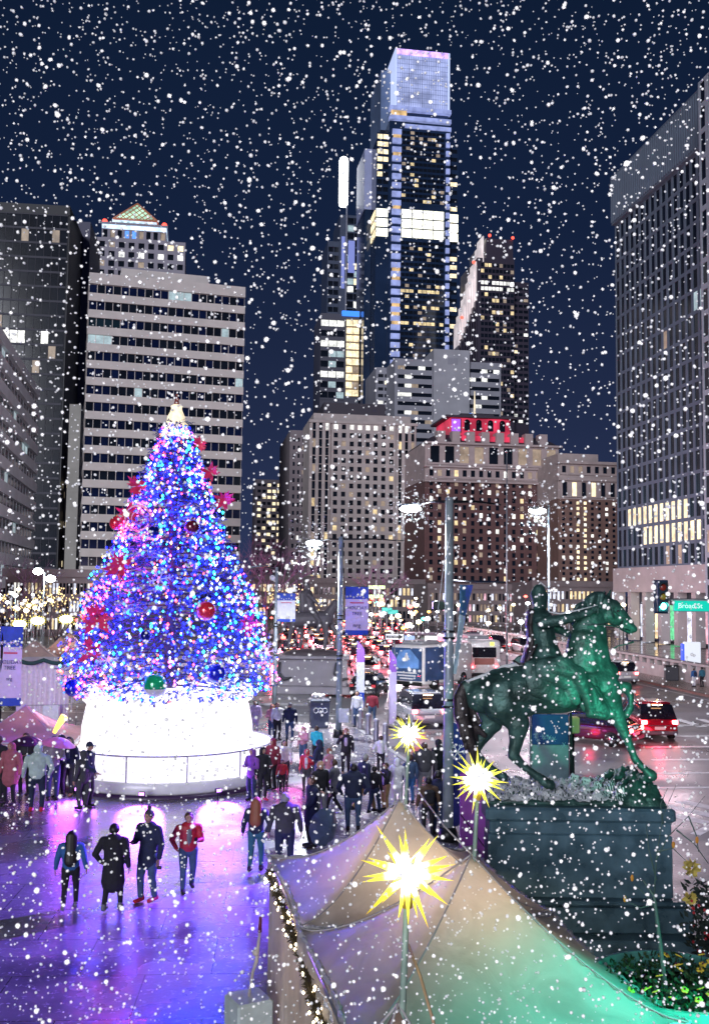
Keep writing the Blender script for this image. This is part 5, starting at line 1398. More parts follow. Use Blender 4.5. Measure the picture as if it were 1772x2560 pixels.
# left group in front of the stalls (display pixels)
per(22, 1672, 1812, pi - .3, 'person in a dull rose quilted coat, second from the left edge', DSP, top='rose', pants='black', hair='grey', coat=.28, hat='hood', arms=('hang', 'hang'), wide=1.2, lod=0)
per(-6, 1655, 1800, -.2, 'person cut by the left edge in dark clothes', DSP, top='black', pants='black', hair='brown')
per(82, 1655, 1828, .1, 'person in a pale mint hooded jacket and navy trousers with red shoes, seen from behind', DSP, top='mint', pants='navy', hat='hood', shoes='red', arms=('out', 'pocket'), wide=1.25, lod=0)
per(55, 1640, 1790, pi, 'person in a grey jacket holding the dark umbrella', DSP, top='dkgrey', pants='black', hair='brown', arms=('hold', 'hang'))
per(118, 1650, 1800, pi + .4, 'person in a red scarf and grey jacket under the pink umbrella', DSP, top='grey', pants='dkjean', hair='brown', arms=('hold', 'hang'), scarf='red')
per(135, 1650, 1795, pi - .4, 'person in a dark blue hood next to the pink umbrella holder', DSP, top='navy', pants='black', hair='black', hat='hood', arms=('hold', 'phone'))
per(152, 1660, 1792, pi, 'person with black hair and a plain navy jumper facing the camera', DSP, top='navy', pants='dkgrey', hair='black', hairlen=.1, shoes='tan')
per(185, 1690, 1822, 1.0, 'person in a grey jacket with a shoulder bag in front of the lit drum', DSP, top='dkgrey', pants='dkgrey', hair='brown', coat=.08, arms=('hang', 'fwd'), hat='hood')
per(197, 1660, 1818, -1.8, 'tall person in a dark cap and navy jacket in front of the lit drum', DSP, top='navy', pants='dkgrey', hair='brown', hat='cap', arms=('hang', 'fwd'))
# right hand pavement and beyond
Z6 = (1380, 1560, 4.0714)
per(1440, 450, 640, .3, 'small distant person in a blue jacket and white trousers on the right pavement', Z6, top='blue', pants='white', hair='brown', lod=2, bag='navy')
per(1522, 440, 640, .3, 'small distant person in dark teal walking beside the blue jacket', Z6, top='teal', pants='black', hair='black', lod=2)
per(1095, 40, 150, 0, 'tiny dark figure standing in front of the green shop window', Z6, top='black', pants='black', lod=2, z=-.1)
per(1078, 130, 225, 1.5, 'tiny dark figure walking across the lower wet plaza', Z6, top='navy', pants='black', lod=2, z=-.1)
rr = random.Random(4)
for i in range(26):
    px = rr.choice([rr.uniform(640, 1050), rr.uniform(1080, 1330), rr.uniform(20, 120)]); py = rr.uniform(1585, 1640) if px > 600 else rr.uniform(1700, 1760)
    o, _, _ = per(px, py - 30, py, rr.choice([0, pi, 1.5]), 'tiny blurred pedestrian far off beyond the traffic', top=rr.choice(['black', 'navy', 'red', 'grey', 'blue']), pants='black', lod=2, group='distant pedestrians') if i < 3 else (None, 0, 0)
    if i < 3: far_p = (o if i == 0 else far_p)
    else: dup(far_p, G(px, py), rr.random() * 6)
# umbrellas
def umbrella(label, top, tip, r, m, dirv=None):
    """top: centre of canopy, tip: lower end of the shaft (world)"""
    top = Vector(top); tip = Vector(tip); d = (top - tip).normalized()
    t = thing('umbrella', label, 'umbrella', tip); q = MB(); rot = Vector((0, 0, 1)).rotation_difference(d)
    n = 8; L_ = (top - tip).length; rings = []
    for k in range(7):
        f = k / 6; rr_ = r * f; z = L_ - r * .42 * f ** 1.9
        ring = []
        for j in range(n * 4):
            a = j * 2 * pi / (n * 4); rib = 1 - .07 * f * (1 - abs(cos(a * n / 2)) ** .7)
            ring.append(rot @ Vector((max(rr_, .005) * rib * cos(a), max(rr_, .005) * rib * sin(a), z - .02 * f * (1 - abs(cos(a * n / 2))))))
        rings.append(ring)
    q.loft(rings, 0, True, False); q.build('canopy', m, t)
    q = MB(); q.tube((0, 0, 0), rot @ Vector((0, 0, L_ + .06)), .008, .008, 6)
    for j in range(n): a = j * 2 * pi / n; q.tube(rot @ Vector((0, 0, L_ - .02)), rot @ Vector((r * .98 * cos(a), r * .98 * sin(a), L_ - r * .43)), .004, n=4)
    q.build('shaft', STEEL, t); MB().cap((0, 0, 0), rot @ Vector((0, 0, -.1)), .018, .014, 6).build('handle', BLACKM, t)
u = G(55 * 1.11, 1790 * 1.11)
umbrella('open dark plum umbrella in the left group', at(72, 1840, u.y - .3), at(66, 1925, u.y - .3), .58, mat('plum_nylon', (.05, .015, .05), .4))
u = G(118 * 1.11, 1800 * 1.11)
umbrella('open pink umbrella next to the plum one', at(150, 1843, u.y - .3), at(134, 1925, u.y - .3), .56, mat('pink_nylon', (.85, .22, .42), .4))
u = G(550 + 560 / 2.455, 1700 + 1025 / 2.455)
umbrella('lowered steel blue umbrella beside the navy coat', at(822, 2072, u.y - .55), at(752, 2052, u.y + .3), .50, mat('steel_blue_nylon', (.10, .14, .24), .35))
ph = MB(); ph.bbox(-.035, .035, -.005, .005, -.07, .07, .004)
o = ph.build('phone', BLACKM, None, pD[1][0] + Vector((0, -.03, .03)), (.5, 0, .3)); tag(o, 'black phone held by the person in the red and navy jacket', 'phone')
o = MB().bbox(-.05, .05, -.03, .03, -.035, .035, .012).build('camera_body', BLACKM, None, pC[1][0] + Vector((.02, 0, -.1))); o.name = 'handheld_camera'; tag(o, 'small black camera dangling from the hand of the person in the bobble hat', 'camera')
# ================================================================ VEHICLES  (local: +y is forward, rear faces -y)
def carpaint(name, col): return mat('paint_' + name, col, .25, .3, coat=1, var=.05)
TAIL = emit('brake_light', (1, .05, .06), 34, True); TAILC = emit('brake_light_core', (1, .55, .25), 14); HEAD = emit('headlight', (1, .95, .85), 14, True); IND = emit('indicator_amber', (1, .6, .1), 5)
PLATE = mat('number_plate', (.7, .7, .66), .5); CGLASS = mat('car_glass', (.012, .012, .02), .06, 0, var=.2)
def rrect(x, z0, z1, y, c=.12, n=3):
    pts = []
    for cx, cz, a0 in ((x - c, z1 - c, 0), (-x + c, z1 - c, 90), (-x + c, z0 + c, 180), (x - c, z0 + c, 270)):
        for k in range(n + 1): a = radians(a0 + 90 * k / n); pts.append((cx + c * cos(a), y, cz + c * sin(a)))
    return pts
def car(label, paint, loc, rz, kind='sedan', L=4.6, W=1.85, brake=True, simple=False, group=None):
    t = thing('parked_car' if False else 'car', label, 'car', loc, rz, group)
    hw = W / 2; Hh = 1.45 if kind == 'sedan' else 1.72; belt = .92 if kind == 'sedan' else 1.02
    q = MB(); st_ = []
    for f, zt_, wf in ((0, .78, .86), (.02, belt - .03, .94), (.10, belt, .99), (.35, belt + .02, 1), (.62, belt, 1), (.72, belt - .05, 1), (.92, belt - .2, .96), (.985, belt - .28, .9), (1, .62, .82)):
        st_.append(rrect(hw * wf, .26 if 0 < f < 1 else .34, zt_, -L / 2 + L * f, .11))
    q.loft(st_); q.build('body', carpaint(*paint), t)
    q = MB(); ys = (0.03, .10, .26, .50, .62, .74) if kind == 'suv' else (.07, .2, .36, .52, .62, .74)
    hs = (.02, .9, 1, .98, .9, .02)
    q.loft([rrect(hw * (.93 - .13 * h_), belt - .06, belt + (Hh - belt) * max(h_, .03), -L / 2 + L * y_, .06) for y_, h_ in zip(ys, hs)]); q.build('window', CGLASS, t)
    q = MB(); q.loft([rrect(hw * .78, Hh - .06, Hh + .015, -L / 2 + L * y_, .03) for y_ in (ys[1] + .03, ys[2], ys[3] + .03)]); q.build('roof', carpaint(*paint), t)
    tm_ = TAIL if brake else mat('tail_lens', (.45, .02, .03), .2)
    for sx_ in (-1, 1):
        o = MB().bbox(-.14 - .08 * simple, .14 + .06 * simple, -.03, .05, -.09 - .05 * simple, .10 + .05 * simple, .02).build('tail_light', tm_, t, (sx_ * hw * .78, -L / 2 + .02, belt - .16))
        if brake: MB().bbox(-.09, .09, -.012, .012, -.045, .05, .01).build('bulb', TAILC, o, (0, -.032, 0))
        MB().bbox(-.16, .16, -.03, .05, -.06, .06, .02).build('headlight', HEAD if not simple else WHITE, t, (sx_ * hw * .70, L / 2 - .03, .64))
    if brake: MB().bbox(-.25, .25, -.02, .02, -.02, .02, .008).build('high_brake_light', TAILC, t, (0, -L / 2 + L * (ys[1]) - .10, Hh - .07))
    if not simple:
        for sx_ in (-1, 1):
            for f in (.19, .81):
                w_ = MB(); w_.tube((-.11, 0, 0), (.11, 0, 0), .33, n=18); o = w_.build('wheel', RUBBER, t, (sx_ * (hw - .11), -L / 2 + L * f, .33))
                r_ = MB(); r_.tube((-.118, 0, 0), (.118, 0, 0), .20, n=14); r_.build('rim', CHROME, o)
            m_ = MB(); m_.bbox(-.09, .09, -.05, .05, -.06, .06, .02); m_.build('mirror', carpaint(*paint), t, (sx_ * (hw + .07), L * .19, belt + .06))
        MB().bbox(-.26, .26, -.012, .012, -.07, .07, .005).build('number_plate', PLATE, t, (0, -L / 2 - .012, .60))
        MB().bbox(-hw * .9, hw * .9, -.06, .06, -.09, .09, .04).build('bumper', mat('bumper_grey', (.12, .12, .14), .5), t, (0, -L / 2 + .0, .38))
        if kind == 'suv':
            for sx_ in (-1, 1): MB().tube((sx_ * .6, -L * .32, Hh + .06), (sx_ * .6, L * .08, Hh + .06), .02, n=6).build('roof_rail', CHROME, t)
        MB().box(-hw * .6, hw * .6, -.004, .004, -.01, .01).build('trim', CHROME, t, (0, -L / 2 - .008, .72))
    else:
        for sx_ in (-1, 1):
            for f in (.19, .81): MB().tube((sx_ * (hw - .2), -L / 2 + L * f, .33), (sx_ * (hw - .0), -L / 2 + L * f, .33), .33, n=12).build('wheel', RUBBER, t)
    return t
def vat(px, py): g = G(px, py, ZR); return Vector((g.x, g.y, ZR + .006))
av = atan2(-AV.x, AV.y)     # heading of the avenue
car('silver SUV with roof rails braking behind the smallest star', ('silver', (.42, .42, .46)), vat(1052, 1822) + Vector((0, 2.2, 0)), av + .06, 'suv', 4.7, 1.95)
lamp('brake_glow', 'POINT', vat(1052, 1826) + Vector((0, -.5, .5)), 14, (1, .05, .08), size=.2)
car('black sedan half behind the left feather flag', ('black', (.012, .012, .02)), vat(925, 1745) + Vector((0, 2.2, 0)), av - .35, 'sedan', brake=False)
car('glossy red hatchback with bright brake lights right of the horse statue', ('red', (.42, .01, .03)), vat(1650, 1850) + Vector((-.3, 1.8, 0)), av - .05, 'suv', 4.4, 1.9)
lamp('brake_glow', 'POINT', vat(1650, 1862) + Vector((-.2, -.5, .55)), 60, (1, .04, .12), size=.25)
car('dark maroon sedan seen between the legs of the horse statue', ('maroon', (.10, .01, .035)), vat(1528, 1868) + Vector((-.7, 1.6, 0)), av + .85, 'sedan', 4.7, 1.9)
lamp('brake_glow', 'POINT', vat(1545, 1862) + Vector((-1.5, -.6, .55)), 16, (1, .04, .1), size=.25)
car('white car with a red lit rear in front of the horse chest, beside the balustrade', ('white', (.6, .58, .6)), vat(1558, 1712) + Vector((0, 2.2, 0)), av, 'suv', 4.5, 1.9)
lamp('added_bus_fill', 'SPOT', vat(1052, 1822) + Vector((0, 4.8, .7)), 2600, (1, .95, .88), vat(1140, 1700) + Vector((0, 4, 1.2)), .2, 80, .6)  # spot added ahead of the SUV to brighten the buses
lamp('added_bus_fill', 'SPOT', vat(1528, 1868) + Vector((-2.2, 3.6, .7)), 1500, (1, .95, .88), vat(1180, 1700) + Vector((0, 6, 1.2)), .2, 60, .6)  # second added spot, also aimed at the buses
# the jam of braking cars in the distance
pr = None; rr = random.Random(21); cols = [('black', (.012, .012, .02)), ('silver', (.42, .42, .46)), ('white', (.6, .58, .6)), ('maroon', (.10, .01, .035))]
protos = []
for row, Y in enumerate((84, 92, 101, 111, 122, 134, 148, 164, 182)):
    for lane in range(7):
        if rr.random() < .10: continue
        x = at(722 + lane * 2, 1600, Y).x + lane * 3.15 - (Y - 84) * .012 * 0 + rr.uniform(-.3, .3)
        if x > at(1000, 1600, Y).x: continue
        y = Y + rr.uniform(-2, 2)
        loc = Vector((x, y, ZR + .006)); lb = 'small far car with glowing brake lights in the distant jam'
        if len(protos) < 4: protos.append(car(lb, cols[len(protos)], loc, av, rr.choice(['sedan', 'suv']), simple=True, group='braking cars in the distant jam'))
        else: dup(rr.choice(protos), loc, av + rr.uniform(-.08, .08), group='braking cars in the distant jam')
for Y, x0 in ((95, 700), (120, 780), (150, 860), (88, 900)): lamp('jam_glow', 'POINT', (at(x0, 1600, Y).x, Y - 2, .8), 3200, (1, .07, .15), size=.6)
# oncoming and parked cars right of the jam
for i, (px, py) in enumerate(((1240, 1625), (1275, 1610), (1310, 1632), (1190, 1612), (1345, 1618))):
    dup(protos[i % 4], vat(px, py), av + pi + .1, 'small far car facing the camera with white headlights behind the horse statue', 'far cars with white headlights')
# buses
def bus(label, loc, rz, wrap, L=12, W=2.6, H=3.1, ad=None):
    t = thing('bus', label, 'bus', loc, rz); hw = W / 2; q = MB()
    q.loft([rrect(hw * w_, .32, H - d_, y, .22, 4) for y, w_, d_ in ((-L / 2, .93, .18), (-L / 2 + .15, 1, 0), (L / 2 - .2, 1, 0), (L / 2, .93, .15))]); q.build('body', wrap, t)
    MB().bbox(-.95, .95, -.02, .02, 1.75, 2.55, .01).build('rear_window', CGLASS if not ad else ad[0], t, (0, -L / 2 - .01, 0))
    for i in range(int((L - 1.6) / 1.52)):
        for sx_ in (-1, 1): MB().bbox(-.015, .015, -.68, .68, 1.45, 2.35, .008).build('window', BWIN, t, (sx_ * (hw + .012), -L / 2 + 1.3 + i * 1.52, 0))
    for sx_ in (-1, 1):
        for f in (.24, .8):
            o = MB().tube((-.15, 0, 0), (.15, 0, 0), .48, n=20).build('wheel', RUBBER, t, (sx_ * (hw - .13), -L / 2 + L * f, .48)); MB().tube((-.16, 0, 0), (.16, 0, 0), .25, n=14).build('rim', CHROME, o)
        MB().bbox(-.14, .14, -.02, .02, -.07, .07, .01).build('tail_light', MAT['brake_light'], t, (sx_ * hw * .78, -L / 2 - .02, 1.0))
    MB().bbox(-.9, .9, -1.2, 1.2, 0, .28, .08).build('roof_unit', mat('roof_unit_grey', (.3, .3, .33), .5), t, (0, -L / 4, H + .002))
    MB().bbox(-hw * .96, hw * .96, -.05, .05, .3, .55, .02).build('bumper', BLACKM, t, (0, -L / 2, 0))
    return t
BWIN = emit('bus_window_lit', (.85, .9, 1), .8, var=.6, scale=1.2)
bw_ = mat('bus_white', (.82, .78, .79), .35, coat=.5)
g = vat(1180, 1700)
b1 = bus('white city bus seen from behind with a small yellow number display', g + Vector((.2, 6, 0)), av, bw_)
MB().bbox(-.16, .16, -.03, .02, -.13, .13, .01).build('number_display', emit('display_yellow', (.75, 1, .1), 2.2), b1, (.62, -6.01, 2.82))
MB().bbox(-.8, .8, -.035, .02, -.26, .26, .01).build('grille', mat('grille_red_brown', (.36, .13, .11), .5), b1, (0, -6.0, 1.45))
g = vat(1085, 1722)
wrapb = mat('wrap_blue', (.04, .09, .22), .3, var=.5, scale=.7)
b2 = bus('city bus wrapped in a dark blue advertisement, turning left of the white bus', g + Vector((.1, 2.2, 0)), -.62, bw_, L=7.2, ad=(mat('ad_blue', (.05, .14, .40), .3, var=.5, scale=2),))
LB = mat('ad_light_blue', (.16, .34, .75), .3, var=.4, scale=1.5)
MB().bbox(-1.26, 1.26, -.02, .01, .62, 2.9, .02).build('rear_advert', wrapb, b2, (0, -3.62, 0))
MB().prism([(-1.0, 1.7), (-.55, 2.75), (.3, 2.8), (1.0, 2.1), (1.0, 1.5), (-.9, 1.45)], -.045, -.021).build('advert_scene', LB, b2, (0, -3.62, 0))
MB().bbox(-.02, .03, -3.3, .6, .6, 2.95, .01).build('side_advert', wrapb, b2, (1.33, 0, 0))
for i, wd in enumerate((1.7, 1.5, 1.1)): MB().box(-wd / 2, wd / 2, -.05, -.022, 1.12 - i * .2, 1.22 - i * .2).build('advert_line', WHITE, b2, (0, -3.62, 0))
q = MB(); q.ball((0, -.05, 2.2), .2, 10, (.9, .2, 1.2)); q.ball((0, -.05, 2.48), .1, 8, (1, .3, 1)); q.build('advert_figure', WHITE, b2, (0, -3.62, 0))
# ================================================================ STREET FURNITURE
POST = mat('weathered_post', (.34, .40, .44), .4, .2, var=.3, scale=2, r_var=.1)
HALO = []
def lamp_head(t, p, d, label_=None, w=1.0, power=900, col=(.86, .92, 1)):
    """p: local arm end, d: outward direction; a flat cobra head with a glowing lens"""
    d = Vector(d).normalized(); q = MB()
    q.cap(Vector(p) - d * .1, Vector(p) + d * .55 * w, .09, .16 * w, 10, (0, 0, 1), .5); hd_ = q.build('lamp_head', STEEL, t)
    q = MB(); q.ball(Vector(p) + d * .33 * w + Vector((0, 0, -.10)), .28 * w, 14, (1.15, 1.0, .38)); q.build('lens', LAMPW, hd_)
    wp = Vector(t.location) + Vector(p) + d * .33 * w
    HALO.append(wp + Vector((0, 0, -.05)))
    lamp('lamp_glow', 'POINT', wp + Vector((0, -.3, -.1)), 150, col, size=.12)  # added next to the lens to brighten the halo flakes
    lamp('street_light', 'SPOT', wp + Vector((0, 0, -.34)), power, col, wp + Vector((0, 0, -5)), .18, 165, .5)
def lamp_post(name, label, base, toppx, lampspx, r=.13, power=900, w=1.0, group=None):
    b = G(*base); top = at(toppx[0], toppx[1], b.y); t = thing(name, label, 'street lamp', b, 0, group)
    T = Vector((0, 0, top.z)); q = MB(); q.tube((0, 0, .0), (0, 0, top.z), r, r * .72, 12); q.build('post', POST, t)
    q = MB()
    q.tube((0, 0, 0), (0, 0, .35), r * 1.9, r * 1.5, 12); q.build('foot', BLACKM, t)
    for f in (.38, .40, .58, .6): MB().tube((0, 0, top.z * f), (0, 0, top.z * f + .06), r * 1.15, r * 1.15, 12).build('collar', BLACKM, t)
    for (lx, ly, yo, on) in lampspx:
        e = at(lx, ly, b.y + yo) - b; a = MB(); s_ = Vector((0, 0, top.z - .12)); d = Vector((e.x, e.y, 0))
        a.path([s_, s_.lerp(e, .5) + Vector((0, 0, .05)), e], [.045, .035, .03], 7); a.build('arm', BLACKM, t)
        if on: lamp_head(t, e, d, None, w, power)
    return t, b
def banner(t, b, px0, px1, py0, py1, Yo, lines, edge=False, m_top=BLUEF, m_mid=LILAC):
    a = at(px0, py0, b.y + Yo) - b; c = at(px1, py1, b.y + Yo) - b
    W_, H_ = c.x - a.x, a.z - c.z; n = 10
    def pnt(u, v, d=0): return (a.x + W_ * u + .06 * v * 0, -.0 + Yo + .06 * sin(v * 4 + u * 3) - d, a.z - H_ * v)
    def sheet_(v0, v1, d, m, nm):
        q = MB(); f_, g_ = [], []
        for i in range(n + 1):
            for j in range(n + 1): f_.append(pnt(i / n, v0 + (v1 - v0) * j / n, d)); g_.append(pnt(i / n, v0 + (v1 - v0) * j / n, d - .012))
        F = [(i * (n + 1) + j, i * (n + 1) + j + 1, (i + 1) * (n + 1) + j + 1, (i + 1) * (n + 1) + j) for i in range(n) for j in range(n)]
        q.add(f_, F, 0, True); q.add(g_, [tuple(reversed(f)) for f in F], 0, True); return q.build(nm, m, o_)
    o_ = thing('street_banner', lines[0], 'banner', b); 
    sheet_(0, .26, .0, m_top, 'banner_head'); sheet_(.26, .9, .0, m_mid, 'banner_field'); sheet_(.9, 1, .0, m_top, 'banner_foot')
    for v in (0, 1): MB().tube((0, Yo * .9, pnt(0, v)[2]), (pnt(1, v)[0], Yo, pnt(1, v)[2]), .02, n=6).build('bracket', STEEL, o_)
    x, y, z = pnt(.5, .335, .03); MB().box(x - W_ * .3, x + W_ * .3, y - .035, y - .02, z - H_ * .012, z + H_ * .012).build('red_stripe', TXR, o_)
    for s_, v, sz, m in lines[1:]:
        if not s_: continue
        x, y, z = pnt(.5, v, .03); text('lettering', s_, sz * H_, m, o_, (x, y - .04, z))
    sn = MB(); w = random.Random(4)
    for k in range(7):
        x, y, z = pnt(.08 + .14 * k, .22 + w.uniform(-.03, .05), .03)
        for a_ in range(3): dx, dz = cos(a_ * pi / 3) * .05 * H_ * .5, sin(a_ * pi / 3) * .05 * H_ * .5; sn.tube((x - dx, y - .02, z - dz), (x + dx, y - .02, z + dz), .006 * H_, n=4)
    sn.build('snowflake_pattern', WHITE, o_)
    return o_
TXT = mat('ink_navy', (.05, .04, .16), .5); TXR = mat('ink_red', (.5, .04, .12), .5)
# main post in front
t1, b1_ = lamp_post('street_lamp', 'tall weathered lamp post in front of the horse statue, nearest of all', (1119, 2100), (1131, 1244), [(1043, 1262, 1.2, True), (1250, 1262, 1.5, False)], .155, 900)
o_ = thing('street_banner', 'narrow teal and pale banner seen almost edge-on from the nearest lamp post', 'banner', b1_)
ptt = [at(1149, 1462, b1_.y - .1) - b1_, at(1182, 1462, b1_.y - .9) - b1_, at(1163, 1540, b1_.y - .5) - b1_, at(1141, 1680, b1_.y) - b1_, at(1128, 1680, b1_.y) - b1_]
MB().loft([[p for p in (ptt[0], ptt[1], ptt[2], at(1148, 1535, b1_.y - .1) - b1_)], [p + Vector((0, .012, 0)) for p in (ptt[0], ptt[1], ptt[2], at(1148, 1535, b1_.y - .1) - b1_)]], 0, False).build('banner_head', mat('banner_teal', (.01, .10, .20), .6), o_)
ps_ = [at(1148, 1536, b1_.y - .1) - b1_, at(1163, 1541, b1_.y - .5) - b1_, at(1150, 1620, b1_.y - .2) - b1_, at(1140, 1685, b1_.y - .05) - b1_, at(1131, 1685, b1_.y) - b1_]
MB().loft([ps_, [p + Vector((0, .012, 0)) for p in ps_]], 0, False).build('banner_field', mat('banner_pale_teal', (.35, .5, .55), .6), o_)
MB().tube(at(1130, 1452, b1_.y) - b1_, at(1262, 1456, b1_.y + .5) - b1_, .03, n=7).build('bracket', CHROME, o_)
q = MB(); q.path([at(1127, 1330, b1_.y - .2), at(1108, 1420, b1_.y - .5), at(1098, 1500, b1_.y - .6), at(1092, 1545, b1_.y - .6)], .012, 5); tag(q.build('loose_cable', mat('cable_pale', (.5, .5, .55), .5), None), 'thin pale cable curving down from the nearest lamp post', 'cable')
# floodlight fixture on the post that washes the plaza in violet and blue
fx = thing('plaza_floodlight', 'small floodlight clamped to the nearest lamp post', 'floodlight', (b1_.x - .3, b1_.y - .1, 6.4))
MB().bbox(-.16, .16, -.12, .12, -.12, .12, .02).build('housing', BLACKM, fx); MB().bbox(-.165, -.16, -.09, .09, -.09, .09, .002).build('lens', emit('flood_lens', (.3, .2, 1), 8), fx)
lamp('violet_flood', 'SPOT', (b1_.x - .55, b1_.y - .25, 6.4), 25000, (.20, .055, 1), (-5.4, 21.5, 0), .1, 58, .8)
# middle post with the readable banner
t2, b2_ = lamp_post('street_lamp', 'slim lamp post carrying the holiday tree banner in the middle distance', (846, 1843), (858, 1342), [(800, 1352, 1.0, True), (1010, 1352, 2, False)], .15, 6500, 1.25)
banner(t2, b2_, 864, 920, 1466, 1588, -.25, ['blue and lilac holiday tree banner on the middle lamp post', ('HOLIDAY', .44, .095, TXT), ('TREE', .56, .095, TXT), ('nrg', .80, .12, TXT)])
bp_ = MB(); bp_.bbox(-.02, .45, -.03, .03, 2.1, 2.75, .02)
tag(bp_.build('notice_plate', WHITE, None, at(848, 1790, b2_.y - .3) * 1 - Vector((0, 0, 2.4))), 'small white notice plate on the middle lamp post', 'sign')
# third, far left one
t3, b3_ = lamp_post('street_lamp', 'unlit slim lamp post right beside the christmas tree with a folded banner', (686, 1776), (690, 1418), [(640, 1415, .5, False)], .12)
q = MB(); q.cap(at(668, 1412, b3_.y) - b3_, at(628, 1420, b3_.y) - b3_, .10, .16, 8, (0, 0, 1), .5); q.build('lamp_head', STEEL, t3)
q = MB(); q.ball(at(682, 1445, b3_.y - .2) - b3_, .17, 10); q.build('camera_dome', WHITE, t3)
banner(t3, b3_, 694, 738, 1482, 1555, -.25, ['blue and white banner on the slim post right beside the christmas tree', ('', .5, .16, TXR)], m_mid=mat('banner_white', (.6, .6, .68), .6))
# lamp on the right, its own thin pole behind the rider
t4, b4_ = lamp_post('street_lamp', 'bright lamp on a thin pole behind the rider of the horse statue', (1372, 1790), (1374, 1262), [(1350, 1274, -1.2, True)], .07, 4500, 1.5)
# tall thin flagpole
def pole(label, px, py0, py1, Y, r=.09, nm='flagpole', cat='pole'):
    a = at(px, py1, Y); c = at(px + 3, py0, Y); t = thing(nm, label, cat, (a.x, Y, ZR)); MB().tube((0, 0, 0), (0, 0, c.z - ZR), r, r * .5, 8).build('pole', mat('pole_grey', (.3, .3, .34), .4, .4), t); MB().ball((0, 0, c.z - ZR), r * 1.5, 8).build('finial', CHROME, t); MB().tube((0, 0, 0), (0, 0, .3), r * 2, r * 1.6, 8).build('base', STEEL, t)
    return t
pole('tall thin flagpole between the nearest lamp post and the rider', 1266, 1128, 1640, 75)
pole('short thin pole left of the horse head', 1330, 1480, 1650, 70, .05)
# far lit lamps
def far_lamp(label, px, py, Y, n=1, s=1., col=LAMPW, group=None):
    p = at(px, py, Y); t = thing('street_lamp', label, 'street lamp', (p.x, Y, ZR), 0, group)
    MB().tube((0, 0, 0), (0, 0, p.z - ZR), .08 * s, .05 * s, 8).build('post', STEEL, t)
    for k in range(n): MB().ball((k * .9 * s - (n - 1) * .45 * s, 0, p.z - ZR + .05 - k * .5 * s), .32 * s, 12, (1.1, 1, .75)).build('lamp_globe', col, t)
    return t
far_lamp('double bright white lamp above the left stalls', 112, 1430, 95, 2, 1.35)
lamp('street_light', 'POINT', at(112, 1430, 93.5), 3500, (.75, .95, 1), size=.4)
WG = emit('globe_white', (.9, .95, 1), 12); YG = emit('globe_gold', (1, .8, .45), 10)
for i, (px, py, Y) in enumerate(((928, 1537, 120), (960, 1534, 125), (994, 1538, 130), (918, 1552, 120), (1025, 1532, 135), (758, 1410, 150))):
    far_lamp('small far street lamp with a pale globe beyond the traffic', px, py, Y, 1, .75, WG, 'far globe lamps')
for x_, y_, w_ in ((-3, 95, 7500), (12, 88, 1200), (-16, 88, 8000), (6, 135, 14000), (22, 125, 5000), (19, 60, 1500)): lamp('added_street_fill', 'POINT', (x_, y_, 8.5), w_, (1, .78, .92), size=.4)  # point lights without fixtures, added to brighten the road and facade bases
rr = random.Random(8)
for i in range(34):
    px = rr.choice([rr.uniform(1110, 1320), rr.uniform(1380, 1560), rr.uniform(940, 1050)]); py = rr.uniform(1508, 1572)
    far_lamp('tiny glowing lamp among the far shop fronts', px, py, rr.uniform(125, 165), 1, rr.uniform(.7, 1.25), rr.choice([WG, YG, YG]), 'tiny glowing far lamps')
RG_ = emit('globe_red', (1, .08, .06), 10); AG_ = emit('globe_amber', (1, .45, .08), 9); TG_ = emit('globe_teal', (.1, 1, .75), 7)
for i in range(60):
    px = rr.choice([rr.uniform(640, 860), rr.uniform(920, 1100), rr.uniform(600, 1330)]); py = rr.uniform(1490, 1600); c_ = rr.choice([RG_, RG_, AG_, YG, WG, WG, TG_])
    far_lamp('tiny coloured light glowing in the band beyond the traffic', px, py, rr.uniform(112, 175), 1, rr.uniform(.5, .95), c_, 'tiny coloured lights beyond the traffic')
for i in range(20):
    px = rr.uniform(0, 150); py = rr.uniform(1470, 1530)
    far_lamp('tiny glowing lamp above the left market stalls', px, py, rr.uniform(75, 110), 1, rr.uniform(.35, .7), rr.choice([WG, WG, YG]), 'glowing lamps above the left stalls')
# bare trees: dark masses and some with gold lights
def bare_tree(label, px, py_base, py_top, Y, spread, lights=None, seed=1, m=None, group=None, n=60):
    a = at(px, py_base, Y); H = at(px, py_top, Y).z; w = random.Random(seed)
    t = thing('bare_tree', label, 'tree', (a.x, Y, 0), 0, group); q = MB(); tips = []
    q.tube((0, 0, -.1), (0, 0, H * .35), .16, .11, 7)
    def br_(p, d, l, r, k):
        e = p + d * l; mid = p.lerp(e, .5) + Vector((w.uniform(-.1, .1), w.uniform(-.1, .1), .05)) * l * .5
        q.path([p, mid, e], [r, r * .8, r * .55], 4 if k < 3 else 5); tips.append(e); tips.append(mid)
        if k > 0:
            for _ in range(3): br_(e, (d + Vector((w.uniform(-.8, .8) * spread, w.uniform(-.8, .8) * spread, w.uniform(-.1, .5)))).normalized(), l * w.uniform(.6, .85), r * .55, k - 1)
    for i in range(5):
        a_ = i * 2 * pi / 5 + w.random(); br_(Vector((0, 0, H * .33)), Vector((cos(a_) * .7 * spread, sin(a_) * .7 * spread, 1)).normalized(), H * .24, .08, 3)
    q.build('trunk', m or mat('bark_dusk', (.09, .06, .07), .9), t)
    if lights:
        lb_ = MB()
        for i in range(170): p = w.choice(tips) + Vector((w.uniform(-.3, .3), w.uniform(-.3, .3), w.uniform(-.4, .4))); bulbmesh(lb_, p, .06)
        tag(lb_.build('bulb', lights, t), kind='stuff')
    return t
GB_ = emit('tree_bulb_gold', (1, .74, .30), 2.0)
bare_tree('bare tree wound with gold lights left of the christmas tree', 140, 1640, 1455, 80, 1.0, GB_, 3)
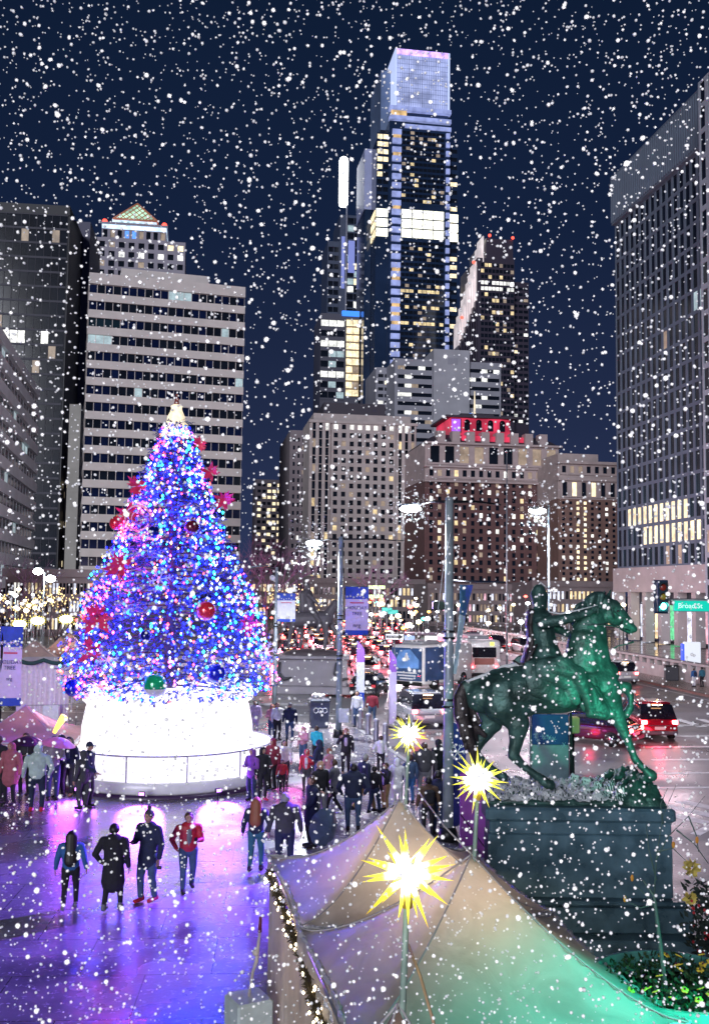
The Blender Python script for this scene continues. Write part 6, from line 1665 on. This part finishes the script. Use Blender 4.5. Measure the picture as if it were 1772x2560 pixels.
bare_tree('small bare tree with gold lights at the far left edge', 20, 1640, 1470, 84, 1.0, GB_, 5)
bare_tree('bare tree with gold lights right behind the white banner near the christmas tree', 742, 1640, 1465, 105, .8, GB_, 7)
PB = mat('bark_plum', (.13, .06, .13), .9)
for i, (px, Y, pt_, lb) in enumerate(((612, 120, 1300, 'large bare dark plum tree right behind the christmas tree'), (665, 112, 1330, 'bare dark plum tree between the slim post and the lit small building'), (560, 125, 1330, 'bare tree mostly hidden by the christmas tree'), (720, 135, 1350, 'bare dark tree in front of the pale side block'), (950, 150, 1390, 'bare tree in front of the stone high-rise'), (30, 110, 1370, 'bare tall tree at the far left behind the stalls'))):
    bare_tree(lb, px, 1640, pt_, Y, 1.15, None, 20 + i, PB)
# left stalls
tent('peach peaked stall tent at the left behind the group of people', at(85, 1700, 57).xy, .25, 2.2, at(70, 1655, 57).z, at(62, 1597, 57).z, TENTP, 'market tents on the left', inner=(55, 0, -2.9, 1.4), warm=(1, .6, .7), wall_l=True)
tent('second peach stall tent right of the first one by the christmas tree', at(150, 1690, 60).xy, .25, 2.2, at(140, 1650, 60).z, at(120, 1590, 60).z, TENTP, 'market tents on the left', inner=(40, 0, 0, 2.3), warm=(1, .6, .45), wall_l=True)
tent('third peach stall tent peak showing behind the other two', at(172, 1690, 66).xy, .25, 2.0, at(170, 1640, 66).z, at(170, 1578, 66).z, TENTP, 'market tents on the left', inner=(40, 0, 0, 2.5), warm=(1, .6, .4), wall_l=False)
fw_ = MB()
for px, py in ((95, 1552), (166, 1548), (50, 1560)):
    c = at(px, py, 62); t = thing('star_lantern', {95: 'wide yellow-white glowing star light over the left stalls', 166: 'yellow-white glowing star light nearest the christmas tree over the stalls', 50: 'white glowing star light at the far left over the stalls'}[px], 'star lantern', (c.x, c.y, 2.6))
    q = MB()
    for k in range(18):
        a = k * pi / 9; q.add([(.25 * cos(a - .2), -.1, .16 * sin(a - .2)), (.25 * cos(a + .2), -.1, .16 * sin(a + .2)), (.62 * cos(a), 0, .38 * sin(a)), (.25 * cos(a), .15, .16 * sin(a))], [(0, 1, 2), (1, 3, 2), (3, 0, 2)])
    q.build('star', emit('star_far_yellow', (1, .85, .1), 1.3), t, (0, 0, c.z - 2.6)); q = MB(); q.ball((0, 0, 0), .42, 12, (1, .8, .55)); q.build('star_core', emit('star_far_core', (1, 1, .9), 6), t, (0, 0, c.z - 2.6))
    MB().tube((0, 0, 0), (0, 0, c.z - 2.8), .03, n=6).build('pole', STEEL, t)
# front white booth with green garland
bo = at(105, 1760, 50); t = thing('market_booth', 'white fabric booth with a dark garland left of the christmas tree', 'booth', (bo.x, bo.y, 0), .2)
q = MB(); x0, x1 = at(44, 1760, 50).x - bo.x, at(170, 1760, 50).x - bo.x; zt_ = at(100, 1652, 50).z
n_ = 40; top, bot = [], []
for i in range(n_ + 1): x = x0 + (x1 - x0) * i / n_; top.append((x, .03 * sin(i * 1.7), zt_)); bot.append((x, .06 * sin(i * 1.7), .03))
q.loft([top, bot], 0, True, False, False); q.build('front_wall', mat('booth_fabric', (.62, .52, .62), .7), t)
MB().box(x0, x1, .05, 3.0, zt_ - .05, zt_).build('ceiling', MAT['booth_fabric'], t)
q = MB(); q.path([(x0 + (x1 - x0) * i / 20, -.12, zt_ + .05 - .16 * sin(pi * ((i / 10) % 1))) for i in range(21)], .10, 7); q.build('garland', mat('garland_dark', (.02, .06, .06), .8, bump=.8), t)
MB().bbox(-.35, .35, -.2, .2, 0, 1.0, .02).build('counter', mat('counter_white', (.6, .6, .64), .5), t, (x1 - .8, -.5, 0))
for sx_ in (x0 + .5, x0 + 1.8):
    q = MB(); q.path([(sx_, -.5, 0), (sx_, -.5, 1.0), (sx_ + 1.1, -.5, 1.0), (sx_ + 1.1, -.5, 0)], .02, 5); q.build('barrier', STEEL, t)
# brown low roofs in front of them
tent('brown translucent low canopy behind the two umbrellas, nearest on the left', at(60, 1900, 36.5).xy, .1, 2.1, at(60, 1842, 36).z, at(60, 1758, 37).z, TENTB, 'market tents on the left', inner=(22, 0, 0, 1.7), warm=(1, .55, .4), wall_l=False)
q = MB(); q.path([at(136, 1832, 34.2), at(150, 1808, 34.2), at(162, 1790, 34.2)], [.06, .10, .13], 8); o = q.build('lantern', emit('lantern_amber', (1, .72, .12), 2.2, True), None); o.name = 'amber_lantern'; tag(o, 'slanting amber lantern glowing beside the brown canopy', 'lantern')
# left tall banner
b = at(24, 1765, 44); b.z = 0
t = thing('banner_post', 'dark post carrying the tall blue banner at the left edge', 'post', b); MB().tube((-.4, 0, 0), (-.4, 0, at(0, 1560, 44).z), .07, n=8).build('pole', BLACKM, t); MB().tube((-.4, 0, 0), (-.4, 0, .12), .2, n=12).build('base', BLACKM, t)
banner(t, b, 2, 52, 1566, 1765, -.1, ['tall blue and lilac holiday banner at the left edge', ('HOLIDAY', .45, .07, TXT), ('TREE', .52, .07, TXT), ('nrg', .66, .06, TXT)])
# feather flags
def feather(label, px, py0, py1, w, m1, m2, m3, lean=0, letter=None):
    b = G(px, py1); top = at(px, py0, b.y).z; t = thing('feather_flag', label, 'flag', b, 0)
    MB().tube((-w / 2 - .03, 0, 0), (-w / 2 - .03 + lean, 0, top + .1), .022, .012, 6).build('pole', CHROME, t)
    for k, (f0, f1, m) in enumerate(((.05, .32, m3), (.32, .72, m2), (.72, 1, m1))):
        q = MB(); n = 6; F1, F2 = [], []
        for i in range(n + 1):
            f = f0 + (f1 - f0) * i / n; z = top * f; x0 = -w / 2 + lean * f; x1 = x0 + w * (1 if f < .85 else max(.1, 1 - ((f - .85) / .15) ** 2 * .95)) * (1 if f > .12 else .25 + f * 6)
            for x in (x0, x1): F1.append((x, .06 * sin(f * 9 + x * 5), z)); F2.append((x, .06 * sin(f * 9 + x * 5) + .01, z))
        Fc = [(2 * i, 2 * i + 1, 2 * i + 3, 2 * i + 2) for i in range(n)]; q.add(F1, Fc, 0, True); q.add(F2, [tuple(reversed(f)) for f in Fc], 0, True); q.build(('flag_foot', 'flag_field', 'flag_head')[k], m, t)
    MB().lathe([(.22, 0), (.22, .05), (.05, .09)], 12).build('base', BLACKM, t, (-w / 2, 0, 0))
    if letter: text('lettering', letter, .3, TXT, t, (lean * .5, -.09, top * .55))
WBN = mat('flag_pale', (.6, .6, .7), .6); VBN = mat('flag_violet', (.30, .12, .55), .6)
feather('left violet, white and blue feather flag by the bollards', 900, 1603, 1792, .42, VBN, WBN, BLUEF)
feather('right violet and lilac feather flag by the silver SUV', 981, 1626, 1820, .36, VBN, LILAC, LILAC)
feather('blue feather flag with a big white snowflake beside the nearest lamp post', 1141, 1800, 2080, .52, mat('flag_royal', (.05, .06, .4), .6), MAT['flag_royal'], MAT['flag_royal'])
q = MB(); c = at(1143, 1880, 27.2)
for k in range(6):
    a = k * pi / 3; d = Vector((cos(a), 0, sin(a))); q.tube(c, c + d * .22, .018, n=4)
    for s_ in (-.8, .8): q.tube(c + d * .13, c + d * .13 + Vector((cos(a + s_), 0, sin(a + s_))) * .08, .014, n=4)
tag(q.build('snowflake_emblem', WHITE, None), 'big white snowflake emblem on the blue feather flag by the nearest lamp post', 'emblem')
# bollards
for i, (px, py, lb) in enumerate(((884, 1810, 'farthest of the five grey bollards, under the left feather flag'), (901, 1823, 'second farthest grey bollard of the row'), (920, 1837, 'middle grey bollard of the row of five'), (940, 1853, 'second nearest grey bollard of the row'), (963, 1866, 'nearest of the five grey bollards, left of the smallest star'))):
    g = G(px, py); t = thing('bollard', lb, 'bollard', g, 0, 'bollards along the kerb')
    MB().lathe([(.15, 0), (.13, .08), (.12, .85), (.12, .88)], 16).build('post', mat('bollard_steel', (.36, .34, .40), .35, .5), t); MB().lathe([(.12, .881), (.135, .9), (.12, .97), (.06, 1.02), (.0, 1.03)], 16).build('cap', mat('bollard_cap', (.45, .43, .5), .4, .3), t)
# litter bin
g = G(797, 1819); t = thing('litter_bin', 'dark grey litter bin with a white round logo left of the middle lamp post', 'bin', g, .15)
MB().loft([[(-.42, -.36, .04), (.42, -.36, .04), (.42, .36, .04), (-.42, .36, .04)], [(-.48, -.42, 1.25), (.48, -.42, 1.25), (.48, .42, 1.25), (-.48, .42, 1.25)]], 0, False).build('body', mat('bin_slate', (.09, .10, .15), .5), t)
MB().bbox(-.52, .52, -.46, .46, 1.253, 1.42, .05).build('lid', mat('bin_lid', (.07, .08, .11), .5), t)
q = MB()
for x in (-.2, .02, .24): q.path([(x + .11 * cos(a * pi / 6), -.425, .88 + .12 * sin(a * pi / 6)) for a in range(13)], .02, 4)
q.build('logo', WHITE, t)
q = MB(); w = random.Random(3)
for k in range(9): q.ball((w.uniform(-.3, .3), w.uniform(-.2, .2), 1.5 + w.uniform(0, .12)), .11, 7)
q.build('litter', mat('paper_litter', (.75, .72, .66), .8), t)
# one-way sign
def sign_post(label, px, py, Y, w, h, cat='sign'):
    c = at(px, py, Y); t = thing('street_sign', label, cat, (c.x, Y, ZR)); MB().tube((0, .05, 0), (0, .05, c.z - ZR), .04, n=6).build('post', STEEL, t); return t, Vector((0, 0, c.z - ZR))
t, c = sign_post('white one-way sign with a black arrow right of the banner post', 986, 1592, 62, 1.1, .4)
MB().bbox(-.62, .62, -.02, .02, -.22, .22, .03).build('plate', BLACKM, t, c); MB().box(-.56, .56, -.03, -.021, -.17, .17).build('face', WHITE, t, c)
MB().prism([(-.5, -.07), (.25, -.07), (.25, -.16), (.52, 0), (.25, .16), (.25, .07), (-.5, .07)], -.04, -.031).build('arrow', BLACKM, t, c)
text('lettering', 'ONE WAY', .14, WHITE, t, c + Vector((-.1, -.045, 0)))
for px, py, lb in ((967, 1524, 'small green street sign beyond the traffic'), (982, 1530, 'lower small green street sign beyond the traffic')):
    t, c = sign_post(lb, px, py, 100, 1, .4); MB().bbox(-.5, .5, -.02, .02, -.2, .2, .03).build('plate', emit('sign_green_far', (.05, .55, .45), .6), t, c)
# shelter block with lit advert behind the buses
g = at(1075, 1620, 100); t = thing('bus_shelter', 'flat grey shelter with a glowing white poster beyond the buses', 'shelter', (g.x, 100, ZR))
MB().bbox(-2.6, 5.0, -1, 1.2, 2.6, 2.8, .05).build('roof', mat('shelter_grey', (.12, .12, .15), .5), t)
for x in (-2.3, 0, 2.4, 4.7): MB().tube((x, .8, 0), (x, .8, 2.6), .06, n=6).build('post', STEEL, t)
MB().bbox(-.6, .6, -.06, .06, .5, 2.5, .03).build('poster', emit('poster_white', (.9, .95, 1), 2.2), t, (0, -.8, 0))
MB().bbox(-.6, .6, -.06, .06, .5, 2.5, .03).build('poster_blue', emit('poster_blue', (.3, .5, 1), .8), t, (-2.2, -.8, 0))
# traffic light and street name sign on a mast arm at right
TLx = 36.0
a = at(1654, 1492, TLx); t = thing('traffic_light', 'black traffic signal showing green, hanging at the right', 'traffic light', (a.x, TLx, a.z))
hh = (at(1654, 1454, TLx).z - at(1654, 1530, TLx).z) / 2
MB().bbox(-.19, .19, -.12, .14, -hh, hh, .03).build('housing', mat('signal_teal_black', (.01, .03, .05), .4), t)
MB().bbox(-.26, .26, .141, .16, -hh - .06, hh + .06, .02).build('backplate', mat('signal_navy', (.01, .03, .08), .4), t)
for z, m in ((hh * .62, mat('lens_off_red', (.25, .03, .02), .2)), (0, mat('lens_off_amber', (.35, .2, .03), .2)), (-hh * .62, emit('signal_green', (.15, 1, .85), 9))):
    o = MB().ball((0, -.12, z), .125, 14, (1, .4, 1)).build('lens', m, t)
    q = MB(); rings = []
    for y_ in (-.12, -.32): rings.append([(.15 * cos(pi * k / 10), y_, z + .15 * sin(pi * k / 10)) for k in range(11)])
    q.loft(rings, 0, True, False, False); q.build('visor', BLACKM, t)
lamp('signal_glow', 'POINT', (a.x, TLx - .4, a.z - .35), 12, (.1, 1, .8), size=.1)
ma = thing('signal_mast', 'mast with a long arm at the far right carrying the signal and the street name', 'mast', (a.x + 4.6, TLx + .4, ZR))
MB().tube((0, 0, 0), (0, 0, a.z + .9 - ZR), .13, .10, 10).build('post', STEEL, ma); MB().tube((0, 0, a.z - .1 - ZR), (-4.75, -.2, a.z - .1 - ZR), .06, .045, 8).build('arm', STEEL, ma)
c = at(1738, 1515, TLx); sw, sh_ = 1.75, .42
t = thing('street_name_sign', 'glowing teal street name sign next to the green traffic signal', 'street sign', (at(1681, 1515, TLx).x, TLx, c.z))
MB().bbox(0, sw, -.05, .05, -sh_ / 2, sh_ / 2, .03).build('frame', mat('sign_frame', (.3, .5, .5), .4), t)
MB().box(.03, sw - .03, -.062, -.051, -sh_ / 2 + .03, sh_ / 2 - .03).build('panel', emit('sign_teal', (0, .58, .42), .85), t)
text('lettering', 'Broad St', .25, emit('sign_letter', (.65, 1, .9), .9), t, (.16, -.066, -.0), align='LEFT')
# balustrade along the right pavement
bal = thing('stone_balustrade', 'long pale stone balustrade with square openings on the right', 'balustrade', (0, 0, 0))
A0 = at(1532, 1665, 93); A0.z = 0; Bv = Vector((.126, -1, 0)).normalized(); Nv = Vector((1, .126, 0)).normalized()
def obx(mb, s0, s1, n0, n1, z0, z1, mi=0):
    c = [A0 + Bv * s + Nv * n for s, n in ((s0, n0), (s1, n0), (s1, n1), (s0, n1))]; mb.loft([[(p.x, p.y, z0) for p in c], [(p.x, p.y, z1) for p in c]], mi, False)
stn = mat('pale_limestone', (.48, .42, .41), .6, bump=.3, scale=1.5)
q = MB(); obx(q, -60, 26, 0, .45, -.2, .95); q.build('wall', stn, bal)
q = MB(); obx(q, -60, 26, -.12, .57, 1.38, 1.56); q.build('coping', stn, bal)
for i in range(56):
    q = MB(); s = -58 + i * 1.52; obx(q, s, s + .62, .02, .43, .951, 1.379); q.build('pier', stn, bal)
g = A0 + Bv * 13.5 - Nv * .6; t = thing('dark_bin', 'dark square opening box against the balustrade', 'bin', (g.x, g.y, .0), -.12); MB().bbox(-.5, .5, -.35, .35, 0, 1.1, .04).build('body', mat('bin_dark', (.03, .03, .04), .6), t); MB().bbox(-.54, .54, -.39, .39, 1.102, 1.2, .03).build('lid', BLACKM, t)
g = at(1728, 1630, 100); t = thing('information_kiosk', 'small white kiosk with a bright blue side on the lower wet plaza', 'kiosk', (g.x, 100, ZR)); MB().bbox(-.8, .8, -.3, .3, 0, 2.2, .05).build('body', emit('kiosk_white', (.85, .9, 1), .7), t); MB().bbox(-1.0, -.81, -.3, .3, .3, 2.0, .02).build('side_panel', emit('kiosk_blue', (.05, .1, 1), 1.2), t)
# blue and pale vertical panel behind the horse legs, with a yellow box
Yp = 26.5
x0, x1 = at(1329, 1850, Yp).x, at(1421, 1850, Yp).x; zt_ = at(1375, 1786, Yp).z; zm = at(1375, 1862, Yp).z
t = thing('display_board', 'free-standing panel, dark blue above and pale teal below, behind the horse legs', 'panel', ((x0 + x1) / 2, Yp, 0)); hw = (x1 - x0) / 2
MB().bbox(-hw, hw, 0, .06, zm, zt_, .02).build('upper_panel', mat('panel_blue', (.008, .07, .26), .5, var=.3, scale=1.5), t); MB().bbox(-hw, hw, 0, .06, .4, zm - .002, .02).build('lower_panel', mat('panel_pale', (.24, .38, .40), .5), t)
MB().bbox(hw + .02, hw + .09, -.02, .1, 0, zt_ + .05, .01).build('post', BLACKM, t); MB().bbox(-hw - .05, -hw - .01, -.02, .1, 0, zt_, .01).build('post', STEEL, t)
q = MB(); w = random.Random(12)
for k in range(12):
    c = Vector((w.uniform(-hw * .9, hw * .9), -.01, zm + w.uniform(-.02, .28))); s_ = w.uniform(.04, .09)
    for a_ in range(3): d = Vector((cos(a_ * pi / 3), 0, sin(a_ * pi / 3))) * s_; q.tube(c - d, c + d, .009, n=4)
q.build('snowflake_pattern', mat('flake_print', (.35, .6, .7), .5), t)
g = at(1431, 1812, 27.5); t = thing('yellow_box', 'small cream yellow box on a post right of the blue panel', 'utility box', (g.x, 27.5, 0)); MB().bbox(-.17, .17, -.12, .12, g.z - .22, g.z + .22, .03).build('box', mat('cream_yellow', (.75, .55, .22), .5), t); MB().tube((0, 0, 0), (0, 0, g.z - .23), .04, n=6).build('post', BLACKM, t)
# violet panel left of the pedestal
x0, x1 = at(1150, 2000, 17.6).x, at(1216, 2000, 17.6).x; zt_ = at(1180, 1932, 17.6).z
t = thing('display_board', 'violet vertical panel standing against the left side of the dark pedestal', 'panel', ((x0 + x1) / 2, 17.6, 0)); hw = (x1 - x0) / 2
MB().bbox(-hw, hw, 0, .08, .3, zt_, .02).build('face', mat('violet_vinyl', (.28, .06, .42), .4, var=.1), t); MB().bbox(-hw - .02, hw + .02, -.02, .1, 0, .3 - .002, .02).build('foot', BLACKM, t)
q = MB(); q.tube((-hw, -.01, zt_ - .7), (hw, -.01, zt_ - 1.3), .01, n=4); q.build('seam', BLACKM, t)
# planter with pansies and a bare sapling, bottom right
pc = at(1690, 2520, 11.6); PZ = at(1690, 2450, 11.6).z
t = thing('round_planter', 'round teal planter bowl at the bottom right corner', 'planter', (pc.x, 11.6, 0))
rP = .95
MB().lathe([(rP * .7, 0), (rP * .85, PZ * .5), (rP, PZ), (rP - .07, PZ + .01), (rP - .09, PZ - .25), (0, PZ - .26)], 40, cap=False).build('bowl', mat('planter_teal', (.10, .34, .30), .4, var=.2), t)
MB().lathe([(rP - .1, PZ - .2), (.3, PZ - .15), (0, PZ - .14)], 30).build('soil', mat('soil', (.03, .02, .015), .9, bump=.6), t)
pl = MB(); w = random.Random(9)
for i in range(900):
    a = w.random() * 2 * pi; r_ = (rP - .14) * sqrt(w.random()); c = Vector((pc.x + r_ * cos(a), 11.6 + r_ * sin(a), PZ - .12 + w.uniform(0, .14))); d = Vector((w.uniform(-1, 1), w.uniform(-1, 1), w.uniform(.1, 1))).normalized(); s_ = d.orthogonal().normalized() * .022; L_ = w.uniform(.05, .09)
    pl.add([c, c + d * L_ * .5 + s_, c + d * L_, c + d * L_ * .5 - s_], [(0, 1, 2, 3)])
tag(pl.build('pansy_leaves', mat('pansy_green', (.02, .06, .02), .6, var=.4, scale=9), None), 'dense low green leaves filling the planter', 'foliage', kind='stuff')
for i in range(26):
    a = w.random() * 2 * pi; r_ = (rP - .16) * sqrt(w.random()); c = Vector((pc.x + r_ * cos(a), 11.6 + r_ * sin(a), PZ + .04 + w.uniform(0, .05)))
    if i == 0:
        pt0 = thing('pansy', 'small yellow pansy bloom among the leaves of the planter', 'flower', c, 0, 'yellow pansies in the planter'); q = MB()
        for k in range(5):
            b_ = k * 2 * pi / 5; q.ball((.024 * cos(b_), .024 * sin(b_), 0), .026, 7, (1, 1, .3))
        q.build('petals', mat('pansy_yellow', (.75, .58, .06), .6), pt0, None, (.5, 0, 0)); MB().ball((0, -.006, .014), .012, 6).build('eye', mat('pansy_eye', (.08, .01, .05), .6), pt0)
        MB().tube((0, 0, -.08), (0, 0, 0), .004, n=4).build('stem', MAT['pansy_green'], pt0)
    else: dup(pt0, c, w.random() * 6)
t = thing('bare_sapling', 'thin bare sapling with two orange leaves rising from the planter', 'sapling', (pc.x - .12, 11.5, PZ - .15))
def lp_(px, py, Y=11.5): return at(px, py, Y) - Vector((pc.x - .12, 11.5, PZ - .15))
q = MB(); q.path([lp_(1666, 2500), lp_(1654, 2400), lp_(1640, 2290), lp_(1634, 2240), lp_(1606, 2200)], [.028, .026, .022, .018, .01], 7)
for pts in (((1636, 2260), (1600, 2225), (1582, 2210)), ((1634, 2240), (1640, 2140), (1656, 2040), (1690, 1960)), ((1640, 2200), (1620, 2120), (1614, 2060)), ((1638, 2150), (1670, 2090), (1720, 2040), (1760, 1990)), ((1634, 2260), (1600, 2270), (1568, 2255)), ((1656, 2060), (1650, 2010), (1668, 1970)), ((1690, 2075), (1735, 2110), (1770, 2160)), ((1720, 2040), (1740, 2090), (1745, 2130)), ((1640, 2130), (1680, 2120), (1712, 2150))):
    q.path([lp_(*p) for p in pts], [.010, .006, .004, .003][:len(pts)], 5)
q.build('stem', mat('sapling_bark', (.07, .12, .11), .6), t)
for px, py in ((1579, 2195), (1561, 2247), (1741, 2100), (1682, 2112)):
    p = lp_(px, py, 11.45); MB().add([p, p + Vector((.03, 0, -.04)), p + Vector((.005, .01, -.10)), p + Vector((-.025, 0, -.04))], [(0, 1, 2, 3)]) if 0 else None
    q = MB(); q.ball(p, .04, 8, (.5, .2, 1)); q.build('leaf', mat('leaf_orange', (.6, .25, .03), .6), t)
# dried arrangement at the right edge
t = thing('shrub_arrangement', 'dark shrub with yellow wrapped bundles and red berries at the right edge', 'plant', (at(1750, 2300, 14).x, 14, 0))
o0 = Vector(t.location); q = MB(); w = random.Random(31); ctr = at(1775, 2290, 14) - o0
for i in range(500):
    d = Vector((w.uniform(-1, 1), w.uniform(-1, 1), w.uniform(-1.6, 1.4))) ; p = ctr + d * .28 ; e = Vector((w.uniform(-1, 1), w.uniform(-1, 1), w.uniform(-1, 1))).normalized(); s_ = e.orthogonal().normalized() * .03
    q.add([p, p + e * .06 + s_, p + e * .13, p + e * .06 - s_], [(0, 1, 2, 3)])
q.build('foliage', mat('shrub_dark', (.02, .035, .03), .7), t)
for px, py, r_ in ((1728, 2170, .075), (1722, 2245, .06)):
    q = MB(); cc_ = at(px, py, 13.8) - o0
    for k in range(34):
        d = Vector((w.uniform(-1, 1), w.uniform(-1, .4), w.uniform(-1.2, 1.2))).normalized(); s_ = d.orthogonal().normalized() * r_ * .55; p = cc_ + d * r_ * .3
        q.add([p, p + d * r_ * .7 + s_, p + d * r_ * 1.5, p + d * r_ * .7 - s_], [(0, 1, 2, 3)])
    q.build('yellow_bundle', mat('yellow_wrap', (.62, .50, .12), .6, bump=.8, scale=8), t)
q = MB()
for i in range(22): q.ball(ctr + Vector((w.uniform(-.34, .1), -.25, w.uniform(-.4, .35))), .022, 6)
q.build('berry', mat('berry_red', (.4, .02, .03), .3), t); MB().tube((0, 0, 0), ctr, .05, .03, 6).build('stem', BLACKM, t)
# green spill fin behind the tent

# ================================================================ FALLING SNOW
fl = MB(); rnd = random.Random(11)
OCT = [(0, 2, 4), (2, 1, 4), (1, 3, 4), (3, 0, 4), (2, 0, 5), (1, 2, 5), (3, 1, 5), (0, 3, 5)]
cnt = 0
for _ in range(50000):
    y = (rnd.uniform(2.0 ** 2.3, 7.6 ** 2.3)) ** (1 / 2.3)
    x = rnd.uniform(-.42, .42) * y; z = CH + rnd.uniform(-.47, .66) * y
    if z < .1: continue
    p = rnd.random()
    if p > .30: continue
    r = rnd.choice((.0042, .005, .006, .0085)) * rnd.uniform(.8, 1.15) * (.30 + .10 * y) * (1.25 if rnd.random() < .1 else 1)
    q = Euler((rnd.random() * 3, rnd.random() * 3, rnd.random() * 3)).to_matrix()
    sxx, syy, szz = rnd.uniform(.8, 1.15), rnd.uniform(.8, 1.15), rnd.uniform(.8, 1.5 if rnd.random() < .15 else 1.1)
    c = Vector((x, y, z))
    vs = []
    for k in range(8):
        d = Vector((((k & 1) * 2 - 1) * sxx, ((k >> 1 & 1) * 2 - 1) * syy, ((k >> 2) * 2 - 1) * szz)) * (r * .72)
        vs.append(c + q @ d)
    for ax in range(3):
        for sg_ in (-1, 1):
            d = Vector((0, 0, 0)); d[ax] = sg_ * r * 1.15 * (sxx, syy, szz)[ax]; vs.append(c + q @ d)
    F = []
    for (quad, ap_) in (((0, 2, 6, 4), 8), ((1, 5, 7, 3), 9), ((0, 4, 5, 1), 10), ((2, 3, 7, 6), 11), ((0, 1, 3, 2), 12), ((4, 6, 7, 5), 13)):
        for a in range(4): F.append((quad[a], quad[(a + 1) % 4], ap_))
    fl.add(vs, F, 0, True); cnt += 1
for hc in HALO:  # extra flakes packed round the lit lamps imitate their glowing halos
    for _ in range(300):
        d = Vector((rnd.gauss(0, 1), rnd.gauss(0, 1), rnd.gauss(0, 1))).normalized(); q_ = abs(rnd.gauss(0, .75)) * (hc.y / 35) + .3
        c = hc + d * q_; r = rnd.uniform(.006, .014) * hc.y / 27
        fl.add([c + Vector(v) * r for v in ((1, 0, 0), (-1, 0, 0), (0, 1, 0), (0, -1, 0), (0, 0, 1), (0, 0, -1))], OCT, 0, True)
snow = fl.build('falling_snow', mat('snowflake', (.95, .95, .97), .9, var=0))
tag(snow, 'white snowflakes falling through the night air, extra ones round the lamps imitating halos', 'snow', kind='stuff')
print('flakes', cnt)
